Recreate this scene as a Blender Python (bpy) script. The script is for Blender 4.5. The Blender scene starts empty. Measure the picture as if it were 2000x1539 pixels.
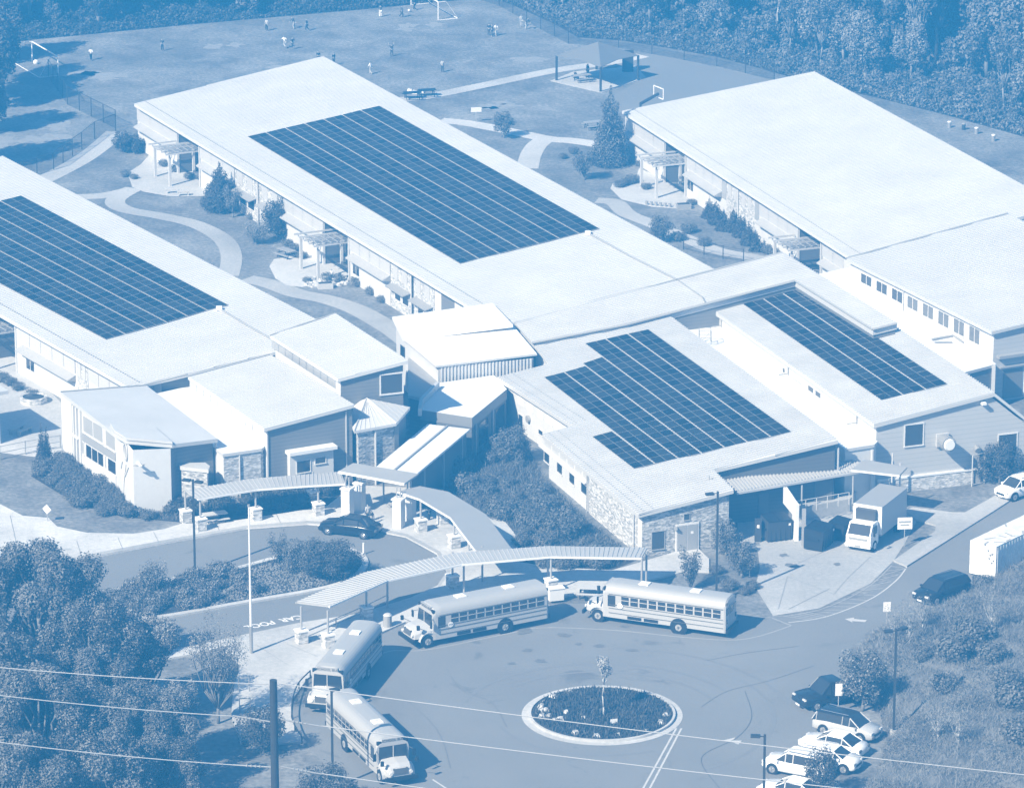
import bpy, bmesh, math, random
import numpy as np
from mathutils import Vector, Matrix
random.seed(7); rng = np.random.default_rng(7)
sc = bpy.context.scene
# ---------------- camera, sky, sun, exposure ----------------
F, TH, H = 9000.0, math.radians(17.7), 119.0
cd = bpy.data.cameras.new('camera'); cam = bpy.data.objects.new('camera', cd); sc.collection.objects.link(cam)
cam.location = (0, 0, H); cam.rotation_euler = (math.radians(90)-TH, 0, 0)
cd.sensor_width = 36; cd.lens = F/2000*36; cd.clip_start = 1; cd.clip_end = 6000; sc.camera = cam
w = bpy.data.worlds.new("World"); sc.world = w; w.use_nodes = True
wn = w.node_tree; bg = wn.nodes['Background']
sky = wn.nodes.new('ShaderNodeTexSky'); sky.sky_type = 'NISHITA'; sky.sun_disc = False
EL = math.radians(39); SAZ = math.radians(-130.7)
sky.sun_elevation = EL; sky.sun_rotation = math.pi/2-SAZ
wn.links.new(sky.outputs[0], bg.inputs[0]); bg.inputs[1].default_value = 0.055
sd = bpy.data.lights.new('sun', 'SUN'); sun = bpy.data.objects.new('sun', sd); sc.collection.objects.link(sun)
sd.energy = 4.6; sd.angle = math.radians(.5); sd.color = (1, .95, .82)
sv = Vector((math.cos(SAZ)*math.cos(EL), math.sin(SAZ)*math.cos(EL), math.sin(EL)))
sun.rotation_euler = sv.to_track_quat('Z', 'Y').to_euler(); sun.location = (0, 0, 200)
sc.view_settings.view_transform = 'Standard'; sc.view_settings.look = 'None'; sc.view_settings.exposure = 1.2
sc.cycles.max_bounces = 6; sc.cycles.volume_bounces = 1; sc.cycles.transparent_max_bounces = 12

# ---------------- picture-reading helpers: a spot in the photo at a known height -> world ----------------
def ray(x, y):
    u = (x-1000)/F; v = (y-769.5)/F
    return Vector((u, math.cos(TH)-v*math.sin(TH), -(math.sin(TH)+v*math.cos(TH))))
def U(x, y, z=0.0):
    d = ray(x, y); k = (z-H)/d.z
    return Vector((0, 0, H))+d*k
class Plane:
    def __init__(s, a, b, c, off=0.0):
        s.p = U(*a); q = U(*b); r = U(*c); s.n = (q-s.p).cross(r-s.p).normalized()
        if s.n.z < 0: s.n = -s.n
        s.p = s.p+Vector((0, 0, off))
    def at(s, x, y, off=0.0):
        d = ray(x, y); o = Vector((0, 0, H)); p = s.p+Vector((0, 0, off))
        return o+d*((p-o).dot(s.n)/d.dot(s.n))
    def z(s, x, y):
        return s.p.z-((x-s.p.x)*s.n.x+(y-s.p.y)*s.n.y)/s.n.z
# ---------------- materials ----------------
MATS = {}
def mat(name, c, rough=.7, metal=0, noise=None, bump=None, c2=None, spec=.5):
    """c: base grey or rgb; noise=(scale, contrast) mottles; c2 second colour"""
    if name in MATS: return MATS[name]
    if not isinstance(c, tuple): c = (c, c, c)
    if c2 is not None and not isinstance(c2, tuple): c2 = (c2, c2, c2)
    m = bpy.data.materials.new(name); m.use_nodes = True; nt = m.node_tree; b = nt.nodes['Principled BSDF']
    b.inputs['Base Color'].default_value = (*c, 1); b.inputs['Roughness'].default_value = rough
    b.inputs['Metallic'].default_value = metal; b.inputs['Specular IOR Level'].default_value = spec
    if noise:
        tc = nt.nodes.new('ShaderNodeNewGeometry')
        n1 = nt.nodes.new('ShaderNodeTexNoise'); n1.inputs['Scale'].default_value = noise[0]; n1.inputs['Detail'].default_value = 8; n1.inputs['Roughness'].default_value = .65
        cr = nt.nodes.new('ShaderNodeValToRGB'); e = cr.color_ramp.elements
        e[0].position = .5-noise[1]; e[1].position = .5+noise[1]
        e[0].color = (*c, 1); e[1].color = (*(c2 or tuple(x*1.5 for x in c)), 1)
        nt.links.new(tc.outputs['Position'], n1.inputs['Vector']); nt.links.new(n1.outputs['Fac'], cr.inputs['Fac'])
        nt.links.new(cr.outputs['Color'], b.inputs['Base Color'])
    if bump:
        n2 = nt.nodes.new('ShaderNodeTexNoise'); n2.inputs['Scale'].default_value = bump[0]; n2.inputs['Detail'].default_value = 6
        tc2 = nt.nodes.new('ShaderNodeNewGeometry'); nt.links.new(tc2.outputs['Position'], n2.inputs['Vector'])
        bp = nt.nodes.new('ShaderNodeBump'); bp.inputs['Strength'].default_value = bump[1]; bp.inputs['Distance'].default_value = bump[2]
        nt.links.new(n2.outputs['Fac'], bp.inputs['Height']); nt.links.new(bp.outputs['Normal'], b.inputs['Normal'])
    MATS[name] = m; return m
def layered(name, base, dark, light, s1, s2, s3=None, stain=None, rough=.9, vr=.12):
    """ground material: two noise octaves mixed between dark / base / light, plus optional stains"""
    m = bpy.data.materials.new(name); m.use_nodes = True; nt = m.node_tree; b = nt.nodes['Principled BSDF']; L = nt.links
    b.inputs['Roughness'].default_value = rough; b.inputs['Specular IOR Level'].default_value = .2
    g = nt.nodes.new('ShaderNodeNewGeometry')
    def noise(s, det=8, dist=0):
        n = nt.nodes.new('ShaderNodeTexNoise'); n.inputs['Scale'].default_value = s; n.inputs['Detail'].default_value = det; n.inputs['Distortion'].default_value = dist
        L.new(g.outputs['Position'], n.inputs['Vector']); return n.outputs['Fac']
    def ramp(f, a, bb, ca, cb):
        r = nt.nodes.new('ShaderNodeValToRGB'); e = r.color_ramp.elements; e[0].position = a; e[1].position = bb
        e[0].color = (ca, ca, ca, 1); e[1].color = (cb, cb, cb, 1); L.new(f, r.inputs['Fac']); return r.outputs['Color']
    def mul(a, c):
        x = nt.nodes.new('ShaderNodeMix'); x.data_type = 'RGBA'; x.blend_type = 'MULTIPLY'; x.inputs[0].default_value = 1
        L.new(a, x.inputs[6]); L.new(c, x.inputs[7]); return x.outputs[2]
    col = ramp(noise(s1, 6, .5), .32, .68, dark, light)
    col = mul(col, ramp(noise(s2, 10), .25, .75, 1-vr, 1+vr))
    if s3: col = mul(col, ramp(noise(s3, 3), .3, .7, .78, 1.2))
    if stain: col = mul(col, ramp(noise(stain, 4, 1.2), .62, .74, 1.0, .74))
    L.new(col, b.inputs['Base Color']); MATS[name] = m; return m
M_roof = mat('white_standing_seam', .52, .5, noise=(.18, .22), c2=.59)
M_roof2 = mat('white_seam_dull', .5, .55, noise=(.3, .2), c2=.58)
M_white = mat('white_stucco', .54, .8, noise=(.8, .25), c2=.62)
M_flat = mat('white_membrane', .7, .7, noise=(.5, .3), c2=.76)
M_stucco = mat('pale_stucco', .62, .85, noise=(3, .3), c2=.7)
M_trim = mat('light_trim', .5, .5)
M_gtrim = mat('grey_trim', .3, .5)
M_glass = mat('dark_glass', .03, .08, spec=.8)
M_glassl = mat('painted_sky_glass', .35, .15, spec=.8)  # sky reflection put into the pale base colour
M_panel = mat('pale_sky_panel', .5, .3)  # white clerestory glass: sky reflection put into the base colour; slits plain white
M_mull = mat('panel_joint', .25, .5)
M_frame = mat('window_frame', .62, .5)
M_dark = mat('dark_opening', .035, .7)
M_metal = mat('galvanised_metal', .33, .4, .3)
M_canopy = mat('grey_canopy_metal', .27, .5, noise=(.4, .3), c2=.31)
M_canopyl = mat('pale_canopy_metal', .36, .5, noise=(.4, .3), c2=.42)
M_post = mat('steel_post', .34, .5)
M_darkpost = mat('dark_bronze_pole', .035, .5)
M_pv = mat('solar_cell', .018, .5, noise=(.15, .25), c2=.028, spec=.05)
M_pvf = mat('solar_frame', .22, .5)
M_conc = layered('concrete', .5, .33, .42, .12, 3.0, .03, None)
M_conc2 = layered('light_concrete', .62, .42, .52, .2, 3.0, .04, None)
M_asph = layered('asphalt', .2, .18, .21, .09, 9.0, None, .3)
M_asph2 = layered('court_asphalt', .2, .19, .22, .06, 9.0, None, None)
M_grass = layered('lawn_grass', .14, .14, .225, .3, 2.6, .09, None, vr=.38)
M_grass2 = layered('courtyard_grass', .13, .1, .18, .3, 2.2, .05, None)
M_mulch = layered('mulch_bed', .04, .03, .07, 1.0, 6.0, None, None)
M_paint = mat('road_paint', .55, .7, noise=(2.0, .4), c2=.4)
M_worn = mat('worn_road_paint', .36, .8, noise=(2.5, .3), c2=.26)
def lined(name, c, c2, scale, axis='z', w=.12, rough=.7, vert=None):
    """siding: thin joint lines at a constant spacing"""
    m = bpy.data.materials.new(name); m.use_nodes = True; nt = m.node_tree; b = nt.nodes['Principled BSDF']; L = nt.links
    b.inputs['Roughness'].default_value = rough
    g = nt.nodes.new('ShaderNodeNewGeometry'); s = nt.nodes.new('ShaderNodeSeparateXYZ'); L.new(g.outputs['Position'], s.inputs[0])
    def tri(sock, sc_):
        a = nt.nodes.new('ShaderNodeMath'); a.operation = 'MULTIPLY'; a.inputs[1].default_value = sc_; L.new(sock, a.inputs[0])
        f = nt.nodes.new('ShaderNodeMath'); f.operation = 'FRACT'; L.new(a.outputs[0], f.inputs[0])
        l = nt.nodes.new('ShaderNodeMath'); l.operation = 'LESS_THAN'; l.inputs[1].default_value = w; L.new(f.outputs[0], l.inputs[0]); return l.outputs[0]
    fac = tri(s.outputs[2], scale)
    n = nt.nodes.new('ShaderNodeTexNoise'); n.inputs['Scale'].default_value = .8; n.inputs['Detail'].default_value = 5; L.new(g.outputs['Position'], n.inputs['Vector'])
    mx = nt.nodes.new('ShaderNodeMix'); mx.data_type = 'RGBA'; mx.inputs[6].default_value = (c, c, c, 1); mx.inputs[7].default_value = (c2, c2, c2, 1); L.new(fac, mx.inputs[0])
    m2 = nt.nodes.new('ShaderNodeMix'); m2.data_type = 'RGBA'; m2.blend_type = 'MULTIPLY'; m2.inputs[0].default_value = .35
    L.new(mx.outputs[2], m2.inputs[6]); L.new(n.outputs['Color'], m2.inputs[7])
    bc = nt.nodes.new('ShaderNodeMix'); L.new(mx.outputs[2], b.inputs['Base Color'])
    MATS[name] = m; return m
M_side = lined('grey_lap_siding', .17, .12, 3.3)
M_sidel = lined('pale_block_siding', .44, .37, 2.6, w=.14)
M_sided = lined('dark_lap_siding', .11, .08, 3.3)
def stone(name, a, b_, scale):
    m = bpy.data.materials.new(name); m.use_nodes = True; nt = m.node_tree; b = nt.nodes['Principled BSDF']; L = nt.links
    b.inputs['Roughness'].default_value = .9
    g = nt.nodes.new('ShaderNodeNewGeometry'); mp = nt.nodes.new('ShaderNodeMapping'); mp.inputs['Scale'].default_value = (scale, scale, scale*2.2)
    L.new(g.outputs['Position'], mp.inputs[0])
    v = nt.nodes.new('ShaderNodeTexVoronoi'); v.inputs['Scale'].default_value = 1; L.new(mp.outputs[0], v.inputs['Vector'])
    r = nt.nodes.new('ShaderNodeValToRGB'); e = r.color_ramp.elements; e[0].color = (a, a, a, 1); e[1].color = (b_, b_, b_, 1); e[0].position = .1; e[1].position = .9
    s = nt.nodes.new('ShaderNodeSeparateColor'); L.new(v.outputs['Color'], s.inputs[0]); L.new(s.outputs[0], r.inputs['Fac'])
    L.new(r.outputs['Color'], b.inputs['Base Color'])
    bp = nt.nodes.new('ShaderNodeBump'); bp.inputs['Strength'].default_value = .6; bp.inputs['Distance'].default_value = .05; L.new(v.outputs['Distance'], bp.inputs['Height']); L.new(bp.outputs['Normal'], b.inputs['Normal'])
    MATS[name] = m; return m
M_stone = stone('field_stone', .3, .62, 3.4)
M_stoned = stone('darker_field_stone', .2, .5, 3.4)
# ---------------- mesh builder ----------------
class MB:
    def __init__(s): s.v = []; s.f = []; s.m = []; s.mats = []
    def mi(s, m):
        if m not in s.mats: s.mats.append(m)
        return s.mats.index(m)
    def face(s, pts, m):
        i = len(s.v); s.v += [Vector(p) for p in pts]; s.f.append(tuple(range(i, i+len(pts)))); s.m.append(s.mi(m)); return s
    def hexa(s, lo, hi, m):
        """lo, hi: matching rings of points; closed prism between them"""
        n = len(lo); i = len(s.v); s.v += [Vector(p) for p in lo]+[Vector(p) for p in hi]; k = s.mi(m)
        # winding: outward when ring lo is counter-clockwise seen from hi
        s.f.append(tuple(i+j for j in reversed(range(n)))); s.m.append(k)
        s.f.append(tuple(i+n+j for j in range(n))); s.m.append(k)
        for j in range(n):
            q = (j+1) % n; s.f.append((i+j, i+q, i+n+q, i+n+j)); s.m.append(k)
        return s
    def box(s, c, size, m, rz=0, ax=None):
        """c centre; size (x,y,z); rz rotation about z"""
        cx, sx = math.cos(rz), math.sin(rz); hx, hy, hz = [q/2 for q in size]
        def P(x, y, z): return (c[0]+x*cx-y*sx, c[1]+x*sx+y*cx, c[2]+z)
        lo = [P(-hx, -hy, -hz), P(hx, -hy, -hz), P(hx, hy, -hz), P(-hx, hy, -hz)]
        hi = [P(-hx, -hy, hz), P(hx, -hy, hz), P(hx, hy, hz), P(-hx, hy, hz)]
        return s.hexa(lo, hi, m)
    def bar(s, a, b, r, m, n=6, r2=None, sq=False):
        a = Vector(a); b = Vector(b); d = (b-a)
        if d.length < 1e-6: return s
        d.normalize(); up = Vector((0, 0, 1)) if abs(d.z) < .95 else Vector((1, 0, 0))
        x = d.cross(up).normalized(); y = d.cross(x); r2 = r if r2 is None else r2
        if sq: n = 4
        off = math.pi/4 if sq else 0
        lo = [a+(x*math.cos(t+off)+y*math.sin(t+off))*r for t in [2*math.pi*j/n for j in range(n)]]
        hi = [b+(x*math.cos(t+off)+y*math.sin(t+off))*r2 for t in [2*math.pi*j/n for j in range(n)]]
        return s.hexa(lo, hi, m)
    def tube(s, pts, r, m, n=6):
        for a, b in zip(pts[:-1], pts[1:]): s.bar(a, b, r, m, n)
        return s
    def build(s, name, parent=None, smooth=False, fix=True):
        me = bpy.data.meshes.new(name)
        off = Vector((0, 0, 0))
        if parent is not None:
            off = parent['_o'] if '_o' in parent else None
            off = Vector(parent['_o']) if '_o' in parent else Vector((0, 0, 0))
        me.from_pydata([tuple(p-off) for p in s.v], [], s.f)
        for m in s.mats: me.materials.append(m)
        me.polygons.foreach_set('material_index', s.m)
        if fix:
            bm = bmesh.new(); bm.from_mesh(me); bmesh.ops.recalc_face_normals(bm, faces=bm.faces); bm.to_mesh(me); bm.free()
        if smooth: me.polygons.foreach_set('use_smooth', [True]*len(me.polygons))
        me.update()
        o = bpy.data.objects.new(name, me); sc.collection.objects.link(o)
        if parent is not None: o.parent = parent; o['_o'] = tuple(off) if '_o' in parent else (0, 0, 0)
        return o
def tag(o, label=None, cat=None, group=None, kind=None):
    if label: o['label'] = label
    if cat: o['category'] = cat
    if group: o['group'] = group
    if kind: o['kind'] = kind
    return o
def root(name, loc, label, cat, group=None, rz=0, world=True):
    """Empty at the thing's base. world=True: parts are written in world coordinates"""
    o = bpy.data.objects.new(name, None); sc.collection.objects.link(o); o.location = loc; o.rotation_euler = (0, 0, rz); o.empty_display_size = .5
    if world and rz == 0: o['_o'] = tuple(loc)
    return tag(o, label, cat, group)
def clone(src, loc, rz=0, scale=1.0, label=None, group=None, sz=None):
    r = src.copy(); sc.collection.objects.link(r); r.location = loc; r.rotation_euler = (0, 0, rz)
    r.scale = (scale, scale, (sz or scale))
    if label: r['label'] = label
    if group: r['group'] = group
    for ch in [c for c in bpy.data.objects if c.parent == src]:
        c = ch.copy(); sc.collection.objects.link(c); c.parent = r
        for g in [q for q in bpy.data.objects if q.parent == ch]:
            d = g.copy(); sc.collection.objects.link(d); d.parent = c
    return r
def spline(pts, k=6, closed=False):
    out = []; n = len(pts); P = [Vector(p) for p in pts]
    rngs = range(n) if closed else range(n-1)
    for i in rngs:
        p1, p2 = P[i], P[(i+1) % n]
        p0 = P[i-1] if (closed or i > 0) else p1; p3 = P[(i+2) % n] if (closed or i+2 < n) else p2
        for j in range(k):
            t = j/k
            out.append(.5*((2*p1)+(p2-p0)*t+(2*p0-5*p1+4*p2-p3)*t*t+(3*p1-p0-3*p2+p3)*t**3))
    if not closed: out.append(P[-1])
    return out
def sheet(name, pts, m, z, thick=0, smooth=0, closed=True, kind='structure', label=None):
    """ground sheet from photo points (all on the ground), raised to z"""
    W = [U(x, y, 0) for x, y in pts]
    if smooth: W = spline(W, smooth, True)
    me = bpy.data.meshes.new(name); bm = bmesh.new()
    vs = [bm.verts.new((p.x, p.y, z)) for p in W]; f = bm.faces.new(vs)
    f.normal_update()
    if f.normal.z < 0: f.normal_flip()
    if thick:
        r = bmesh.ops.extrude_face_region(bm, geom=[f]); vv = [g for g in r['geom'] if isinstance(g, bmesh.types.BMVert)]
        bmesh.ops.translate(bm, verts=vv, vec=(0, 0, -thick)); bmesh.ops.recalc_face_normals(bm, faces=bm.faces)
    bmesh.ops.triangulate(bm, faces=bm.faces, ngon_method='EAR_CLIP')
    bm.to_mesh(me); bm.free(); me.materials.append(m)
    o = bpy.data.objects.new(name, me); sc.collection.objects.link(o)
    return tag(o, label, None, None, kind)
def ribbon(name, px, width, m, z, thick=0, k=8, world=None, build=True, mb=None):
    C = spline([U(x, y, 0) for x, y in px], k) if world is None else world
    mb = mb or MB(); L = []; R = []
    for i, p in enumerate(C):
        d = (C[min(i+1, len(C)-1)]-C[max(i-1, 0)]); d.z = 0; d.normalize(); nrm = Vector((-d.y, d.x, 0))
        L.append(p+nrm*width/2); R.append(p-nrm*width/2)
    for i in range(len(C)-1):
        a, b_, c, d = L[i], R[i], R[i+1], L[i+1]
        hi = [Vector((q.x, q.y, z)) for q in (a, b_, c, d)]
        if thick: mb.hexa([q-Vector((0, 0, thick)) for q in hi], hi, m)
        else: mb.face(hi, m)
    if build:
        o = mb.build(name, fix=bool(thick)); o['kind'] = 'structure'; return o
    return mb
# ---------------- ground ----------------
gm = MB(); gm.face([(-1500, -300, 0), (1500, -300, 0), (1500, 3500, 0), (-1500, 3500, 0)], M_grass)
tag(gm.build('ground', fix=False), kind='structure')
# bus loop and service road
sheet('road', [(2100, 905), (2000, 962), (1937, 1003), (1773, 1108), (1700, 1158), (1600, 1196), (1507, 1206), (1440, 1208), (1180, 1178), (1060, 1180), (900, 1205), (792, 1219), (739, 1242), (660, 1290), (600, 1330), (571, 1370), (568, 1400), (578, 1430), (640, 1500), (700, 1560), (760, 1700), (1600, 1700), (1640, 1539), (1640, 1440), (1650, 1380), (1640, 1320), (1660, 1268), (1700, 1230), (1840, 1190), (1960, 1130), (2100, 1040)], M_asph, .012)
# car-pool drive
sheet('drive', [(-120, 1150), (100, 1107), (335, 1062), (480, 1036), (600, 1027), (700, 1034), (790, 1052), (850, 1084), (870, 1118), (850, 1146), (800, 1168), (700, 1200), (588, 1217), (490, 1238), (385, 1261), (308, 1277), (150, 1330), (-120, 1400)], M_asph, .008, smooth=0)
# walks
sheet('pavement', [(-200, 960), (0, 987), (45, 1010), (95, 1014), (112, 1031), (170, 1043), (260, 1045), (320, 1036), (352, 1026), (440, 1022), (560, 1004), (640, 990), (690, 950), (800, 955), (930, 1005), (985, 1020), (1010, 1050), (1014, 1100), (1075, 1110), (1195, 1116), (1225, 1108), (1322, 1079), (1365, 1075), (1385, 1094), (1385, 1119), (1340, 1118), (1300, 1128), (1240, 1140), (1180, 1150), (1110, 1166), (1060, 1178), (900, 1203), (792, 1217), (739, 1240), (660, 1288), (600, 1328), (571, 1368), (568, 1402), (578, 1430), (600, 1452), (560, 1452), (520, 1458), (470, 1453), (452, 1400), (455, 1350), (470, 1300), (440, 1275), (450, 1262), (400, 1275), (308, 1292), (300, 1278), (385, 1262), (490, 1239), (588, 1218), (700, 1201), (800, 1170), (853, 1147), (873, 1118), (853, 1083), (792, 1050), (700, 1032), (600, 1025), (480, 1034), (335, 1060), (100, 1105), (-200, 1170)], M_conc2, .13, .14)
sheet('kerb_apron', [(100, 1105), (335, 1060), (480, 1034), (600, 1025), (700, 1032), (792, 1050), (853, 1083), (873, 1118), (853, 1147), (858, 1150), (880, 1118), (860, 1080), (796, 1046), (700, 1027), (600, 1020), (480, 1029), (335, 1055), (100, 1099)], M_conc, .134)
sheet('truck_apron', [(1475, 1147), (1484, 1110), (1480, 1075), (1440, 1060), (1440, 1000), (1700, 985), (1766, 1000), (1790, 1018), (1768, 1060), (1745, 1096), (1700, 1140), (1600, 1188), (1510, 1203)], M_conc, .02)
sheet('pavement', [(1745, 1097), (1771, 1108), (1937, 1003), (2000, 962), (2100, 905), (2080, 895), (1948, 968), (1885, 1003), (1860, 1003), (1783, 993), (1766, 1000), (1790, 1018), (1828, 1028), (1826, 1040)], M_conc, .13, .14)
# beds and paths
sheet('mulch_bed', [(745, 1000), (860, 900), (960, 850), (1010, 830), (1060, 930), (1150, 1020), (1248, 1092), (1195, 1114), (1075, 1108), (1015, 1098), (1012, 1048), (985, 1018)], M_mulch, .02)
sheet('mulch_bed', [(120, 895), (262, 1010), (345, 985), (520, 950), (680, 930), (690, 952), (640, 990), (560, 1002), (440, 1020), (352, 1020), (240, 1010), (150, 985), (60, 930)], M_mulch, .03)
sheet('planted_island', [(178, 1161), (280, 1143), (402, 1121), (455, 1113), (560, 1085), (660, 1072), (700, 1082), (714, 1104), (690, 1130), (630, 1150), (483, 1175), (350, 1199), (245, 1214), (170, 1240), (90, 1250), (60, 1200)], M_mulch, .1, .1)
ribbon('island_kerb', [(178, 1163), (280, 1144), (402, 1122), (455, 1114), (560, 1087), (660, 1074), (700, 1083), (713, 1104), (688, 1131), (630, 1151), (483, 1177), (350, 1201), (245, 1216)], .5, M_conc2, .16, .16)
ribbon('path', [(228, 258), (196, 286), (160, 312), (105, 342), (40, 372)], 2.3, M_conc, .02)
ribbon('path', [(110, 386), (200, 383), (262, 370)], 2.0, M_conc, .024)
ribbon('path', [(262, 368), (225, 392), (245, 410), (320, 424), (385, 440), (435, 468), (452, 500), (446, 540)], 2.0, M_conc, .028)
ribbon('path', [(480, 545), (530, 556), (580, 574), (640, 586), (700, 607), (765, 644), (800, 670)], 2.4, M_conc, .032)
sheet('patio', [(249, 339), (258, 366), (282, 376), (334, 385), (401, 384), (402, 360), (388, 345), (350, 320), (310, 300), (290, 305), (275, 322)], M_conc2, .036)
sheet('patio', [(526, 521), (535, 507), (560, 503), (600, 488), (640, 500), (690, 545), (672, 550), (620, 555), (590, 562), (560, 558), (538, 545)], M_conc2, .036)
sheet('patio', [(1192, 369), (1197, 359), (1240, 354), (1248, 330), (1300, 350), (1358, 396), (1325, 409), (1273, 405), (1214, 391)], M_conc2, .036)
sheet('patio', [(-250, 640), (-100, 650), (30, 700), (123, 790), (130, 900), (40, 890), (0, 885), (-250, 800)], M_conc2, .036)
ribbon('path', [(780, 196), (846, 187), (950, 166), (1080, 139), (1196, 122), (1255, 109)], 2.0, M_conc2, .02)
ribbon('path', [(860, 236), (910, 241), (960, 250), (1010, 260), (1070, 272), (1120, 276), (1180, 285)], 2.2, M_conc2, .02)
ribbon('path', [(1068, 270), (1048, 285), (1036, 305), (1030, 330)], 2.2, M_conc2, .024)
ribbon('path', [(1165, 392), (1200, 396), (1225, 418), (1275, 438), (1330, 462), (1400, 490), (1480, 505), (1540, 520)], 2.0, M_conc, .02)
sheet('court', [(1250, 108), (1300, 110), (1380, 128), (1512, 158), (1560, 172), (1400, 260), (1215, 222), (1188, 205), (1196, 188), (1250, 158), (1235, 140), (1190, 125)], M_asph2, .01)
sheet('shade_slab', [(1075, 159), (1120, 141), (1240, 130), (1262, 152), (1175, 182)], M_conc2, .04, .05)
# round island in the bus loop
ic = U(1176, 1396, 0)
def ring(name, r0, r1, m, z, n=72, thick=0):
    b = MB()
    for i in range(n):
        t0, t1 = 2*math.pi*i/n, 2*math.pi*(i+1)/n
        q = [ic+Vector((math.cos(t)*r, math.sin(t)*r, z)) for t, r in ((t0, r0), (t0, r1), (t1, r1), (t1, r0))]
        if thick: b.hexa([p-Vector((0, 0, thick)) for p in q], q, m)
        else: b.face(q, m)
    return tag(b.build(name), kind='structure')
ring('kerb', 4.95, 5.62, M_conc2, .03, thick=.03)
ring('kerb_ring', 4.95, 5.12, M_conc2, .2, thick=.2)
ring('planting_bed', 0, 4.95, M_mulch, .14)
# lane paint
def paint(name, px, width, m=M_worn, k=8):
    return ribbon(name, px, width, m, .02, 0, k)
paint('lane_line', [(700, 1299), (760, 1272), (835, 1247+22), (985, 1239), (1060, 1226), (1200, 1231), (1330, 1244), (1424, 1250), (1480, 1243), (1545, 1222)], .13)
paint('lane_line', [(1508, 1207), (1546, 1222)], .13, k=2)
paint('lane_line', [(1508, 1205), (1600, 1191), (1690, 1150), (1742, 1104)], .1)
paint('lane_line', [(1540, 1216), (1615, 1204), (1700, 1170), (1750, 1134), (1772, 1106)], .12, M_paint)
hb = MB()
for i in range(17):
    t = i/16
    a = Vector((1530, 1203)).lerp(Vector((1600, 1191)), min(1, t*2.6)) if t < .38 else (Vector((1600, 1191)).lerp(Vector((1690, 1150)), (t-.38)/.34) if t < .72 else Vector((1690, 1150)).lerp(Vector((1740, 1106)), (t-.72)/.28))
    t2 = min(1, t+.13)
    b_ = Vector((1560, 1213)).lerp(Vector((1615, 1204)), min(1, t2*2.6)) if t2 < .38 else (Vector((1615, 1204)).lerp(Vector((1700, 1170)), (t2-.38)/.34) if t2 < .72 else Vector((1700, 1170)).lerp(Vector((1770, 1110)), (t2-.72)/.28))
    ribbon('x', [tuple(a), tuple(b_)], .1, M_worn, .022, 0, 1, build=False, mb=hb)
tag(hb.build('hatch_marking', fix=False), kind='structure')
paint('lane_line', [(1321, 1422), (1253, 1545)], .14, M_paint, 2); paint('lane_line', [(1331, 1422), (1266, 1545)], .14, M_paint, 2)
paint('lane_line', [(845, 1522), (880, 1545)], .14, M_paint, 2)
ab = MB()
for px in ([(1650, 1209), (1668, 1206), (1668, 1209), (1693, 1211), (1690, 1215), (1664, 1213), (1666, 1216)], [(1412, 1446), (1436, 1440), (1432, 1446), (1449, 1446), (1442, 1454), (1430, 1449), (1426, 1449)]):
    ab.face([U(x, y, 0)+Vector((0, 0, .024)) for x, y in px], M_paint)
tag(ab.build('arrow_marking', fix=False), kind='structure')
# CAR POOL on the drive, read from the far side
def text_obj(name, body, size, m, mtx, parent=None, ext=0, off_=0):
    cu = bpy.data.curves.new(name, 'FONT'); cu.body = body; cu.size = size; cu.align_x = 'CENTER'; cu.extrude = ext; cu.offset = off_
    o = bpy.data.objects.new(name, cu); sc.collection.objects.link(o)
    dg = bpy.context.evaluated_depsgraph_get(); me = bpy.data.meshes.new_from_object(o.evaluated_get(dg)); bpy.data.objects.remove(o)
    me.transform(mtx); me.materials.clear(); me.materials.append(m)
    o = bpy.data.objects.new(name, me); sc.collection.objects.link(o)
    if parent: o.parent = parent
    return o
p0, p1 = U(575, 1207.5, 0), U(495, 1223.5, 0); dx = (p1-p0); ang = math.atan2(dx.y, dx.x)
tx = text_obj('road_lettering', 'CAR  POOL', 1.5, M_flat, off_=.035, mtx= Matrix.Translation(((p0+p1)/2+Vector((0, 0, .026))))@Matrix.Rotation(ang, 4, 'Z')@Matrix.Diagonal((.6, .72, 1, 1))@Matrix.Translation((0, -.55, 0)))
tag(tx, kind='structure')
# oil stains and tar seams on the loop
sb = MB()
for (x, y, r, a) in [(1055, 1291, .55, 2.4), (1000, 1296, .3, 3), (1030, 1270, .4, 3), (1345, 1210, .5, 2), (1130, 1258, .25, 3), (1170, 1262, .4, 3), (1235, 1270, .3, 4), (1100, 1240, .5, 3), (1220, 1224, .3, 3), (1025, 1232, .9, 2.2), (1530, 1085, .4, 3), (1548, 1105, .6, 2.5), (1636, 1103, .4, 2), (930, 1255, .3, 3)]:
    c = U(x, y, 0); n = 14; pts = []
    for i in range(n):
        t = 2*math.pi*i/n; rr = r*.62*(.6+.6*random.random()); pts.append(c+Vector((math.cos(t)*rr*a*.6, math.sin(t)*rr*1.5, .03)))
    sb.face(spline(pts, 3, True), mat('oil_stain', .11, .8, noise=(3, .3), c2=.17))
ribbon('x', [(1405, 1539), (1370, 1480), (1440, 1440), (1468, 1400), (1455, 1350)], .05, mat('tar_seam', .1), .03, 0, 8, build=False, mb=sb)
ribbon('x', [(1620, 1150), (1540, 1190)], .05, mat('tar_seam', .1), .03, 0, 1, build=False, mb=sb)
MJ = mat('concrete_joint', .27)
for q in ([(1538, 1126), (1629, 1161)], [(1629, 1161), (1655, 1130), (1700, 1088)], [(1560, 1100), (1642, 1062)], [(1538, 1126), (1520, 1190)], [(1690, 1010), (1640, 1062)]): ribbon('x', q, .06, MJ, .034, 0, 3, build=False, mb=sb)
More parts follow.
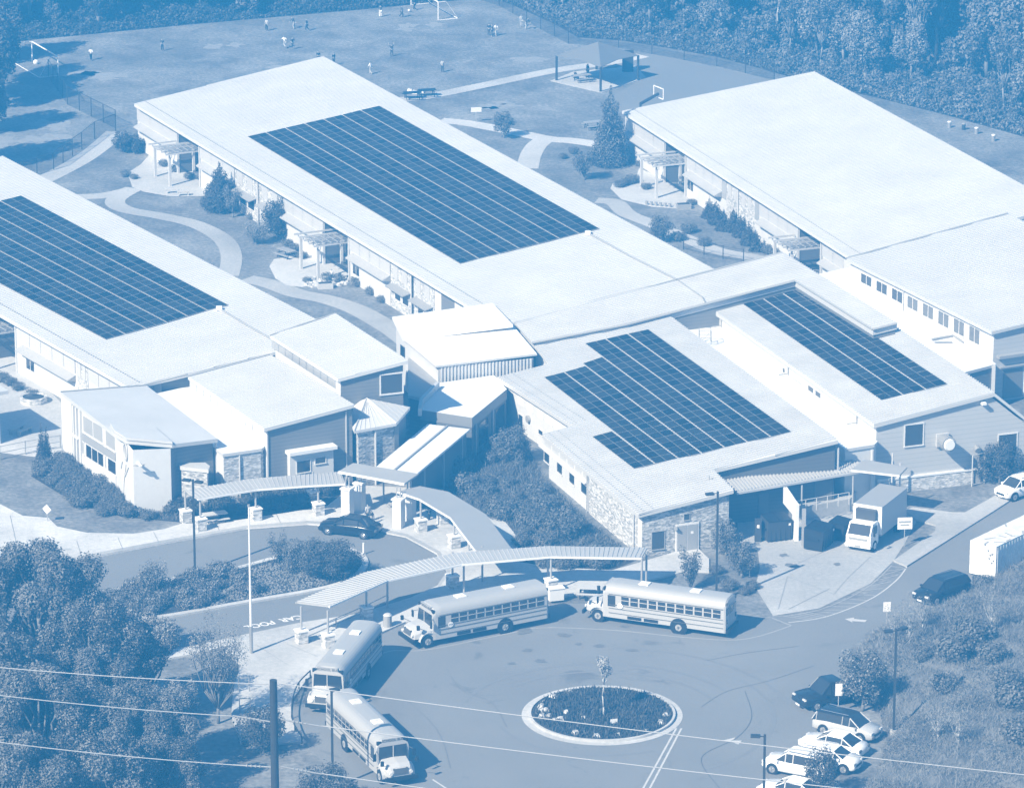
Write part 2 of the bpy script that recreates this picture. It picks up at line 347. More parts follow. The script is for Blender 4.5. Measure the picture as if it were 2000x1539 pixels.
for k in range(9):
    a0 = [(150, 1060), (230, 1052), (300, 1042), (20, 1010), (60, 1085), (420, 1023), (540, 1008), (620, 1285), (560, 1300)][k]; a1 = [(160, 1092), (240, 1076), (310, 1062), (40, 1100), (140, 1075), (428, 1038), (548, 1024), (560, 1260), (500, 1262)][k]
    ribbon('x', [a0, a1], .05, MJ, .145, 0, 1, build=False, mb=sb)
MT = mat('tyre_track', .172, .8, noise=(1.0, .3), c2=.19)
for R_, a0, a1 in ((8.3, .3, 2.4), (9.9, .5, 2.9), (13.2, .2, 1.5), (12.0, -1.0, .6), (7.4, 3.4, 5.2)):
    ribbon('x', None, .28, MT, .018, 0, 1, world=[ic+Vector((math.cos(a0+(a1-a0)*i/40)*R_, math.sin(a0+(a1-a0)*i/40)*R_*1.0, 0)) for i in range(41)], build=False, mb=sb)
for q in ([(880, 1320), (905, 1350), (960, 1372), (990, 1420)], [(1380, 1290), (1460, 1275), (1560, 1262)], [(760, 1340), (850, 1420), (880, 1500)], [(1370, 1380), (1420, 1350), (1500, 1330), (1590, 1300)]): ribbon('x', q, .045, mat('tar_seam2', .15), .031, 0, 5, build=False, mb=sb)
tag(sb.build('pavement_stains', fix=False), kind='structure')
# worn patches of turf
wp_ = MB(); M_bare = mat('worn_turf', .2, .95, noise=(1.5, .25), c2=.3)
for (x, y, rx, ry) in [(175, 148, 4.5, 2.2), (140, 140, 3, 2.5), (822, 55, 2.8, 2.2), (985, 208, 3.4, 1.2), (1075, 118, 4, 1.6), (560, 130, 2.2, 1.6), (960, 205, 2.5, 1.5), (20, 285, 6, 5), (110, 250, 4, 3), (430, 90, 2.5, 2)]:
    c = U(x, y, 0)
    for q in range(3):
        cc = c+Vector((random.uniform(-.7, .7)*rx, random.uniform(-.7, .7)*ry, .004+.0015*q)); pts = []
        for i in range(16):
            t = 2*math.pi*i/16; k = random.uniform(.35, .9); pts.append(cc+Vector((math.cos(t)*rx*k*.6, math.sin(t)*ry*k*.8, 0)))
        wp_.face(spline(pts, 2, True), M_bare)
tag(wp_.build('worn_turf', fix=False), kind='structure')
# ---------------- buildings ----------------
def v2(p): return Vector((p[0], p[1]))
def inset(poly, d):
    """poly: list of Vector2 (any winding); d: per-edge inset distances"""
    n = len(poly); A = sum(poly[i].x*poly[(i+1) % n].y-poly[(i+1) % n].x*poly[i].y for i in range(n))
    sg = 1 if A > 0 else -1; out = []
    L = []
    for i in range(n):
        a, b = poly[i], poly[(i+1) % n]; e = (b-a).normalized(); nn = Vector((-e.y, e.x))*sg
        L.append((a+nn*d[i], e))
    for i in range(n):
        (p, e), (q, f) = L[i-1], L[i]; den = e.x*f.y-e.y*f.x
        if abs(den) < 1e-4: out.append(q); continue
        t = ((q.x-p.x)*f.y-(q.y-p.y)*f.x)/den; out.append(p+e*t)
    return out
def roof(parent, plane, poly, m, thick=.28, pitch=.42, ribdir=None, rib=(.05, .06), name='roof', fascia=None):
    """sloped slab with standing seams; poly = world points on the plane; ribdir = seam azimuth"""
    b = MB(); n = len(poly)
    bm = bmesh.new(); vs = [bm.verts.new(p) for p in poly]; f = bm.faces.new(vs); f.normal_update()
    if f.normal.z < 0: f.normal_flip()
    ex = bmesh.ops.extrude_face_region(bm, geom=[f]); lo = [g for g in ex['geom'] if isinstance(g, bmesh.types.BMVert)]
    # extruded copy becomes the underside
    bmesh.ops.translate(bm, verts=lo, vec=(0, 0, -thick)); bmesh.ops.recalc_face_normals(bm, faces=bm.faces)
    bmesh.ops.triangulate(bm, faces=bm.faces, ngon_method='EAR_CLIP')
    bm.verts.ensure_lookup_table(); bm.verts.index_update()
    i0 = len(b.v); b.v += [v.co.copy() for v in bm.verts]; k = b.mi(m); kf = b.mi(fascia or m)
    for ff in bm.faces:
        b.f.append(tuple(v.index+i0 for v in ff.verts)); b.m.append(k if ff.normal.z > .5 else kf)
    bm.free()
    if pitch:
        c = Vector((math.cos(ribdir), math.sin(ribdir))); l = Vector((-c.y, c.x))
        S = [v2(p).dot(l) for p in poly]; T = [v2(p).dot(c) for p in poly]
        s = math.ceil(min(S)/pitch)*pitch+.01
        while s < max(S):
            ts = []
            for i in range(n):
                j = (i+1) % n
                if (S[i]-s)*(S[j]-s) < 0: ts.append(T[i]+(T[j]-T[i])*(s-S[i])/(S[j]-S[i]))
            ts.sort()
            for t0, t1 in zip(ts[::2], ts[1::2]):
                if t1-t0 < .2: continue
                q = []
                for t, ds in ((t0, -rib[0]/2), (t0, rib[0]/2), (t1, rib[0]/2), (t1, -rib[0]/2)):
                    p = c*t+l*(s+ds); q.append(Vector((p.x, p.y, plane.z(p.x, p.y))))
                b.hexa([p-Vector((0, 0, .02)) for p in q], [p+Vector((0, 0, rib[1])) for p in q], m)
            s += pitch
    return b.build(name, parent, fix=False)
def walls(parent, foot, topz, mats, base=-.05, name='wall'):
    b = MB(); n = len(foot); A = sum(foot[i].x*foot[(i+1) % n].y-foot[(i+1) % n].x*foot[i].y for i in range(n))
    for i in range(n):
        p, q = foot[i], foot[(i+1) % n]; m = mats[i % len(mats)] if isinstance(mats, list) else mats
        pts = [(p.x, p.y, base), (q.x, q.y, base), (q.x, q.y, topz(q.x, q.y)), (p.x, p.y, topz(p.x, p.y))]
        b.face(pts if A > 0 else pts[::-1], m)
    return b.build(name, parent, fix=False)
def onwall(A, B, x, y):
    d = ray(x, y); o = Vector((0, 0, H)); e = (v2(B)-v2(A)); nn = Vector((-e.y, e.x, 0)).normalized()
    return o+d*((Vector((A[0], A[1], 0))-o).dot(nn)/d.dot(nn))
def wallframe(A, B):
    e = (v2(B)-v2(A)).normalized(); nn = Vector((-e.y, e.x))
    if nn.dot(-v2(A)) < 0: nn = -nn     # towards the camera side
    return Vector((e.x, e.y, 0)), Vector((nn.x, nn.y, 0))
def wbox(b, A, B, p0, p1, z0, z1, d0, d1, m):
    """box on a wall: p0,p1 points along it, z range, depth range out of the wall"""
    e, nn = wallframe(A, B); a = Vector((A[0], A[1], 0)); s0 = (Vector((p0.x, p0.y, 0))-a).dot(e); s1 = (Vector((p1.x, p1.y, 0))-a).dot(e)
    q = [a+e*s+nn*d for s, d in ((s0, d0), (s1, d0), (s1, d1), (s0, d1))]
    b.hexa([p+Vector((0, 0, z0)) for p in q], [p+Vector((0, 0, z1)) for p in q], m)
def window(parent, A, B, x0, x1, yt, yb, n=1, glass=None, fr=.07, fm=None, zz=None, depth=.05, name='window', hb=0):
    """x0,x1: photo columns; yt,yb: rows at the left jamb"""
    a = onwall(A, B, x0, yt); c = onwall(A, B, x0, yb); d = onwall(A, B, x1, yt)
    z1, z0 = (zz[1], zz[0]) if zz else (a.z, c.z)
    e, nn = wallframe(A, B); fm = fm or M_frame; b = MB(); s = (d-a).dot(e); sg = 1 if s > 0 else -1
    wbox(b, A, B, a, d, z1-fr, z1, .003, depth+.02, fm); wbox(b, A, B, a, d, z0, z0+fr, .003, depth+.05, fm)
    for i in range(n+1):
        p = a+e*(s*i/n); q = p+e*(fr*sg*(1 if i == 0 else -1 if i == n else .6)); 
        if 0 < i < n: p = p-e*fr*.3*sg
        wbox(b, A, B, p, q, z0+fr, z1-fr, .003, depth, fm)
    if hb: wbox(b, A, B, a, d, (z0+z1)/2-.03, (z0+z1)/2+.03, .003, depth-.01, fm)
    o = b.build(name, parent)
    g = MB(); wbox(g, A, B, a+e*fr*sg, d-e*fr*sg, z0+fr, z1-fr, .004, .018, glass or M_glass); g.build('pane', o)
    return o
def awning(parent, A, B, x0, x1, y, z, proj=1.1, m=None, name='awning', th=.1, drop=.28, ends=False):
    a = onwall(A, B, x0, y); d = onwall(A, B, x1, y); e, nn = wallframe(A, B); b = MB(); m = m or M_canopyl
    a = Vector((a.x, a.y, 0)); d = Vector((d.x, d.y, 0)); up = Vector((0, 0, 1))
    lo = [a+up*(z-th), d+up*(z-th), d+nn*proj+up*(z-th-drop), a+nn*proj+up*(z-th-drop)]
    b.hexa(lo, [p+up*th for p in lo], m)
    return b.build(name, parent)
def pipe(parent, A, B, x, y, z0, z1, m=None, r=.06, name='downpipe', off=.1):
    a = onwall(A, B, x, y); e, nn = wallframe(A, B); b = MB(); p = Vector((a.x, a.y, 0))+nn*off
    b.bar(p+Vector((0, 0, z0)), p+Vector((0, 0, z1)), r, m or M_trim, 6); return b.build(name, parent)
def polyon(plane, px): return [plane.at(x, y) for x, y in px]
def volume(name, label, cat, plane, px, mats, over=.4, base=-.05, rm=None, pitch=.42, ribdir=None, thick=.28, fascia=None, rib=(.05, .06), group=None):
    """a roofed block: plane + photo outline of its roof; walls set in by `over`"""
    P = polyon(plane, px); n = len(P); c = sum(P, Vector())/n; r = root(name, (c.x, c.y, 0), label, cat, group)
    if ribdir is None: ribdir = math.radians(25)
    roof(r, plane, P, rm or M_roof, thick, pitch, ribdir, rib, fascia=fascia)
    ov = over if isinstance(over, list) else [over]*n
    foot = inset([v2(p) for p in P], ov)
    walls(r, foot, lambda x, y: plane.z(x, y)-thick-.004, mats, base)
    return r, foot, P
G_WING = 'classroom wings'
def facade(r, A, B, plane, thick, elems, depth=2.2, yref=None):
    """segments of the long facade, standing `depth` in front of the recessed wall A-B"""
    e, nn = wallframe(A, B); A2 = v2(A)+v2(nn)*depth; B2 = v2(B)+v2(nn)*depth
    def along(x, y): return onwall(A2, B2, x, y)
    bw = MB()
    for el in elems:
        kind, x0, x1, y0 = el[0], el[1], el[2], el[3]   # y0: photo row of the eave at x0
        a = along(x0, y0+30); d = along(x1, y0+30+(x1-x0)*.6)
        zt = min(plane.z(a.x, a.y), plane.z(d.x, d.y))-thick-.01
        if kind in ('panel', 'white', 'stone', 'dark'):
            m = {'panel': M_white, 'white': M_white, 'stone': M_stone, 'dark': M_side}[kind]
            wbox(bw, A2, B2, a, d, -.05, zt, -depth-.01, 0, m)
        if kind == 'panel':
            nj = el[4]; pb = MB(); s = (d-a).dot(e); k = int(nj)
            for i in range(k):
                p = a+e*(s*(i/k)+.05); q = a+e*(s*((i+1)/k)-.05); wbox(pb, A2, B2, p, q, 3.0, zt-.16, .003, .05, M_panel)
            wbox(pb, A2, B2, a, d, 3.02, zt-.18, .002, .02, M_mull)
            pb.build('clerestory', r)
            ab = MB(); up = Vector((0, 0, 1)); a3 = Vector((a.x, a.y, 0)); d3 = Vector((d.x, d.y, 0))
            if len(el) > 5 and el[5] == 'noawn': pass
            else:
                L_ = d3-a3; a3 = a3+L_*.07; lo = [a3+up*2.78, d3+up*2.78, d3+nn*.78+up*2.42, a3+nn*.78+up*2.42]; ab.hexa(lo, [p+up*.1 for p in lo], M_canopyl)
                for s_ in (0.0, 1.0):
                    p = a3.lerp(d3, s_); q = p-e*.0
                    tri = [p+up*2.3, p+up*2.74, p+nn*.74+up*2.42]; w_ = e*(.05 if s_ == 0 else -.05)
                    ab.hexa(tri, [t+w_ for t in tri], M_gtrim)
                ab.build('awning', r)
        if kind == 'stone':
            pb = MB(); s = (d-a).dot(e)
            for t0, t1 in ((.12, .36), (.56, .8)):
                wbox(pb, A2, B2, a+e*s*t0, a+e*s*t1, 2.9, zt-.1, .003, .06, M_panel)
            pb.build('slit_panel', r)
            if len(el) > 4 and el[4] == 'win':
                aw = MB(); up = Vector((0, 0, 1)); p = a+e*s*.1; q = a+e*s*.95; p.z = q.z = 0
                lo = [p+up*2.3, q+up*2.3, q+nn*.8+up*2.1, p+nn*.8+up*2.1]; aw.hexa(lo, [t+up*.08 for t in lo], M_canopy); aw.build('awning', r)
                fb = MB()
                wbox(fb, A2, B2, a+e*s*.2, a+e*s*.9, .95, 2.1, .003, .05, M_frame); f = fb.build('window', r)
                g = MB()
                for t0, t1 in ((.24, .48), (.6, .86)): wbox(g, A2, B2, a+e*s*t0, a+e*s*t1, 1.05, 2.02, .05, .065, M_glass)
                g.build('pane', f)
        if kind == 'recess':
            # back wall: glazed doors on siding darkened to hold recess shade
            fb = MB(); aa = onwall(A, B, x0, y0+30); dd = onwall(A, B, x1, y0+30+(x1-x0)*.6); s = (dd-aa).dot(e)
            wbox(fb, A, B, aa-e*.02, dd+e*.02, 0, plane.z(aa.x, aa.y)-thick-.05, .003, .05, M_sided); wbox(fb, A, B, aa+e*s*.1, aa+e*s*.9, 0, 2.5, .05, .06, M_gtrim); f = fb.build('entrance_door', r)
            g = MB()
            for t0, t1 in ((.14, .36), (.4, .6), (.64, .86)): wbox(g, A, B, aa+e*s*t0, aa+e*s*t1, .2, 2.1, .06, .075, M_glass)
            g.build('pane', f)
            sp_ = MB(); wbox(sp_, A2, B2, a, a+e*.04*(1 if (d-a).dot(e) > 0 else -1), 0, zt, -depth, -.02, M_sided); sp_.build('side_panel', r)  # grey siding given a darker tone that carries the recess shade
            for x_ in (x0, x1):
                p = along(x_, y0+30); cb = MB(); cb.box((p.x, p.y, zt/2), (.22, .22, zt), M_trim, math.atan2(e.y, e.x)); cb.build('column', r)
        if kind == 'pipe':
            p = a+nn*.1; cb = MB(); cb.bar((p.x, p.y, 0), (p.x, p.y, zt+.1), .07, M_trim, 6); cb.build('downpipe', r)
        if kind == 'lowwin':
            fb = MB(); s = (d-a).dot(e); wbox(fb, A2, B2, a, d, .9, 2.2, .003, .05, M_frame); f = fb.build('window', r)
            g = MB(); wbox(g, A2, B2, a+e*s*.08, a+e*s*.47, .98, 2.12, .05, .065, M_glass); wbox(g, A2, B2, a+e*s*.54, a+e*s*.92, .98, 2.12, .05, .065, M_glass); g.build('pane', f)
        if kind == 'tallwin':
            fb = MB(); wbox(fb, A2, B2, a, d, 2.3, zt-.1, .003, .05, M_glassl); fb.build('window', r)
    bw.build('facade', r, fix=True)
    # gutter with stub ends
    gb = MB()
    g0, g1 = v2(A2)+v2(nn)*.62, v2(B2)+v2(nn)*.62
    gb.bar((g0.x, g0.y, plane.z(g0.x, g0.y)-.2), (g1.x, g1.y, plane.z(g1.x, g1.y)-.2), .09, M_trim, 6); gb.build('gutter', r)
    return A2, B2
def snowguard(r, plane, A, B, off, m=None, step=.42):
    """row of small cleats along the low eave"""
    b = MB(); A, B = v2(A), v2(B); e = (B-A).normalized(); nn = Vector((-e.y, e.x)); L = (B-A).length
    if nn.dot(-A) > 0: nn = -nn
    k = int(L/step)
    for i in range(k):
        p = A+e*(i+.5)*step+nn*off; z = plane.z(p.x, p.y); b.box((p.x, p.y, z+.06), (.14, .08, .06), m or M_gtrim, math.atan2(e.y, e.x))
    return b.build('snow_guard', r); 
# main wing
PLA = Plane((262, 203, 4.9), (905, 590, 4.9), (632, 111, 7.6))
wingA, fA, PA = volume('classroom_wing', 'long white roofed classroom wing in the middle, with six dark solar columns and two pergolas', 'school building', PLA,
    [(262, 203), (632, 111), (1395, 526), (1003, 630), (975, 634)], M_white, over=[.4, .4, .05, .05, 2.8], ribdir=math.radians(25.6), group=G_WING)
facade(wingA, fA[4], fA[0], PLA, .28, [
    ('panel', 269, 345, 212, 3), ('recess', 347, 390, 256), ('panel', 392, 458, 284, 3), ('stone', 459, 503, 325, 'win'), ('pipe', 505, 507, 352), ('stone', 507, 552, 353, 'win'),
    ('panel', 555, 630, 382, 4), ('recess', 632, 682, 430), ('panel', 684, 762, 462, 4), ('stone', 763, 804, 510, 'win'), ('pipe', 805, 807, 535), ('stone', 808, 848, 537, 'win'), ('white', 849, 862, 560), ('dark', 862, 888, 568), ('white', 888, 975, 580),
    ('lowwin', 689, 703, 468)])
snowguard(wingA, PLA, PA[0], PA[4], 1.1)
# right wing
PLC = Plane((1215, 217, 4.9), (1651, 497, 4.9), (1590, 140, 7.25))
wingC, fC, PC = volume('classroom_wing', 'long white roofed classroom wing at upper right with a bare roof, behind the dark conifer', 'school building', PLC,
    [(1215, 217), (1590, 140), (2075, 403), (1668, 508)], M_white, over=[.4, .4, .05, 2.8], ribdir=math.radians(20), group=G_WING)
facade(wingC, fC[3], fC[0], PLC, .28, [
    ('panel', 1222, 1296, 222, 4), ('recess', 1298, 1340, 272), ('panel', 1342, 1410, 302, 4), ('tallwin', 1411, 1419, 345), ('white', 1410, 1419, 345), ('stone', 1419, 1446, 352), ('pipe', 1443, 1445, 366), ('stone', 1446, 1474, 368), ('white', 1474, 1484, 388), ('tallwin', 1475, 1483, 388),
    ('panel', 1484, 1557, 392, 4), ('recess', 1559, 1605, 440), ('panel', 1607, 1648, 470, 2), ('white', 1648, 1668, 496), ('lowwin', 1343, 1356, 305)])
snowguard(wingC, PLC, PC[0], PC[3], 1.1)
# left wing
PLB = Plane((254, 758, 4.9), (-375, 400, 4.9), (5, 305, 7.4))
wingB, fB, PB = volume('classroom_wing', 'long white roofed classroom wing cut off by the left edge, with solar columns', 'school building', PLB,
    [(5, 305), (-375, 400), (254, 758), (674, 653)], [M_white, M_white, M_side, M_white], over=[.4, 2.8, .3, .4], ribdir=math.radians(30.5), group=G_WING)
facade(wingB, fB[1], fB[2], PLB, .28, [
    ('panel', -364, -290, 408, 4), ('recess', -288, -246, 450), ('panel', -244, -176, 476, 4), ('stone', -175, -135, 515, 'win'), ('stone', -133, -90, 540, 'win'), ('panel', -88, -16, 565, 4), ('recess', -12, 31, 605),
    ('white', 33, 37, 635), ('panel', 37, 148, 637, 5), ('stone', 151, 172, 700), ('white', 148, 151, 697), ('panel', 173, 236, 712, 3, 'noawn'), ('white', 236, 254, 748), ('lowwin', 50, 68, 645)])
snowguard(wingB, PLB, PB[1], PB[2], 1.1)
# terrace block standing just outside the left edge; its shadow falls on the terrace
tb0 = U(-48, 836, 0); tl = Vector((math.cos(math.radians(-59.3)), math.sin(math.radians(-59.3)), 0)); tc = Vector((tl.y, -tl.x, 0))
tq = [tb0, tb0+tl*5, tb0+tl*5+tc*9, tb0+tc*9]; ts_ = root('terrace_block', tb0+tc*4, 'white roofed block beyond the left edge whose shadow falls on the terrace', 'school building')
b = MB(); b.hexa(tq, [p+Vector((0, 0, 4.4)) for p in tq], M_white); b.build('wall', ts_)
b = MB(); tr_q = [tb0-tc*.6-tl*.6, tb0-tc*.6+tl*5.6, tb0+tl*5.6+tc*9.6, tb0-tl*.6+tc*9.6]; b.hexa([p+Vector((0, 0, 4.41)) for p in tr_q], [p+Vector((0, 0, 4.7)) for p in tr_q], M_roof); b.build('roof', ts_)
# tall hall block behind the entrance
PLV3 = Plane((660, 740, 8), (527, 655, 8), (797, 704, 8.9))
b3, f3, P3 = volume('hall_block', 'tallest white roofed block behind the entrance, grey sided with one big dark square window', 'school building', PLV3,
    [(660, 740), (527, 655), (655, 612), (797, 704)], [M_white, M_white, M_side, M_side], over=[.35, .3, .3, .3], ribdir=math.radians(26))
window(b3, f3[3], f3[0], 741, 788, 731, 773, 1, mat('grey_shade', .06, .4), .12, zz=None)
def clerestory(r, A, B, x0, x1, y0, zt, h, n, m=None):
    a = onwall(A, B, x0, y0); d = onwall(A, B, x1, y0+(x1-x0)*.6); e, nn = wallframe(A, B); s = (d-a).dot(e); b = MB()
    for i in range(n):
        wbox(b, A, B, a+e*(s*i/n+.06), a+e*(s*(i+1)/n-.06), zt-h, zt, .003, .05, m or M_panel)
    wbox(b, A, B, a, d, zt-h+.02, zt-.02, .002, .02, M_mull); return b.build('clerestory', r)
clerestory(b3, f3[0], f3[1], 532, 655, 668, 7.6, .8, 9, M_glassl)
# entrance hall block
PLV4 = Plane((516, 837, 6), (367, 735, 6), (692, 790, 6.85))
b4, f4, P4 = volume('hall_block', 'white roofed grey sided block with a small white framed window bay, left of the entrance', 'school building', PLV4,
    [(516, 837), (367, 735), (527, 692), (692, 790)], [M_white, M_white, M_side, M_side], over=[.35, .3, .05, .3], ribdir=math.radians(27))
clerestory(b4, f4[0], f4[1], 372, 508, 748, 5.65, .75, 10, M_panel)
A, B = f4[3], f4[0]
bb = MB(); a = onwall(A, B, 561, 885); d = onwall(A, B, 646, 872); wbox(bb, A, B, a, d, onwall(A, B, 561, 930).z-1.2, a.z, 0, .5, M_white)
wbox(bb, A, B, onwall(A, B, 557, 880), onwall(A, B, 650, 870), a.z+.003, a.z+.28, 0, .9, M_flat); bb.build('window_bay', b4)
e_, n_ = wallframe(A, B); A5, B5 = v2(A)+v2(n_)*.5, v2(B)+v2(n_)*.5
window(b4, A5, B5, 578, 607, 900, 926, 1); window(b4, A5, B5, 614, 637, 893, 908, 1)
lb = MB(); wbox(lb, A, B, onwall(A, B, 674, 800), onwall(A, B, 676, 800), -.05, 6.3, .02, .1, M_trim); wbox(lb, A, B, onwall(A, B, 520, 840), onwall(A, B, 522.5, 840), -.05, 5.6, .02, .1, M_trim); lb.build('corner_trim', b4)
# two-storey stucco block, bottom left
PL5 = Plane((250, 866, 5.75), (118, 765, 5.75), (425, 857, 5.2))
P5 = polyon(PL5, [(118, 765), (285, 752), (425, 857), (336, 868), (247, 860), (222, 846)])
b5 = root('library_block', (U(230, 950).x, U(230, 950).y, 0), 'two storey white stucco block with dark windows and a relief tree at lower left', 'school building')
roof(b5, PL5, P5, M_roof2, .3, 0, 0, fascia=M_trim)
pr = polyon(Plane((250, 866, 5.78), (118, 765, 5.78), (425, 857, 5.23)), [(216, 832), (300, 836), (337, 868), (247, 860), (224, 845)])
roof(b5, Plane((250, 866, 6.0), (118, 765, 6.0), (425, 857, 5.45)), [p+Vector((0, 0, .22)) for p in pr], M_roof2, .2, 0, 0, name='upper_roof', fascia=M_trim)
gp = [U(123, 894), U(229, 962), U(263, 1007), U(333, 876, 5.2)]; gp[3].z = 0
back = [U(352, 1000)*0+v2(P5[2]).to_3d()*1]
g5 = [v2(p) for p in gp]
dk = v2(P5[3])+Vector((.1, .8)); dr = v2(P5[2])+Vector((-.4, .4)); bl = v2(P5[1])+Vector((-.2, -.4))
foot5 = [g5[0], g5[1], g5[2], g5[3], Vector((g5[3].x+.3, g5[3].y+.9)), dr, bl]
walls(b5, foot5, lambda x, y: PL5.z(x, y)-.31, [M_stucco, M_white, M_stucco, M_side, M_side, M_white, M_stucco])
A, B = foot5[0], foot5[1]
# dark framed storey bands and windows on the left face
def wb_px(b, A, B, x0, x1, z0, z1, d0, d1, m, y=900): wbox(b, A, B, onwall(A, B, x0, y), onwall(A, B, x1, y), z0, z1, d0, d1, m)
fb = MB(); wb_px(fb, A, B, 163, 227, .0, 1.35, .003, .1, M_white); wb_px(fb, A, B, 163, 227, 2.62, 3.25, .003, .1, M_gtrim); wb_px(fb, A, B, 160, 163, 0, 5.2, .003, .22, M_white); wb_px(fb, A, B, 154, 156, 0, 5.2, .003, .22, M_white); wb_px(fb, A, B, 148.5, 150.5, 0, 5.2, .003, .22, M_white)
wb_px(fb, A, B, 145, 160, 2.6, 2.75, .003, .3, M_white); wb_px(fb, A, B, 143, 160, 0, 5.3, .002, .03, M_gtrim); fb.build('storey_band', b5)
def wz(x0, x1, z0, z1, n, g=None): return window(b5, A, B, x0, x1, 880, 900, n, g or M_glass, .09, zz=(z0, z1))
wz(164, 203, 3.35, 4.9, 2, M_glassl); wz(207, 227, 3.35, 4.9, 1, M_glassl)
wz(161, 166.5, 1.4, 2.6, 1, M_glassl); wz(168, 203, 1.35, 2.6, 3); wz(205, 208, 1.35, 2.6, 1); wz(210, 227, 1.35, 2.6, 1)
A, B = foot5[1], foot5[2]
cb = MB(); c = onwall(A, B, 247, 882); e_, n_ = wallframe(A, B)
for i in range(20):
    t0, t1 = 2*math.pi*i/20, 2*math.pi*(i+1)/20
    q = [c+n_*.05+e_*math.cos(t)*r_*.8+Vector((0, 0, math.sin(t)*r_)) for t, r_ in ((t0, .62), (t1, .62), (t1, .75), (t0, .75))]; cb.hexa(q, [p+n_*.08 for p in q], M_trim)
rw = cb.build('window', b5); gb = MB(); gb.face([c+n_*.04+e_*math.cos(2*math.pi*i/20)*.5+Vector((0, 0, math.sin(2*math.pi*i/20)*.62)) for i in range(20)], M_glassl); gb.build('pane', rw)
tb = MB()   # relief tree on the prow
def wp(x, y, d=.06): return onwall(A, B, x, y)+n_*d
tb.tube([wp(241, 975), wp(243, 940), wp(247, 905)], .09, M_stucco, 5); tb.tube([wp(243, 945), wp(237, 915), wp(240, 900)], .06, M_stucco, 5); tb.tube([wp(245, 930), wp(252, 912)], .05, M_stucco, 5)
tb.tube([wp(241, 975), wp(236, 985)], .06, M_stucco, 5); tb.tube([wp(241, 975), wp(250, 990), wp(253, 998)], .06, M_stucco, 5); tb.build('tree_relief', b5)
A, B = foot5[2], foot5[3]
sb = MB(); e_, n_ = wallframe(A, B); c = onwall(A, B, 269, 905)   # bird-like wall lamp
sb.hexa([c+e_*-.1, c+e_*.1, c+e_*.12+n_*.9, c+e_*-.12+n_*.9], [c+e_*-.1+Vector((0, 0, .12)), c+e_*.1+Vector((0, 0, .12)), c+e_*.12+n_*.9+Vector((0, 0, .1)), c+e_*-.12+n_*.9+Vector((0, 0, .1))], M_flat)
sb.hexa([c+n_*.5-e_*.5, c+n_*.5+e_*.45, c+n_*.75+e_*.2, c+n_*.75-e_*.3], [p+Vector((0, 0, .06)) for p in (c+n_*.5-e_*.5, c+n_*.5+e_*.45, c+n_*.75+e_*.2, c+n_*.75-e_*.3)], M_gtrim); sb.build('wall_lamp', b5)
pipe(b5, foot5[4], foot5[5], 421, 880, 0, 4.9)
# low flat-roofed link
def flat(name, label, px, z, mats, base=-.05, lip=.25, over=.1, m=None, cat='school building', lipm=None):
    P = [U(x, y, z) for x, y in px]; c = sum(P, Vector())/len(P); r = root(name, (c.x, c.y, 0), label, cat)
    pl = Plane((px[0][0], px[0][1], z), (px[1][0], px[1][1], z), (px[2][0], px[2][1], z))
    roof(r, pl, P, m or M_flat, lip, 0, 0, fascia=lipm or M_trim); foot = inset([v2(p) for p in P], [over]*len(P))
    walls(r, foot, lambda x, y: z-lip-.004, mats, base); return r, foot, P
fl, ff, _ = flat('link_block', 'low flat white roof lane between the stucco block and the seamed roof block, stone below', [(290, 772), (378, 752), (520, 868), (511, 876), (435, 887)], 4.3, [M_white, M_white, M_stone, M_stone, M_white])
A, B = ff[3], ff[4]; pipe(fl, A, B, 467, 895, 0, 4)
# stone porch block
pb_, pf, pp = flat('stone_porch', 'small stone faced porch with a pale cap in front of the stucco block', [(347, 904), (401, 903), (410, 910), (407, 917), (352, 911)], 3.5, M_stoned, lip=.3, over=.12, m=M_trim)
# turret
PT = Plane((683, 822, 4.9), (774, 826, 4.9), (716, 779, 5.9))
tr = root('entrance_turret', (U(735, 930).x, U(735, 930).y, 0), 'faceted stone turret with a folded white metal roof beside the entrance', 'school building')
E4 = [U(683, 822, 4.9), U(692, 842, 4.9), U(774, 827, 4.9), U(801, 795, 5.0), U(716, 778, 6.1), U(693, 787, 5.6)]
tb = MB(); apex = E4[4]
for tri in ((0, 1, 4), (1, 2, 4), (2, 3, 4), (0, 4, 5)):
    q = [E4[i] for i in tri]; tb.hexa([p-Vector((0, 0, .22)) for p in q], q, M_roof)
for a_, b_ in ((1, 4), (2, 4)):
    tb.bar(E4[a_]+Vector((0, 0, .03)), apex+Vector((0, 0, .03)), .06, M_trim, 4)
for k in range(1, 8):
    p = E4[1].lerp(E4[2], k/8); tb.bar(p+Vector((0, 0, .02)), E4[4].lerp(E4[2], max(0, (k-3)/8)*.0)+Vector((0, 0, .02)), .025, M_roof, 4)
for k in range(1, 6):
    p = E4[2].lerp(E4[3], k/6); tb.bar(p+Vector((0, 0, .02)), apex.lerp(E4[3], k/6)+Vector((0, 0, .02)), .03, M_gtrim, 4)
tb.build('roof', tr)
fo = [v2(E4[0])+Vector((.3, .2)), v2(E4[1])+Vector((.3, .35)), v2(E4[2])+Vector((-.2, .35)), v2(E4[3])+Vector((-.35, .2)), v2(E4[4])+Vector((0, 2)), v2(E4[5])+Vector((.2, 1))]
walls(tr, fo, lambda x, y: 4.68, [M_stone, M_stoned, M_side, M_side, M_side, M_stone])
pipe(tr, fo[1], fo[2], 732, 860, 0, 4.6, r=.09)
ub = MB(); wbox(ub, fo[1], fo[2], onwall(fo[1], fo[2], 769, 850), onwall(fo[1], fo[2], 778, 850), 0, 4.6, .01, .08, M_side); ub.build('pilaster', tr)
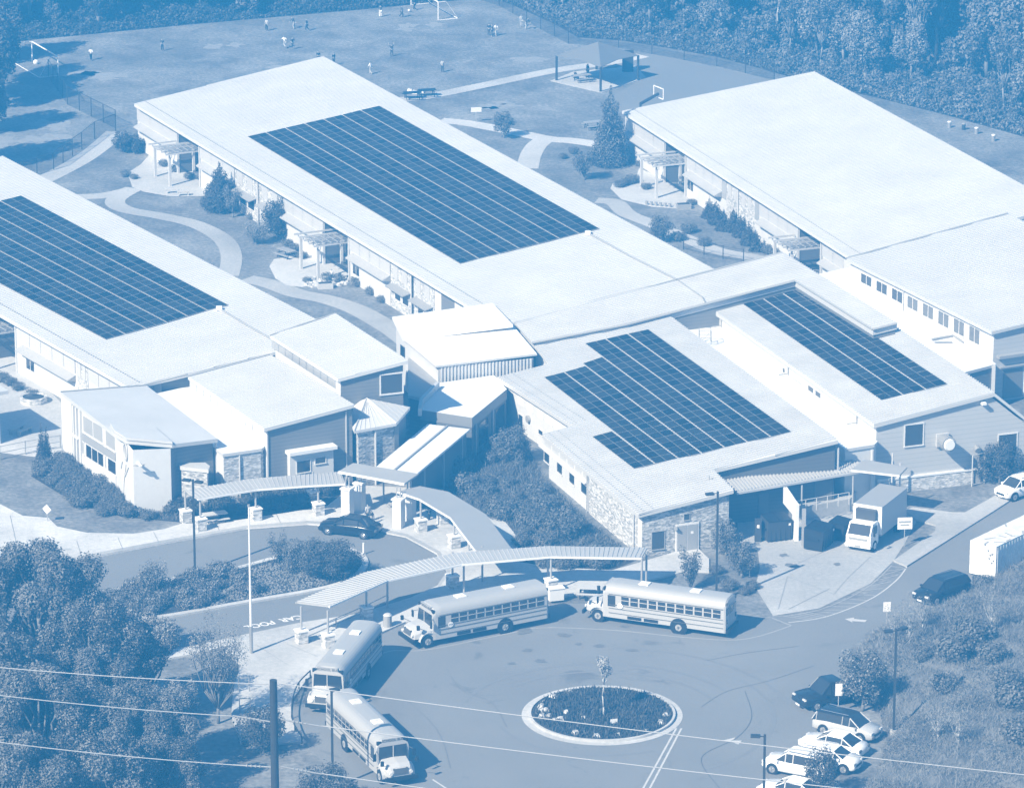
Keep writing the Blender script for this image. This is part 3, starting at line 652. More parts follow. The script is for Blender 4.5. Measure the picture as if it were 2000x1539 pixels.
# entrance flat roof, its parapet and dark right wall
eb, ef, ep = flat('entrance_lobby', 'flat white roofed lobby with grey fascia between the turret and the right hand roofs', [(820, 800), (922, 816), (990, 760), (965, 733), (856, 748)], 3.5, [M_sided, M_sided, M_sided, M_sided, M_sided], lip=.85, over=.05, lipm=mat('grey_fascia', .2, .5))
pb = MB(); a, d, c2_ = U(823, 779, 4.1), U(854, 746, 4.1), U(820, 801, 3.5)
for (x0, y0, x1, y1) in ((823, 780, 855, 747), (820, 800, 823, 780)):
    p, q = U(x0, y0, 3.5+.5), U(x1, y1, 3.5+.5); p.z = q.z = 3.45; dd = (q-p).normalized(); nn = Vector((-dd.y, dd.x, 0))*.15
    pb.hexa([p-nn, q-nn, q+nn, p+nn], [t+Vector((0, 0, .62)) for t in (p-nn, q-nn, q+nn, p+nn)], M_trim)
pb.build('parapet', eb)
for (x, y) in ((961, 790), (928, 830)): pipe(eb, ef[1], ef[2], x, y, 0, 2.7, r=.07)
lb = MB(); a, b_ = ef[1], ef[2]; wb_px(lb, a, b_, 935, 953, .5, 2.4, .004, .03, M_glass, 860); lb.build('window', eb); lb = MB(); wb_px(lb, a, b_, 968, 985, .5, 2.4, .004, .03, M_glass, 860); lb.build('window', eb)
# dark sided volume between hall and lobby
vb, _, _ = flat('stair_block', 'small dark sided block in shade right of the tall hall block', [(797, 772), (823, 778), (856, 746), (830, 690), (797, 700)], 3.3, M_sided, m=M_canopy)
# double-pitch pavilion
pv = root('pavilion_block', (U(900, 760).x, U(900, 760).y, 0), 'white block with two overlapping plain roofs and a ribbed front fascia, at the centre', 'school building')
PV1 = Plane((766, 619, 4.9), (785, 659, 4.9), (962, 592, 5.5)); Q1 = polyon(PV1, [(766, 619), (962, 592), (1002, 634), (787, 661)]); roof(pv, PV1, Q1, M_flat, .25, 0)
PV2 = Plane((850, 715, 4.75), (785, 659, 4.75), (1049, 691, 5.0)); Q2 = polyon(PV2, [(785, 660), (1000, 633), (1049, 691), (850, 715)]); roof(pv, PV2, Q2, M_flat, .16, 0, name='lower_roof', fascia=M_trim)
ft = inset([v2(Q1[0]), v2(Q1[1]), v2(Q2[2]), v2(Q2[3]), v2(Q2[0])], [.3, .3, .15, .3, .3])
walls(pv, ft, lambda x, y: 4.6, [M_white, M_white, M_canopyl, M_white, M_white])
rb = MB(); A, B = ft[2], ft[3]; e_, n_ = wallframe(A, B); L = (v2(B)-v2(A)).length; k = int(L/.3)
for i in range(k):
    p = Vector((A.x, A.y, 0))+(v2(B)-v2(A)).to_3d().normalized()*(i+.5)*.3; q = p+(v2(B)-v2(A)).to_3d().normalized()*.12
    wbox(rb, A, B, p, q, 3.2, 4.6, .003, .08, M_white)
rb.build('ribbed_fascia', pv)
sb = MB(); wb_px(sb, ft[3], ft[4], 783, 790, 2.9, 3.8, .003, .06, M_glass, 680); sb.build('window', pv)
# right-hand cafeteria roof with the stepped array
PG0 = Plane((1247, 1005, 3.6), (1060, 850, 3.6), (1433, 957, 4.65))
g0px = [(1247, 1005), (1433, 957), (1393, 918), (1637, 860), (1300, 612), (1225, 630), (1040, 671), (1070, 711), (970, 737), (1117, 832), (1060, 850)]
g0, fg0, pg0 = volume('cafeteria_block', 'large seamed roof block with the stepped solar array, stone walled at its front corner', 'school building', PG0, g0px,
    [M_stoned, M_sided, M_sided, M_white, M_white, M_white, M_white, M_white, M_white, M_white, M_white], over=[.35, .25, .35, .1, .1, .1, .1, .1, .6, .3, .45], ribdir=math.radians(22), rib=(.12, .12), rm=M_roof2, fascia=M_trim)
snowguard(g0, PG0, pg0[8], pg0[9], .5, M_gtrim); snowguard(g0, PG0, pg0[10], pg0[0], .5, M_gtrim)
snowguard(g0, PG0, pg0[8], pg0[9], 1.3, M_gtrim); snowguard(g0, PG0, pg0[10], pg0[0], 1.3, M_gtrim)
# stone cladding on the last part of the left wall
A, B = fg0[10], fg0[0]
sb = MB(); wbox(sb, A, B, onwall(A, B, 1153, 960), onwall(A, B, 1246, 1010)+wallframe(A, B)[0]*.0, -.05, 3.28, .004, .12, M_stone); sb.build('stone_cladding', g0)
pipe(g0, A, B, 1151, 960, 0, 3.3, M_gtrim, off=.2); pipe(g0, A, B, 1243, 1012, 0, 3.3, M_trim, off=.25)
for x0, yt, w_ in ((1063, 906, 11), (1088, 925, 11), (1112, 945, 11), (1135, 963, 12)): window(g0, A, B, x0, x0+w_, yt, yt+20, 1, fr=.05, zz=(1.15, 2.05))
cb = MB(); 
for i in range(6): wb_px(cb, A, B, 1064+i*15, 1076+i*15, 2.35, 2.95, .003, .04, M_panel, 940)
cb.build('clerestory', g0)
awning(g0, A, B, 1058, 1148, 940, 2.42, .3, M_white, drop=.08)
A, B = fg0[8], fg0[9]
for x0, yt, w_, h_ in ((1013, 806, 9, 28), (1052, 836, 9, 11)): window(g0, A, B, x0, x0+w_, yt, yt+h_, 1, fr=.05)
cb = MB()
for x0 in (1012, 1030, 1050, 1068, 1085): wb_px(cb, A, B, x0, x0+12, 2.35, 3.0, .003, .05, M_stucco, 800)
cb.build('clerestory', g0)
lb = MB(); c = onwall(A, B, 1034, 818); lb.bar(c, c+wallframe(A, B)[1]*.25, .3, M_gtrim, 10); lb.build('wall_lamp', g0)
A, B = fg0[0], fg0[1]    # front stone wall: doors, shutters
db = MB(); wb_px(db, A, B, 1319, 1364, 0, 2.3, .003, .1, M_frame, 1050); do = db.build('door', g0)
db = MB(); wb_px(db, A, B, 1321.5, 1340.5, .02, 2.18, .1, .13, M_gtrim, 1050); wb_px(db, A, B, 1342, 1361.5, .02, 2.18, .1, .13, M_gtrim, 1050); db.build('door_leaf', do)
db = MB(); wb_px(db, A, B, 1348, 1353, 1.45, 1.65, .131, .14, M_flat, 1045); db.build('notice', do)
window(g0, A, B, 1272, 1299, 1038, 1075, 1, mat('grey_shutter', .05, .5), .06, M_gtrim); window(g0, A, B, 1335, 1348, 1003, 1017, 1, mat('grey_shutter', .05, .5), .05, M_gtrim)
lb = MB(); c = onwall(A, B, 1318, 1030); n_ = wallframe(A, B)[1]; lb.box(c+n_*.2, (.25, .4, .18), M_gtrim); lb.build('wall_lamp', g0)
vb = MB(); c = PG0.at(1385, 940); vb.bar(c, c+Vector((0, 0, .45)), .05, M_gtrim, 6); vb.bar(c+Vector((0, 0, .2)), c+Vector((.35, 0, .35)), .04, M_gtrim, 5); vb.build('vent_pipe', g0)
A, B = fg0[2], fg0[3]
pb = MB(); wb_px(pb, A, B, 1635.5, 1638, 3.2, 5.4, .003, .1, M_trim, 880); pb.build('corner_trim', g0)
lb = MB(); wb_px(lb, A, B, 1590, 1625, 1.1, 3.0, .004, .05, mat('dock_shutter', .12, .5), 970); lb.build('dock_door', g0); lb = MB(); wb_px(lb, A, B, 1480, 1500, 0.1, 2.2, .004, .05, mat('dock_shutter', .12, .5), 1020); lb.build('dock_door', g0)
# gym block
PG1 = Plane((1707, 830, 6), (1380, 598, 6), (1943, 768, 7.5))
g1, fg1, pg1 = volume('gym_block', 'gym block with a gabled seamed roof, three solar columns and a pale sided front wall', 'school building', PG1,
    [(1707, 830), (1380, 598), (1560, 545), (1720, 620), (1943, 768)], [M_white, M_white, M_sidel, M_sidel, M_sidel], over=[.35, .1, .1, .1, .3], ribdir=math.radians(20), rib=(.12, .12), rm=M_roof2, fascia=M_trim)
A, B = fg1[4], fg1[0]
ridge0, ridge1 = pg1[2], pg1[4]; cdir = (v2(B)-v2(A)).normalized()*-1
e2 = Vector((cdir.x, cdir.y, 0))
bs = MB(); dn = e2*3.2+Vector((0, 0, -2.7))
for sft in (0,):
    q = [ridge0+Vector((0, 0, -.01)), ridge1+Vector((0, 0, -.01)), ridge1+dn, ridge0+dn]; bs.hexa([p-Vector((0, 0, .28)) for p in q], q, M_roof2)
bs.build('rear_roof', g1)
wx = MB(); a3 = Vector((A.x, A.y, 0)); 
q = [a3, a3+e2*3.0, a3+e2*3.0+Vector((0, 0, 4.55)), a3+Vector((0, 0, 7.05))]; n_ = wallframe(A, B)[1]; wx.hexa([p-n_*.3 for p in q], q, M_sidel)
q = [a3+e2*3.0, a3+e2*9.0, a3+e2*9+Vector((0, 0, 4.2)), a3+e2*3.0+Vector((0, 0, 4.5))]; wx.hexa([p-n_*.3 for p in q], q, M_sidel); wx.build('gable_wall', g1)
A2, B2 = A, B
window(g1, A, B, 1766, 1805, 829, 874, 1, mat('grey_shutter', .05, .5), .1); window(g1, A, B, 1949, 1988, 848, 895, 1, mat('grey_shutter', .05, .5), .1)
db = MB(); wb_px(db, A, B, 1712, 1900, .0, 1.15, .01, .14, M_stone, 930); wb_px(db, A, B, 1712, 1960, 1.16, 1.32, .01, .2, M_flat, 930); db.build('stone_base', g1)
fb = MB(); c = onwall(A, B, 1839, 858); e_, n_ = wallframe(A, B)   # exhaust fan drum
fb.bar(c+n_*.02, c+n_*.25, .75, M_sidel, 4, sq=True); fb.bar(c+n_*.25, c+n_*.9, .5, M_metal, 18, .62); fb.bar(c+n_*.9, c+n_*1.5, .62, M_metal, 18); fn = fb.build('exhaust_fan', g1)
fb = MB(); fb.bar(c+n_*1.5, c+n_*1.62, .5, M_flat, 18, .42); fb.build('fan_cap', fn)
fb = MB(); c = onwall(A, B, 1906, 872); fb.bar(c, c+n_*.45+Vector((0, 0, -.2)), .2, M_metal, 10, .26); fb.build('vent_hood', g1)
fb = MB(); c = onwall(A, B, 1918, 786); fb.box(c+n_*.25, (.35, .5, .2), M_flat, math.atan2(e_.y, e_.x)); fb.build('wall_lamp', g1)
cb = MB(); A, B = fg1[0], fg1[1]; a = onwall(A, B, 1660, 800)
for x0, yy, g in ((1422, 650, 0), (1446, 665, 0), (1472, 682, 0), (1497, 700, 0), (1529, 716, 1), (1548, 735, 0), (1579, 750, 1), (1593, 760, 1)):
    window(g1, A, B, x0, x0+(5 if x0 == 1529 else 11 if g else 20), yy, yy+12, 1, M_glass if g else M_glassl, .05, M_trim)
for x, y in ((1410, 640), (1541, 720), (1675, 820)):
    pipe(g1, A, B, x, y, 4.9, 5.75, M_gtrim, .05)
    p = onwall(A, B, x, y); n_ = wallframe(A, B)[1]; lb = MB(); lb.bar((p.x+n_.x*.1, p.y+n_.y*.1, 4.95), (p.x+n_.x*.9, p.y+n_.y*.9, 4.95), .06, M_gtrim, 5); lb.build('downpipe', g1)
# spine roof joining the wings
PS = Plane((1247, 1005, 3.6), (1060, 850, 3.6), (1433, 957, 4.65), off=.35)
sp = root('link_corridor', (U(1300, 600).x, U(1300, 600).y, 0), 'L shaped seamed roof joining the wings, raised a step above the solar roofs', 'school building')
SPx = [(1003, 628), (1528, 493), (1568, 517), (1752, 632), (1705, 644), (1553, 549), (1225, 634), (1040, 670)]
P_ = polyon(PS, SPx); roof(sp, PS, P_, M_roof2, .5, .42, math.radians(22), (.09, .09), fascia=M_trim)
walls(sp, inset([v2(p) for p in P_], [.1]*8), lambda x, y: PS.z(x, y)-.51, M_side)
cb = MB(); cb.tube([PS.at(1320, 545, .08), PS.at(1372, 581, .08), PS.at(1378, 592, .08)], .06, M_gtrim, 5); cb.build('conduit', sp)
# flat roof lanes
ln, lf, _ = flat('roof_lane', 'flat white roof lane between the two seamed solar roofs, with a railed hatch', [(1300, 622), (1395, 604), (1714, 862), (1708, 868), (1650, 877)], 4.75, M_white)
l2, lf2, _ = flat('roof_lane', 'flat white roof lane below the row of windows of the right hand block', [(1540, 548), (1668, 520), (1946, 711), (1885, 727)], 4.0, M_side)
cbp = MB(); c = onwall(lf2[2], lf2[3], 1940, 720); cbp.box((c.x, c.y-.2, 2), (.3, .3, 4), M_trim); cbp.build('column', l2)
cbp = MB(); c = U(1707, 905, 2.2); c = onwall(lf[3], lf[4], 1703, 890); cbp.bar((c.x, c.y-.3, 0), (c.x, c.y-.3, 4.4), .13, M_trim, 8); cbp.build('column', ln)
# pipes and vents on the lanes
vb = MB()
vb.tube([U(1820, 663, 4.15), U(1862, 655, 4.15), U(1880, 668, 4.15)], .09, M_gtrim, 6); vb.tube([U(1825, 668, 4.15), U(1860, 668, 4.15)], .07, M_metal, 6); vb.build('roof_pipe', l2)
# far-right block with the window row
PR2 = Plane((1660, 512, 6.4), (1937, 648, 6.4), (1968, 417, 8.0))
r2, fr2, pr2 = volume('window_row_block', 'seamed roof block at the right edge with a row of paired windows', 'school building', PR2,
    [(1652, 505), (1968, 417), (2110, 490), (2110, 606), (1937, 648)], [M_white, M_white, M_white, M_sidel, M_white], over=[.2, .3, .3, .3, .4], ribdir=math.radians(26), rib=(.06, .07), fascia=M_trim)
A, B = fr2[4], fr2[0]
for i in range(8):
    x0 = 1682+i*30.2; window(r2, A, B, x0, x0+22, 530+i*14.6+1, 552+i*16.2, 2, M_glass if i < 3 else mat('mid_glass', .12, .15, spec=.8), .07)
pipe(r2, A, B, 1766, 575, 4.1, 6.1, M_trim)
A, B = fr2[3], fr2[4]
db = MB(); wb_px(db, A, B, 1946, 2100, 3.9, 4.15, .01, .5, M_gtrim, 700); wb_px(db, A, B, 1950, 2100, 3.0, 3.12, .01, .35, M_gtrim, 730); db.build('ledge', r2)
db = MB(); wb_px(db, A, B, 1958, 1995, .2, 2.7, .003, .06, mat('roller_door', .17, .5), 780); db.build('door', r2)
db = MB(); wb_px(db, A, B, 1998, 2020, .2, 2.4, .003, .08, M_flat, 780); db.build('door', r2)
# loading dock: corrugated canopy, shade canopy, wall, railing, platform
PD = Plane((1438, 960, 3.35), (1676, 919, 3.35), (1413, 938, 3.75))
dk_ = root('dock_canopy', (U(1550, 1040).x, U(1550, 1040).y, 0), 'corrugated metal canopy over the shaded loading dock', 'canopy')
PDp = polyon(PD, [(1438, 960), (1676, 919), (1690, 905), (1666, 899), (1413, 938)]); roof(dk_, PD, PDp, M_canopyl, .14, .3, math.radians(-66), (.12, .08))
for x, y in ((1567, 948), (1667, 930)):
    p = PD.at(x, y); cb = MB(); cb.bar((p.x, p.y+.3, 0), (p.x, p.y+.3, p.z-.1), .07, M_post, 8); cb.build('post', dk_)
gb = MB(); a, b_ = PDp[0], PDp[1]; gb.bar(a-Vector((0, .05, .12)), b_-Vector((0, .05, .12)), .13, M_trim, 4, sq=True); gb.build('gutter', dk_)
sc_ = root('gate_canopy', (U(1715, 985).x, U(1715, 985).y, 0), 'small flat grey canopy on four thin posts behind the box truck', 'canopy')
q = [U(1662, 917, 3.9), U(1757, 928, 3.9), U(1772, 912, 4.2), U(1688, 897, 4.2)]; b = MB(); b.hexa([p-Vector((0, 0, .12)) for p in q], q, M_canopy); b.build('roof', sc_)
b = MB(); b.bar(q[0]-Vector((0, .05, .06)), q[1]-Vector((0, .05, .06)), .09, M_flat, 4, sq=True); b.build('fascia', sc_)
for x, y in ((1677, 975), (1741, 975), (1756, 995)):
    g = U(x, y, 0); cb = MB(); cb.bar((g.x, g.y, 0), (g.x, g.y, 3.85), .07, M_trim, 8); cb.build('post', sc_)
pd = root('dock_platform', (U(1600, 1010).x, U(1600, 1010).y, 0), 'raised concrete loading platform with a steel railing in the shade', 'loading dock')
b = MB(); q = [U(1540, 1022, .0), U(1660, 1000, .0), U(1672, 985, .0), U(1545, 1003, .0)]; b.hexa(q, [p+Vector((0, 0, 1.1)) for p in q], M_conc); b.build('platform', pd)
b = MB()
P1_, P2_ = U(1552, 1003, 1.1), U(1658, 985, 1.1)
for t in [i/5 for i in range(6)]:
    p = P1_.lerp(P2_, t); b.bar(p, p+Vector((0, 0, 1)), .035, M_trim, 5)
for z in (.5, 1.0): b.bar(P1_+Vector((0, 0, z)), P2_+Vector((0, 0, z)), .03, M_trim, 5)
b.build('railing', pd)
dw = root('dock_wall', (U(1555, 1055).x, U(1555, 1055).y, 0), 'white stepped screen wall between the two dumpster bays', 'wall')
b = MB(); a = U(1556, 1057, 0); c = U(1533, 1032, 0)+Vector((0, .6, 0)); dd = (c-a).normalized(); nn = Vector((-dd.y, dd.x, 0))*.15
a2 = a+dd*.9
b.hexa([a-nn, a2-nn, a2+nn, a+nn], [p+Vector((0, 0, 3.0)) for p in (a-nn, a2-nn, a2+nn, a+nn)], M_flat)
b.hexa([a2-nn+Vector((0, 0, 1.9)), c-nn+Vector((0, 0, 1.9)), c+nn+Vector((0, 0, 1.9)), a2+nn+Vector((0, 0, 1.9))], [a2-nn+Vector((0, 0, 3.0)), c-nn+Vector((0, 0, 3.2)), c+nn+Vector((0, 0, 3.2)), a2+nn+Vector((0, 0, 3.0))], M_flat)
b.build('wall_panel', dw)
b = MB(); g = U(1569, 1066, 0); b.box((g.x, g.y, 1.5), (.3, .3, 3), M_gtrim); b.build('post', dw)
# roof hatch cage
hc = root('roof_hatch_cage', PG0.at(1377, 676), 'small wire guard cage round a hatch beside the flat roof lane', 'roof hatch')
b = MB(); p = U(1377, 668, 5.0)
for dx_, dy_ in ((-.5, -.5), (.5, -.5), (.5, .5), (-.5, .5)): b.bar(p+Vector((dx_, dy_, -.1)), p+Vector((dx_, dy_, 1.1)), .03, M_gtrim, 5)
for z in (.5, 1.1):
    for (x0, y0), (x1, y1) in (((-.5, -.5), (.5, -.5)), ((.5, -.5), (.5, .5)), ((.5, .5), (-.5, .5)), ((-.5, .5), (-.5, -.5))): b.bar(p+Vector((x0, y0, z)), p+Vector((x1, y1, z)), .025, M_gtrim, 5)
b.bar(p+Vector((-.5, -.5, 0)), p+Vector((.5, -.5, 1.1)), .02, M_gtrim, 5); b.build('guard_rail', hc)
# ---------------- solar arrays ----------------
M_pv2 = mat('solar_cell_light', .03, .45, spec=.06); M_pv3 = mat('solar_cell_dark', .013, .5, spec=.05)
def array(name, label, plane, top, bot, rows):
    """top: per column ((x0,y0),(x1,y1)) of its upper edge in the photo; bot: column boundaries along the lower edge"""
    c = plane.at(*bot[len(bot)//2], .12); r = root(name, tuple(c), label, 'solar array', 'solar arrays on the school roofs'); nrm = plane.n
    for i, (t0, t1) in enumerate(top):
        A0, A1, B1, B0 = plane.at(*t0, .12), plane.at(*t1, .12), plane.at(*bot[i+1], .12), plane.at(*bot[i], .12)
        W = (B1-B0).length; g = .055/W; L_ = (B0-A0).length; n = max(1, round(L_/(49.5/rows)))
        def P(u, v): u = g+u*(1-2*g); return A0.lerp(A1, u).lerp(B0.lerp(B1, u), v)
        b = MB(); q = [P(0, 0), P(1, 0), P(1, 1), P(0, 1)]; b.hexa([p-nrm*.04 for p in q], q, M_pvf); m = .02; mv = .03*n/L_
        for j in range(n):
            for k in range(2):
                b.face([p+nrm*.006 for p in (P(k/2+m*.6, (j+mv)/n), P((k+1)/2-m*.6, (j+mv)/n), P((k+1)/2-m*.6, (j+1-mv)/n), P(k/2+m*.6, (j+1-mv)/n))], random.choice((M_pv, M_pv, M_pv2, M_pv3)))
        b.build('panel_column', r, fix=False)
    rb = MB(); rb.bar(plane.at(*bot[0], .06), plane.at(*bot[-1], .06), .05, M_gtrim, 4); rb.build('mounting_rail', r); return r
def pairs(l): return list(zip(l[:-1], l[1:]))
array('solar_array', 'seven column solar array on the middle classroom wing', PLA, pairs([(483, 267), (519, 259), (557, 250), (595, 241.5), (632, 233), (668, 224.5), (704, 215.5), (742, 207)]), [(898, 515), (935, 505), (975, 495), (1014, 485), (1052, 475.5), (1092, 465.5), (1131, 456), (1171, 446)], 38)
array('solar_array', 'solar array on the left wing, cut by the left edge', PLB, pairs([(-205, 446), (-164, 435), (-123, 425), (-82, 414), (-41, 403), (0, 392.5), (42, 382)]), [(206, 663), (244, 652), (284, 640.5), (325, 629), (366, 617), (405, 606), (446, 595)], 36)
array('solar_array', 'stepped solar array of seven columns on the front right roof', PG0, [((1156, 853), (1196, 842)), ((1062, 737), (1102, 727)), ((1102, 727), (1144, 714.5)), ((1138, 710), (1177, 697)), ((1142, 671), (1183, 662)), ((1183, 662), (1226, 652)), ((1226, 652), (1267, 643))],
      [(1237, 915), (1279, 905), (1325, 895), (1370, 884.5), (1415, 873.5), (1460, 863), (1505, 852.5), (1547, 843)], 38)
array('solar_array', 'three column solar array on the gym roof', PG1, pairs([(1427, 578), (1468, 568), (1509, 560), (1553, 552)]), [(1721, 782), (1764, 771), (1808, 760), (1851, 749)], 38)
def shade_strip(parent, plane, px, r=.07, m=None, off=.05):  # dark bars laid along roof edges to draw their shadow lines
    b = MB(); b.tube([plane.at(x, y, off) for x, y in px], r, m or M_gtrim, 4); return b.build('roof_shade_strip', parent)
shade_strip(sp, PS, [(1003, 628), (1528, 493)], .08); shade_strip(r2, PR2, [(1652, 505), (1968, 417)], .09); shade_strip(b4, PLV4, [(367, 735), (527, 692)], .06); shade_strip(wingB, PLB, [(281, 752), (367, 731)], .1)
shade_strip(b3, PLV3, [(527, 655), (655, 612)], .06); shade_strip(sp, PS, [(1040, 670), (1225, 634), (1553, 549)], .12); shade_strip(sp, PS, [(1553, 549), (1705, 644), (1752, 632)], .1); shade_strip(b5, PL5, [(118, 765), (285, 752)], .06)
# roof conduits
for pl_, pts_, wing in ((PLA, [(1148, 455), (1230, 500), (1322, 546)], wingA), (PLB, [(428, 602), (480, 634), (528, 661)], wingB)):
    b = MB(); b.tube([pl_.at(x, y, .12) for x, y in pts_], .08, M_gtrim, 5); b.box(pl_.at(*pts_[0], .2), (.5, .5, .3), M_flat); b.build('conduit', wing)
# ---------------- covered walks ----------------
def stone_base(b, g, w=.75, h=.95):
    b.box((g.x, g.y, h/2+.1), (w, w, h), M_stone, .45)
def canopy(name, label, up, lo, z, zu, posts, m=None, ribs=True, base=(), group='covered walkways', post_r=.08, ribp=.33, th=.12, ph=None):
    m = m or M_canopyl
    Uu = [U(x, y, zu) for x, y in up]; Ll = [U(x, y, z) for x, y in lo]; c = sum(Uu+Ll, Vector())/(2*len(Uu))
    r = root(name, (c.x, c.y, 0), label, 'canopy', group)
    b = MB()
    for i in range(len(Uu)-1):
        q = [Ll[i], Ll[i+1], Uu[i+1], Uu[i]]; b.hexa([p-Vector((0, 0, th)) for p in q], q, m)
        if ribs:
            n = max(2, int((Ll[i+1]-Ll[i]).length/ribp))
            for k in range(n):
                t = (k+.5)/n; b.bar(Ll[i].lerp(Ll[i+1], t)+Vector((0, 0, .01)), Uu[i].lerp(Uu[i+1], t)+Vector((0, 0, .01)), .04, m, 4)
    b.build('roof', r)
    for E_ in (Ll, Uu):
        g = MB()
        for i in range(len(E_)-1): g.bar(E_[i]-Vector((0, .02, .08)), E_[i+1]-Vector((0, .02, .08)), .09, M_flat if E_ is Ll else M_gtrim, 4, sq=True)
        g.build('gutter', r)
    for (x, y) in posts:
        g = U(x, y, 0); p = MB(); p.bar((g.x, g.y, .1), (g.x, g.y, z-.02 if not ph else ph), post_r, M_post, 8); o = p.build('post', r)
        if base == 'all' or (x, y) in base:
            s = MB(); stone_base(s, g); s.build('stone_base', o); s = MB(); s.box((g.x, g.y, 1.1), (.86, .86, .1), M_flat, .45); s.build('cap', o)
    return r
canopy('covered_walk', 'short covered walk left of the main entrance on stone based posts', [(362, 957), (488, 935), (600, 926), (666, 921)], [(386, 974), (502, 955), (600, 948), (674, 944)], 2.75, 2.85,
       [(363, 1022), (392, 1038), (500, 1018), (622, 1008), (612, 985)], base='all')
canopy('covered_walk', 'curved dull grey covered walk running from the entrance down to the long bus shelter', [(820, 949), (875, 960), (948, 1004), (1000, 1074)], [(777, 959), (820, 974), (880, 1010), (929, 1074)], 2.85, 2.95,
       [(822, 1040), (887, 1072), (915, 1078), (865, 1025)], m=M_canopy, ribs=False, base=[(822, 1040), (887, 1072), (865, 1025)])  # greyer metal here: back-lit dimness put into the colour
canopy('covered_walk', 'long angled covered walk curving behind the parked school buses', [(578, 1175), (713, 1117), (886, 1080), (1068, 1066), (1264, 1069)], [(643, 1183), (757, 1132), (901, 1101), (1075, 1086), (1253, 1089)], 2.95, 3.0,
       [(589, 1258), (641, 1266), (716, 1212), (757, 1190), (884, 1150), (906, 1165), (942, 1138), (1070, 1142), (1076, 1158), (1253, 1162), (1262, 1150)], base=[(589, 1258), (641, 1266), (716, 1212), (884, 1150), (1076, 1158)])
# entrance canopy with white columns and the pitched ramp roof
pc = root('entrance_canopy', (U(740, 1010).x, U(740, 1010).y, 0), 'low pitched dark canopy over the main entrance on tall white columns', 'canopy')
q = [U(661, 920, 3.4), U(790, 944, 3.4), U(818, 925, 3.75), U(690, 904, 3.75)]; b = MB(); b.hexa([p-Vector((0, 0, .14)) for p in q], q, M_canopy); b.build('roof', pc)
b = MB(); b.bar(q[0]-Vector((0, .05, .07)), q[1]-Vector((0, .05, .07)), .11, M_flat, 4, sq=True); b.build('fascia', pc)
for (x, y, w_) in ((679, 1011, .75), (779, 1032, .75), (703, 1000, .7), (800, 1018, .8)):
    g = U(x, y, 0); b = MB(); b.box((g.x, g.y, 1.25), (w_, w_, 2.3), M_white, -.45); c_ = b.build('column', pc); b = MB(); b.box((g.x, g.y, 2.45), (w_+.15, w_+.15, .12), M_flat, -.45); b.build('cap', c_)
    b = MB(); b.bar((g.x-.14, g.y, 2.5), (g.x-.14, g.y, 3.35), .06, M_post, 6); b.build('post', c_); b = MB(); b.bar((g.x+.14, g.y, 2.5), (g.x+.14, g.y, 3.35), .06, M_post, 6); b.build('post', c_)
rr = root('ramp_roof', (U(840, 950).x, U(840, 950).y, 0), 'steep white roof with a dark centre seam dropping from the lobby to the entrance canopy', 'roof')
q = [U(733, 913, 3.5), U(813, 926, 3.5), U(918, 838, 3.0), U(835, 828, 3.0)]
b = MB(); b.hexa([p-Vector((0, 0, .16)) for p in q], q, M_flat)
for t in [i/16 for i in range(1, 16)]:
    pass
b.build('roof_panel', rr)
b = MB(); b.bar(q[0].lerp(q[1], .47)+Vector((0, 0, .04)), q[3].lerp(q[2], .47)+Vector((0, 0, .04)), .1, M_gtrim, 4, sq=True); b.build('seam_cap', rr)
for a_, c_ in ((1, 2), (0, 3)):
    b = MB()
    for t in (.15, .5, .85): p = q[a_].lerp(q[c_], t); b.bar((p.x, p.y, 0), (p.x, p.y, p.z-.1), .08, M_post, 6)
    b.build('post', rr)
b = MB(); a_, c_ = q[1], q[2]; nn = Vector((0, 0, 0)); b.hexa([Vector((a_.x-.3, a_.y+.3, 0)), Vector((c_.x-.3, c_.y+.3, 0)), Vector((c_.x-.5, c_.y+.4, 0)), Vector((a_.x-.5, a_.y+.4, 0))], [Vector((a_.x-.3, a_.y+.3, a_.z-.2)), Vector((c_.x-.3, c_.y+.3, c_.z-.2)), Vector((c_.x-.5, c_.y+.4, c_.z-.2)), Vector((a_.x-.5, a_.y+.4, a_.z-.2))], M_sided); b.build('side_wall', rr)
# pergolas
def pergola(label, base, ex, ey):
    """base first outer post; ex unit along building, ey unit towards it"""
    r = root('pergola', (base.x, base.y, 0), label, 'pergola', 'pergolas at the wing entrances', rz=math.atan2(ex.y, ex.x), world=False)
    s = 1 if (ex.x*ey.y-ex.y*ey.x) > 0 else -1
    W, D = 4.6, 4.6
    for (x, y) in ((.3, .3), (W-.3, .3), (.3, D-.2), (W-.3, D-.2)):
        b = MB(); b.box((x, s*y, 1.6), (.24, .24, 3.2), M_trim); b.build('post', r)
    for y in (.3, D-.2):
        b = MB(); b.box((W/2, s*y, 3.15), (W+.6, .1, .25), M_trim); b.build('beam', r)
    for i in range(5):
        b = MB(); b.box((i*W/4, s*D/2, 3.33), (.09, D+.5, .16), M_trim); b.build('rafter', r)
    b = MB()
    for i in range(6): b.box((W*.45+i*W*.55/5, s*D/2, 3.45), (.09, D, .06), M_gtrim)
    for i in range(7): b.box((W*.74, s*(.2+i*D/7), 3.51), (W*.56, .09, .06), M_gtrim)
    b.build('lattice', r); return r
exA = Vector((math.cos(math.radians(-64.4)), math.sin(math.radians(-64.4)), 0)); eyA = Vector((-exA.y, exA.x, 0))
exC = Vector((math.cos(math.radians(-70)), math.sin(math.radians(-70)), 0)); eyC = Vector((-exC.y, exC.x, 0))
exB = Vector((math.cos(math.radians(-59.3)), math.sin(math.radians(-59.3)), 0)); eyB = Vector((-exB.y, exB.x, 0))
pergola('pale pergola on the left courtyard patio, at the far end of the middle wing', U(296, 345), exA, eyA)
pergola('pale pergola on the near patio of the middle wing, beside the planters', U(580, 525), exA, eyA)
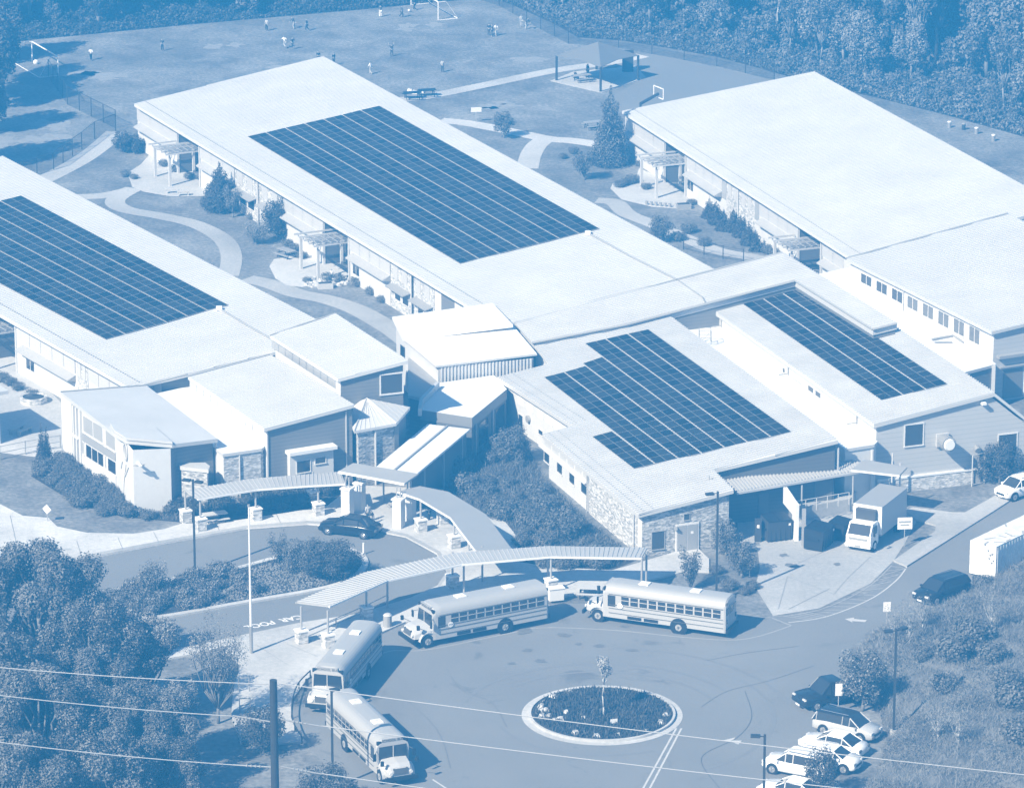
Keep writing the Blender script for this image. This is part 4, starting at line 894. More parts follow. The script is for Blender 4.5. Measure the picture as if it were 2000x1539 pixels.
pergola('pale pergola beside the tall conifer on the right courtyard patio', U(1245, 367), exC, eyC)
pergola('pale pergola squeezed behind the link roof at the right wing', U(1504, 532), exC, eyC)
pergola('pale pergola cut by the left edge of the photo at the left wing', U(-60, 700), exB, eyB)
# ---------------- street lamps, flagpole, signs, utility pole ----------------
def lamp(label, x, y, h, heads=((.5, 0),), lean=0):
    g = U(x, y, 0); r = root('street_lamp', (g.x, g.y, 0), label, 'street lamp', 'tall dark car park lamps', world=True)
    b = MB(); b.box((g.x, g.y, h/2), (.16, .16, h), M_darkpost); b.build('pole', r)
    b = MB(); b.bar((g.x, g.y, 0), (g.x, g.y, .5), .25, M_conc, 12); b.build('footing', r)
    for dx_, dy_ in heads:
        b = MB(); b.bar((g.x, g.y, h-.15), (g.x+dx_*.8, g.y+dy_*.8, h-.12), .04, M_darkpost, 5); a_ = b.build('arm', r)
        b = MB(); b.box((g.x+dx_, g.y+dy_, h-.12), (.62, .4, .14), M_darkpost, math.atan2(dy_, dx_)); b.build('lamp_head', a_)
    return r
lamp('tall dark lamp post by the stone block corner, single head to the left', 1399, 1176, 8.7, ((-.6, -.2),))
lamp('tall dark lamp post with two heads on the dry bank at right', 1745, 1438, 7.9, ((-.55, -.1), (.5, .45)))
lamp('tall dark lamp post with two heads in front of the left covered walk', 381, 1122, 7.6, ((-.5, .2), (.45, -.25)))
lamp('dark lamp post at the bottom edge near the white cars, head to the left', 1490, 1652, 7.8, ((-.6, .05),))
lamp('dark lamp post standing in front of the two left buses', 650, 1540, 7.2, ((.2, .1),))
g = U(491, 1278, 0); fp = root('flagpole', (g.x, g.y, 0), 'tall slim white flagpole without a flag on the bus walkway', 'flagpole')
b = MB(); b.bar((g.x, g.y, 0), (g.x, g.y, 11.3), .1, M_flat, 8, .05); b.build('pole', fp); b = MB(); b.bar((g.x, g.y, 0), (g.x, g.y, 2.2), .13, M_metal, 8); b.build('sleeve', fp)
b = MB()
for k in range(6):
    pass
b.bar((g.x, g.y, 11.3), (g.x, g.y, 11.45), .1, M_metal, 8); b.build('finial', fp)
def sign(label, x, y, h, w_, ht, rz, m=None, cat='sign', name='street_sign', mark=None, diamond=False, pm=None):
    g = U(x, y, 0); r = root(name, (g.x, g.y, 0), label, cat); b = MB(); b.bar((g.x, g.y, 0), (g.x, g.y, h), .035, pm or M_post, 6); b.build('post', r)
    b = MB(); c_ = Vector((g.x, g.y, h-.1)); ex = Vector((math.cos(rz), math.sin(rz), 0)); ez = Vector((0, 0, 1)); n_ = Vector((ex.y, -ex.x, 0))*.05
    if diamond: q = [c_-ez*ht/2, c_+ex*w_/2, c_+ez*ht/2, c_-ex*w_/2]
    else: q = [c_-ex*w_/2-ez*ht/2, c_+ex*w_/2-ez*ht/2, c_+ex*w_/2+ez*ht/2, c_-ex*w_/2+ez*ht/2]
    b.hexa([p+n_*.8 for p in q], [p+n_*1.2 for p in q], m or M_flat); s = b.build('sign_panel', r)
    if mark:
        k = MB()
        for (u0, v0, u1, v1) in mark:
            qq = [c_+ex*w_*(u-.5)+ez*ht*(v-.5)+n_*1.3 for u, v in ((u0, v0), (u1, v0), (u1, v1), (u0, v1))]; k.face(qq, M_gtrim)
        k.build('sign_marking', s, fix=False)
    return r
sign('small pale diamond sign on the left lawn edge', 93, 1020, 1.2, .8, .8, -.5, M_flat, diamond=True)
sign('white rectangular sign on a post beside the box truck', 1766, 1067, 2.0, 1.15, .95, .1, mark=[(.1, .55, .9, .7), (.2, .3, .8, .42)])
sign('white sign on the bank above the arrow marking', 1731, 1232, 2.0, .55, .75, .1)
sign('white parking sign in front of the dark pickup', 1637, 1393, 1.9, .5, .9, .1)
sign('pale notice board on legs by the playground path', 930, 240, 1.5, 1.1, .5, .2, M_flat)
sign('small light sign standing in the bushes by the lamp', 1464, 1125, 1.1, .8, .5, 0, M_conc)
for lb_, x_, y_ in (('white post marker on the drop-off drive in front of the dark sedan', 710, 1083),):
    g = U(x_, y_, 0); r = root('bollard', (g.x, g.y, 0), lb_, 'bollard'); b = MB(); b.bar((g.x, g.y, .05), (g.x, g.y, .95), .07, M_flat, 8); b.build('post', r); b = MB(); b.box((g.x, g.y, .03), (.35, .35, .06), M_gtrim); b.build('base', r)
# utility pole with wires crossing the picture
PYD = U(540, 1700, 0)
up_ = root('utility_pole', (PYD.x, PYD.y, 0), 'thick blunt utility pole at the bottom with the wires passing it', 'utility pole')
b = MB(); b.bar((PYD.x, PYD.y, -1), (PYD.x, PYD.y, 13.1), .29, mat('weathered_pole', .02, .9, noise=(3, .3), c2=.035), 14, .24); b.build('pole', up_)
def atY(x, y, Y):
    d = ray(x, y); return Vector((0, 0, H))+d*(Y/d.y)
def wirepath(p0, p1, sag, n=24):
    return [p0.lerp(p1, i/n)-Vector((0, 0, sag*4*(i/n)*(1-i/n))) for i in range(n+1)]
M_wire = mat('aluminium_wire', .5, .4, .2)
wires = [((-200, 1283, 268), (535, 1336, PYD.y)), ((-200, 1331, 268), (455, 1398, PYD.y+.5)), ((-200, 1421, 268), (455, 1493, PYD.y+.3)), ((-200, 1516, 268), (400, 1585, PYD.y+.3)),
         ((545, 1334, PYD.y), (2150, 1528, 276)), ((628, 1417, PYD.y), (2150, 1590, 276)), ((628, 1510, PYD.y), (1700, 1640, 276))]
wl = ['uppermost wire running left from the utility pole across the big trees', 'second wire from the top left of the utility pole', 'third wire from the top, crossing the dark trees at lower left', 'lowest wire at the bottom left corner',
      'upper wire running right across the bus loop and round island', 'middle wire crossing the near bus and the white parked cars', 'lowest wire crossing in front of the near bus bonnet']
for (a, c_), lb in zip(wires, wl):
    b = MB(); b.tube(wirepath(atY(*a), atY(*c_), .25), .035, M_wire, 5); o = b.build('power_wire'); tag(o, lb, 'wire', 'power wires')
for (x0, y0, x1, y1, lb) in ((455, 1397, 535, 1410, 'light insulator string left of the pole, upper'), (455, 1493, 540, 1498, 'light insulator string left of the pole, lower'), (548, 1404, 628, 1418, 'light insulator string right of the pole, upper'), (548, 1496, 628, 1511, 'light insulator string right of the pole, lower')):
    b = MB(); p, q_ = atY(x0, y0, PYD.y), atY(x1, y1, PYD.y); b.bar(p, q_, .05, M_metal, 6)
    for k in range(4): b.bar(p.lerp(q_, .3+k*.1), p.lerp(q_, .33+k*.1), .1, M_metal, 8)
    tag(b.build('insulator'), lb, 'insulator', 'insulators on the utility pole')
# ---------------- vehicles ----------------
M_tyre = mat('tyre_rubber', .012, .85); M_rim = mat('alloy_rim', .4, .35, .6); M_black = mat('black_trim', .012, .5)
M_lens = mat('headlight_lens', .6, .1); M_tail = mat('tail_lens', .1, .2); M_chrome = mat('chrome', .6, .15, .9)
def place(r, p, rz): r.location = p; r.rotation_euler = (0, 0, rz)
def lroot(name, label, cat, group=None): return root(name, (0, 0, 0), label, cat, group, 0, world=False)
def wheel(r, x, y, rad, wd, rim=None, rr_=.62):
    s = 1 if y > 0 else -1; b = MB(); b.bar((x, y-wd/2, rad), (x, y+wd/2, rad), rad, M_tyre, 20); o = b.build('wheel', r)
    b = MB(); b.bar((x, y+s*(wd/2-.02), rad), (x, y+s*(wd/2+.015), rad), rad*rr_, rim or M_rim, 16)
    for k in range(5):
        t = 2*math.pi*k/5; b.bar((x, y+s*(wd/2+.02), rad), (x+math.cos(t)*rad*rr_*.9, y+s*(wd/2+.02), rad+math.sin(t)*rad*rr_*.9), .03, rim or M_rim, 4)
    b.bar((x, y+s*wd/2, rad), (x, y+s*(wd/2+.04), rad), rad*.18, M_black, 8); b.build('rim', o)
    return o
M_busy = mat('bus_body_paint', .4, .35); M_busr = mat('bus_roof_paint', .36, .5); M_bush = mat('bus_bonnet_paint', .46, .35); M_busside = mat('bus_dark_trim', .1, .5)
def loft(b, secs, m, cap=True, mf=None):
    """secs: list of rings (equal length, closed)"""
    n = len(secs[0]); i0 = len(b.v)
    for s in secs: b.v += [Vector(p) for p in s]
    k = b.mi(m)
    for i in range(len(secs)-1):
        for j in range(n):
            q = (j+1) % n; b.f.append((i0+i*n+j, i0+i*n+q, i0+(i+1)*n+q, i0+(i+1)*n+j)); b.m.append(b.mi(mf(i, j)) if mf else k)
    if cap:
        b.f.append(tuple(i0+j for j in range(n))); b.m.append(k); b.f.append(tuple(i0+(len(secs)-1)*n+j for j in reversed(range(n)))); b.m.append(k)
    return b
def make_bus(label):
    r = lroot('school_bus', label, 'school bus', 'school buses parked round the loop')
    Wd = 1.2
    def sec(x, zt, wt, zb=.55, zbelt=2.3):
        pr = [(Wd*wt, zb), (Wd*wt, zbelt)]
        for k in range(1, 9):
            t = math.pi/2*k/8; pr.append((Wd*wt*math.cos(t)**.55 if k < 8 else 0, zbelt+(zt-zbelt)*math.sin(t)))
        full = pr+[(-y, z) for y, z in reversed(pr[:-1])]
        return [(x, y, z) for y, z in full]
    b = MB(); loft(b, [sec(-3.62, 2.98, .95), sec(-3.5, 3.05, 1), sec(5.3, 3.05, 1), sec(5.75, 2.98, .985), sec(5.95, 2.75, .96, zbelt=2.25)], M_busy)
    body = b.build('body', r, smooth=False)
    # roof skin slightly proud, paler
    b = MB()
    def rs(x, zt, wt, o=.012): return [(p[0], p[1]*1.006, p[2]+o) for p in sec(x, zt, wt)[1:-1]]
    A_ = [rs(-3.55, 3.05, 1), rs(5.3, 3.05, 1), rs(5.75, 2.98, .985)]
    for i in range(2):
        for j in range(len(A_[0])-1): b.face([A_[i][j], A_[i+1][j], A_[i+1][j+1], A_[i][j+1]], M_busr)
    b.build('roof_skin', r)
    for s in (1, -1):
        n = 11; x0, x1 = -3.3, 4.55; stp = (x1-x0)/n
        for i in range(n):
            if s < 0 and i == n-1: pass
            b = MB(); a = x0+i*stp+.07; c = x0+(i+1)*stp-.07
            b.box(((a+c)/2, s*(Wd+.008), 1.97), (c-a, .03, .62), M_glass); w_ = b.build('window', r)
            b = MB(); b.box(((a+c)/2, s*(Wd+.03), 2.0), (c-a, .02, .045), M_bush); b.build('sash', w_)
        for z, h in ((1.56, .035), (1.28, .035), (.92, .035), (2.36, .04)):
            b = MB(); b.box((1.0, s*(Wd+.015), z), (8.9, .04, h), M_busside); b.build('rub_rail', r)
        for a, c in ((1.6, 2.7), (2.9, 4.0)):
            b = MB(); b.box(((a+c)/2, s*(Wd+.01), .72), (c-a, .04, .22), M_black); b.build('skirt_vent', r)
        b = MB(); b.bar((0, s*(Wd-.02), .55), (0, s*(Wd+.02), .55), .66, M_black, 24); b.build('wheel_arch', r)
        wheel(r, 0, s*(Wd-.12), .5, .3, M_gtrim, .5); wheel(r, 6.35, s*(Wd-.2), .5, .28, M_gtrim, .5)
        b = MB(); b.box((5.25, s*(Wd-.02), 1.85), (.6, .06, .85), M_glass); b.build('driver_window' if s > 0 else 'door_window', r)
        # fender mirror
        b = MB(); b.bar((6.6, s*1.0, 1.4), (7.2, s*1.25, 1.75), .02, M_black, 5); b.bar((7.2, s*1.25, 1.6), (7.22, s*1.25, 1.9), .13, M_black, 8); b.build('mirror', r)
        b = MB(); b.bar((5.9, s*1.1, 2.2), (6.25, s*1.42, 2.05), .02, M_black, 5); b.box((6.25, s*1.42, 1.85), (.08, .22, .5), M_black); b.build('mirror', r)
        b = MB(); b.bar((7.38, s*.72, 1.02), (7.5, s*.72, 1.02), .12, M_lens, 12); b.build('headlight', r)
        b = MB(); b.bar((7.3, s*.45, 1.25), (7.42, s*.45, 1.25), .09, M_black, 10); b.build('lamp', r)
        b = MB(); b.box((-3.66, s*.95, 1.35), (.06, .2, .3), M_tail); b.box((-3.62, s*.95, 2.72), (.1, .25, .18), M_tail); b.build('tail_light', r)
    b = MB(); b.box((6.1, .0, 1.9), (.02, .02, .02), M_black)   # windscreen
    q = [(6.06, -1.02, 1.55), (6.06, 1.02, 1.55), (5.98, .98, 2.42), (5.98, -.98, 2.42)]; b = MB(); b.hexa([Vector(p)-Vector((.08, 0, 0)) for p in q], q, M_glass); ws = b.build('windscreen', r)
    b = MB(); b.box((6.06, 0, 2.0), (.05, .06, .88), M_busy); b.build('divider', ws)
    # cowl + bonnet
    def hs(x, w_, zt, zb=.75): return [(x, w_, zb), (x, w_, zt-.35), (x, w_*.82, zt-.06), (x, 0, zt), (x, -w_*.82, zt-.06), (x, -w_, zt-.35), (x, -w_, zb)]
    b = MB(); loft(b, [hs(5.8, 1.1, 1.66, .6), hs(6.1, 1.08, 1.64), hs(6.9, .98, 1.55), hs(7.3, .88, 1.42), hs(7.42, .74, 1.2)], M_bush); b.build('bonnet', r)
    for s in (1, -1):
        b = MB()
        pr = []
        for k in range(9):
            t = math.pi*k/8; pr.append((6.35+.66*math.cos(t), .55+.66*math.sin(t)))
        q0 = [(x, s*.85, z) for x, z in pr]+[(5.69, s*.85, .56)]; q1 = [(x, s*1.18, z-.05 if z > .8 else z) for x, z in pr]+[(5.69, s*1.18, .56)]
        for k in range(8): b.hexa([q0[k], q0[k+1], q1[k+1], q1[k]], [tuple(Vector(p)+Vector((0, 0, .06))) for p in (q0[k], q0[k+1], q1[k+1], q1[k])], M_bush)
        b.build('fender', r)
    b = MB(); b.box((7.44, 0, 1.12), (.06, 1.0, .42), M_busside); b.build('grille', r)
    b = MB(); b.box((7.52, 0, .66), (.16, 2.3, .26), M_black); b.build('front_bumper', r)
    b = MB(); b.box((-3.72, 0, .66), (.16, 2.35, .26), M_black); b.build('rear_bumper', r)
    b = MB(); b.box((-3.63, 0, 1.55), (.03, .8, 1.9), M_busr); d_ = b.build('emergency_door', r); b = MB(); b.box((-3.65, 0, 2.1), (.03, .62, .55), M_glass); b.build('pane', d_)
    for s in (1, -1): b = MB(); b.box((-3.64, s*.78, 2.1), (.03, .45, .5), M_glass); b.build('rear_window', r)
    for x in (-.9, 3.1):
        b = MB(); b.box((x, 0, 3.1), (.75, .7, .08), M_flat); h_ = b.build('roof_hatch', r); b = MB(); b.box((x-.1, 0, 3.15), (.12, .2, .04), M_trim); b.build('handle', h_)
    b = MB(); b.box((5.85, 0, 2.82), (.2, 1.5, .24), M_busr); cp = b.build('front_cap', r)
    text_obj('lettering', 'SCHOOL BUS', .26, M_black, Matrix.Translation((5.96, 0, 2.73))@Matrix.Rotation(math.radians(90), 4, 'Z')@Matrix.Rotation(math.radians(90), 4, 'X'), cp, .005)
    for s in (1, -1):
        b = MB(); b.box((5.86, s*.95, 2.68), (.16, .32, .24), M_black); b.build('warning_light', r)
    # stop arm on the driver side
    b = MB(); b.bar((4.55, Wd+.05, 1.55), (4.55, Wd+.07, 1.55), .22, M_flat, 8); st = b.build('stop_sign', r)
    text_obj('lettering', 'STOP', .14, M_black, Matrix.Translation((4.55, Wd+.075, 1.5))@Matrix.Rotation(math.pi, 4, 'Z')@Matrix.Rotation(math.radians(90), 4, 'X'), st, .002)
    return r
bus = make_bus('middle school bus of the loop, bonnet left, in front of the long covered walk')
A_, B_ = U(985.5, 1236), U(835.5, 1265.5); d_ = (B_-A_).normalized(); place(bus, A_+Vector((-d_.y, d_.x, 0))*-1.1, math.atan2(d_.y, d_.x))
def busat(rear, front, label, side=1, along=0):
    d = (front-rear); d.z = 0; d.normalize(); n_ = Vector((-d.y, d.x, 0))
    p = rear-n_*1.1*side+d*along; p.z = 0
    return clone(bus, p, math.atan2(d.y, d.x), label=label)
busat(U(1326, 1237), U(1165, 1214), 'rightmost school bus, long window side towards the camera, by the delivery yard')
b2r, b2f = U(683.5, 1221, 2.55), U(612, 1306, 2.55); d = (b2f-b2r); d.z = 0; d.normalize()
bus2 = clone(bus, b2r+Vector((-d.y, d.x, 0))*1.2*(1)+d*3.55, math.atan2(d.y, d.x), label='shaded school bus facing the camera at the left of the loop, nose down left')
b1r, b1f = U(636, 1366, 2.45), U(727.6, 1453, 2.45); d = (b1f-b1r); d.z = 0; d.normalize()
bus1 = clone(bus, b1r+Vector((-d.y, d.x, 0))*1.2+d*3.55, math.atan2(d.y, d.x), label='nearest school bus at bottom left, bonnet towards the bottom of the photo')
for bz in (bus2, bus1): bz.location.z = 0
# cars
def make_car(name, label, cat, kind, L, Wd, Hh, paint, glass=None, rim=None, roofm=None):
    r = lroot(name, label, cat, 'parked cars'); w_ = Wd/2; M = paint; G = glass or M_glass
    P = {'sedan': [(0, .45, .62, .8), (.015, .3, .78, .9), (.06, .26, .92, .96), (.2, .24, .97, 1), (.34, .24, 1.0, 1), (.58, .22, .98, 1), (.74, .22, .93, 1), (.93, .24, .8, .95), (.985, .28, .68, .86), (1, .4, .55, .76)],
         'suv': [(0, .5, .75, .84), (.01, .34, 1.0, .93), (.05, .32, 1.05, .97), (.25, .3, 1.06, 1), (.5, .28, 1.05, 1), (.72, .28, 1.04, 1), (.8, .28, 1.02, .99), (.95, .32, .92, .94), (.99, .36, .75, .86), (1, .45, .6, .8)],
         'pickup': [(0, .5, .8, .9), (.01, .45, 1.05, .96), (.36, .45, 1.08, 1), (.38, .42, 1.08, 1), (.5, .4, 1.08, 1), (.66, .4, 1.06, 1), (.76, .4, 1.1, .99), (.95, .42, 1.04, .96), (.99, .45, .85, .9), (1, .5, .7, .85)]}[kind]
    def ring(fx, zb, zt, wr):
        x = (fx-.5)*L; y = w_*wr; m_ = (zb+zt)/2
        h = [(y*.93, zb), (y, zb+.1), (y*1.0, m_), (y*.97, zt-.08), (y*.9, zt), (0, zt+.03)]
        return [(x, a, z) for a, z in h]+[(x, -a, z) for a, z in reversed(h[:-1])]
    b = MB(); loft(b, [ring(*p) for p in P], M); body = b.build('body', r, smooth=True)
    C = {'sedan': [(.13, .96, .86), (.3, Hh, .72), (.55, Hh+.02, .73), (.74, .93, .86)],
         'suv': [(.0, 1.02, .9), (.07, Hh-.06, .76), (.5, Hh, .77), (.62, Hh-.04, .77), (.79, 1.02, .88)],
         'pickup': [(.37, 1.08, .9), (.4, Hh-.03, .78), (.55, Hh, .79), (.6, Hh-.03, .79), (.74, 1.1, .9)]}[kind]
    belt = C[0][1]-.04
    def cr(fx, zt, wr):
        x = (fx-.5)*L; y = w_*wr; yb = w_*.93
        return [(x, yb, belt), (x, y, zt-.05), (x, y*.85, zt), (x, 0, zt+.02), (x, -y*.85, zt), (x, -y, zt-.05), (x, -yb, belt)]
    gb = MB(); pbm = MB()
    R_ = []
    for i, (fx, zt, wr) in enumerate(C):
        if i in (0, len(C)-1): x = (fx-.5)*L; R_.append([(x, w_*wr*1.02, belt), (x, w_*wr, belt+.02), (x, w_*wr*.8, belt+.03), (x, 0, belt+.04), (x, -w_*wr*.8, belt+.03), (x, -w_*wr, belt+.02), (x, -w_*wr*1.02, belt)])
        else: R_.append(cr(fx, zt, wr))
    last = len(R_)-2
    for i in range(len(R_)-1):
        for j in range(6):
            q = [R_[i][j], R_[i+1][j], R_[i+1][j+1], R_[i][j+1]]
            end = i in (0, last); side = j in (0, 5)
            if end and not side: gb.face(q, G)
            elif side:
                gb.face(q, G)
            else: pbm.face(q, roofm or M)
    g_ = gb.build('window', r, smooth=False); pbm.build('roof', r, smooth=True)
    pl = MB()
    for s in (1, -1):
        for i in range(1, len(R_)-1):
            j = 0 if s > 0 else 6; k = 1 if s > 0 else 5
            a_, c_ = Vector(R_[i][j]), Vector(R_[i][k]); pl.bar(a_+Vector((0, s*.01, 0)), c_+Vector((0, s*.01, 0)), .035, M, 4)
        for (i, j) in ((0, 1), (len(R_)-1, len(R_)-2)):
            jj = 1 if s > 0 else 5; pl.bar(R_[i][jj], R_[j][jj], .045, M, 4)
        pl.tube([R_[i][1 if s > 0 else 5] for i in range(len(R_))], .03, roofm or M, 4)
    pl.build('pillar', r)
    rad = .33 if kind == 'sedan' else .37; fx, rx = L*.315, -L*.3
    for s in (1, -1):
        for x in (fx, rx):
            b = MB(); b.bar((x, s*(w_-.06), rad), (x, s*(w_+.004), rad), rad+.06, M_black, 20); b.build('wheel_arch', r)
            wheel(r, x, s*(w_-.1), rad, .24, rim)
        b = MB(); b.box((L*.475, s*w_*.68, P[7][2]-.14), (.16, .34, .13), M_lens); b.build('headlight', r)
        b = MB(); b.box((-L*.49, s*w_*.72, P[2][2]-.2), (.08, .3, .18), M_tail); b.build('tail_light', r)
        b = MB(); b.box((C[-1][0]*L-L*.5-.25, s*(w_+.08), belt+.06), (.14, .18, .12), M); b.build('mirror', r)
    b = MB(); b.box((L*.497, 0, .58), (.05, Wd*.5, .16), M_black); b.build('grille', r)
    b = MB(); b.box((L*.502, 0, .4), (.03, .5, .12), M_flat); b.build('number_plate', r)
    if kind == 'pickup':
        b = MB(); b.box((-L*.32, 0, 1.125), (L*.33, Wd*.78, .03), M_black); b.build('bed_cover', r)
    if kind == 'suv':
        for s in (1, -1): b = MB(); b.bar((-L*.38, s*w_*.66, Hh+.05), (L*.08, s*w_*.66, Hh+.06), .025, M_chrome, 5); b.build('roof_rail', r)
    return r
PW = mat('white_car_paint', .75, .25); PB = mat('black_car_paint', .012, .2); PS_ = mat('silver_car_paint', .45, .25, .3); PD_ = mat('dark_car_paint', .02, .22)
def carat(o, px, heading, z=0): p = U(px[0], px[1], z); o.location = p; o.rotation_euler = (0, 0, math.radians(heading)); return o
carat(make_car('sedan_car', 'black four door sedan with bright window trim at the entrance kerb', 'car', 'sedan', 4.85, 1.85, 1.43, PB, rim=M_chrome), (684, 1042), 160)
carat(make_car('suv_car', 'dark blue black car half hidden by the grassy bank, beside the white container', 'car', 'suv', 4.7, 1.85, 1.66, PD_), (1838, 1168), 222)
carat(make_car('hatchback_car', 'white boxy hatchback entering at the right edge by the bush', 'car', 'suv', 4.1, 1.75, 1.62, PW, rim=M_chrome), (1990, 968), 218)
carat(make_car('pickup_truck', 'dark pickup truck parked beside the small tree, bonnet to the left', 'pickup truck', 'pickup', 5.4, 1.95, 1.85, PD_), (1622, 1372), 208)
carat(make_car('suv_car', 'silver SUV with a dark roof, first in the row after the pickup', 'car', 'suv', 4.7, 1.85, 1.68, mat('silver_paint_dark', .48, .25, .1), roofm=PD_), (1655, 1435), -33)
carat(make_car('sedan_car', 'white sedan parked just below the silver SUV', 'car', 'sedan', 4.75, 1.82, 1.42, PW), (1628, 1468), 150)
carat(make_car('hatchback_car', 'dark glazed pale hatchback half covered by the small tree in the parking row', 'car', 'suv', 4.2, 1.78, 1.5, PW), (1622, 1497), -28)
carat(make_car('suv_car', 'white SUV left of the small tree in the parking row', 'car', 'suv', 4.7, 1.88, 1.7, PW), (1558, 1510), 152)
carat(make_car('sedan_car', 'white car cut by the bottom edge of the photo', 'car', 'sedan', 4.7, 1.85, 1.45, PW), (1548, 1560), 152)
# box truck
bt = lroot('box_truck', 'white cab-over box truck with a refrigeration unit, backed into the delivery yard', 'truck')
b = MB(); b.box((-.9, 0, 2.05), (5.2, 2.3, 2.3), mat('truck_box', .42, .4)); bx = b.build('cargo_box', bt)
b = MB(); b.box((-.9, 0, 3.21), (5.25, 2.34, .06), mat('truck_roof', .3, .5)); b.build('box_roof', bx)
b = MB(); b.box((1.72, 0, 2.15), (.08, 2.36, 2.2), PW); b.build('box_front', bx)
b = MB(); b.box((1.95, 0, 2.6), (.5, 1.6, .85), mat('reefer_grille', .06, .5)); b.build('refrigeration_unit', bt)
b = MB(); b.box((-.4, 0, .75), (6.4, .9, .3), M_black); b.build('chassis', bt)
def cs(x, zt, zb=.45, w_=1.02): return [(x, w_, zb), (x, w_*1.0, 1.3), (x, w_*.93, zt), (x, -w_*.93, zt), (x, -w_, 1.3), (x, -w_, zb)]
b = MB(); loft(b, [cs(1.95, 2.2), cs(3.0, 2.2), cs(3.45, 1.4), cs(3.55, 1.2), cs(3.55, .5)], PW); b.build('cab', bt)
q = [(3.5, -.88, 1.38), (3.5, .88, 1.38), (3.08, .84, 2.12), (3.08, -.84, 2.12)]; b = MB(); b.hexa([Vector(p)-Vector((.06, 0, .03)) for p in q], [Vector(p)+Vector((.03, 0, .03)) for p in q], M_glass); b.build('windscreen', bt)
b = MB(); b.box((3.58, 0, 1.08), (.05, 1.5, .16), M_gtrim); b.build('grille', bt)
b = MB(); b.box((3.69, 0, .55), (.03, .5, .14), M_gtrim); b.build('number_plate', bt)
b = MB(); b.box((3.6, 0, .55), (.15, 2.1, .25), PW); b.build('bumper', bt)
for s in (1, -1):
    b = MB(); b.box((3.6, s*.75, .85), (.06, .35, .18), M_lens); b.build('headlight', bt); b = MB(); b.box((2.6, s*1.0, 1.65), (.7, .08, .6), M_glass); b.build('side_window', bt)
    b = MB(); b.bar((3.3, s*1.0, 1.8), (3.5, s*1.3, 1.8), .02, M_black, 5); b.box((3.5, s*1.3, 1.65), (.06, .16, .4), M_black); b.build('mirror', bt)
    wheel(bt, 2.7, s*.92, .42, .26, M_flat); wheel(bt, -2.2, s*.95, .42, .4, M_flat)
p = U(1676, 1078, 0); hd = math.radians(243.5); place(bt, p-Vector((math.cos(hd), math.sin(hd), 0))*3.5, hd)
# long white container trailer at the right edge
tr_ = root('cargo_trailer', (U(1900, 1110).x, U(1900, 1110).y, 0), 'long weathered white box trailer parked at the right edge behind the bank', 'trailer')
q0 = [U(1893, 1104, 0), U(1930, 1124, 0)]; hd = (U(2000, 1003, 2.7)-U(1896, 1052, 2.7)); hd.z = 0; hd.normalize(); wv = (q0[1]-q0[0]); wv = Vector((hd.y, -hd.x, 0))*2.35
a = U(1895, 1055, 2.75); a.z = 0; q = [a, a+wv, a+wv+hd*11, a+hd*11]
b = MB(); b.hexa([p+Vector((0, 0, .15)) for p in q], [p+Vector((0, 0, 2.75)) for p in q], mat('trailer_white', .78, .6, noise=(1.5, .12), c2=.6)); bd = b.build('box_body', tr_)
b = MB()
for k in range(28):
    t = (k+.5)/28; b.bar(q[1].lerp(q[2], t)+Vector((0, 0, .3)), q[1].lerp(q[2], t)+Vector((0, 0, 2.65)), .03, MATS['trailer_white'], 4, sq=True)
b.build('side_rib', bd)
b = MB()
for i, (u, z) in enumerate([(.7, 2.3), (.78, 2.0), (.86, 2.1), (.74, 1.7), (.9, 1.6), (.84, 1.4)]):
    c = q[0].lerp(q[1], u)-hd*.02+Vector((0, 0, z)); b.box(c, (.12, .12, .12), M_gtrim)
b.build('door_hardware', bd)
b = MB()
for k in range(18):
    t, u = random.random(), random.random(); c = q[0].lerp(q[1], u)+hd*11*t+Vector((0, 0, 2.76)); b.box(c, (.5+random.random()*.5, .15, .01), mat('roof_dirt', .35), random.random()*3)
b.build('roof_stain', bd)
# dumpsters and bins in the yard
def dumpster(label, px, rz, L, W_, h, m):
    g = U(px[0], px[1], 0); r = root('dumpster', (g.x, g.y, 0), label, 'dumpster', 'dumpsters in the delivery yard', rz=rz, world=False)
    b = MB(); lo = [(-L/2, -W_/2, .12), (L/2, -W_/2, .12), (L/2, W_/2, .12), (-L/2, W_/2, .12)]; hi = [(-L/2, -W_/2-.15, h), (L/2, -W_/2-.15, h), (L/2, W_/2, h+.15), (-L/2, W_/2, h+.15)]; b.hexa(lo, hi, m); b.build('bin', r)
    for s in (-1, 1):
        b = MB(); b.hexa([(s*L/4-L/4+.03, -W_/2-.18, h+.005), (s*L/4+L/4-.03, -W_/2-.18, h+.005), (s*L/4+L/4-.03, W_/2, h+.155), (s*L/4-L/4+.03, W_/2, h+.155)], [(s*L/4-L/4+.03, -W_/2-.18, h+.055), (s*L/4+L/4-.03, -W_/2-.18, h+.055), (s*L/4+L/4-.03, W_/2, h+.205), (s*L/4-L/4+.03, W_/2, h+.205)], M_black); b.build('lid', r)
        b = MB(); b.box((s*(L/2+.05), 0, h*.6), (.1, W_*.7, .15), M_black); b.build('side_pocket', r)
    b = MB()
    for k in range(5): b.box((-L/2+L*(k+.5)/5, -W_/2-.08, h*.5), (.06, .06, h*.8), m)
    b.build('rib', r); b = MB(); b.box((L*.4, -W_/2-.14, h*.8), (.18, .02, .18), M_flat); b.build('sticker', r)
    return r
dumpster('grey ribbed dumpster with a white sticker in the left bay', (1515, 1052), .35, 2.0, 1.4, 1.7, mat('bin_grey', .05, .5))
dumpster('dark dumpster right of the white screen wall', (1598, 1068), 1.1, 2.2, 1.5, 1.6, mat('bin_dark', .015, .5))
dumpster('small dumpster behind the dark one, by the platform', (1640, 1050), 1.1, 1.8, 1.2, 1.3, mat('bin_dark', .015, .5))
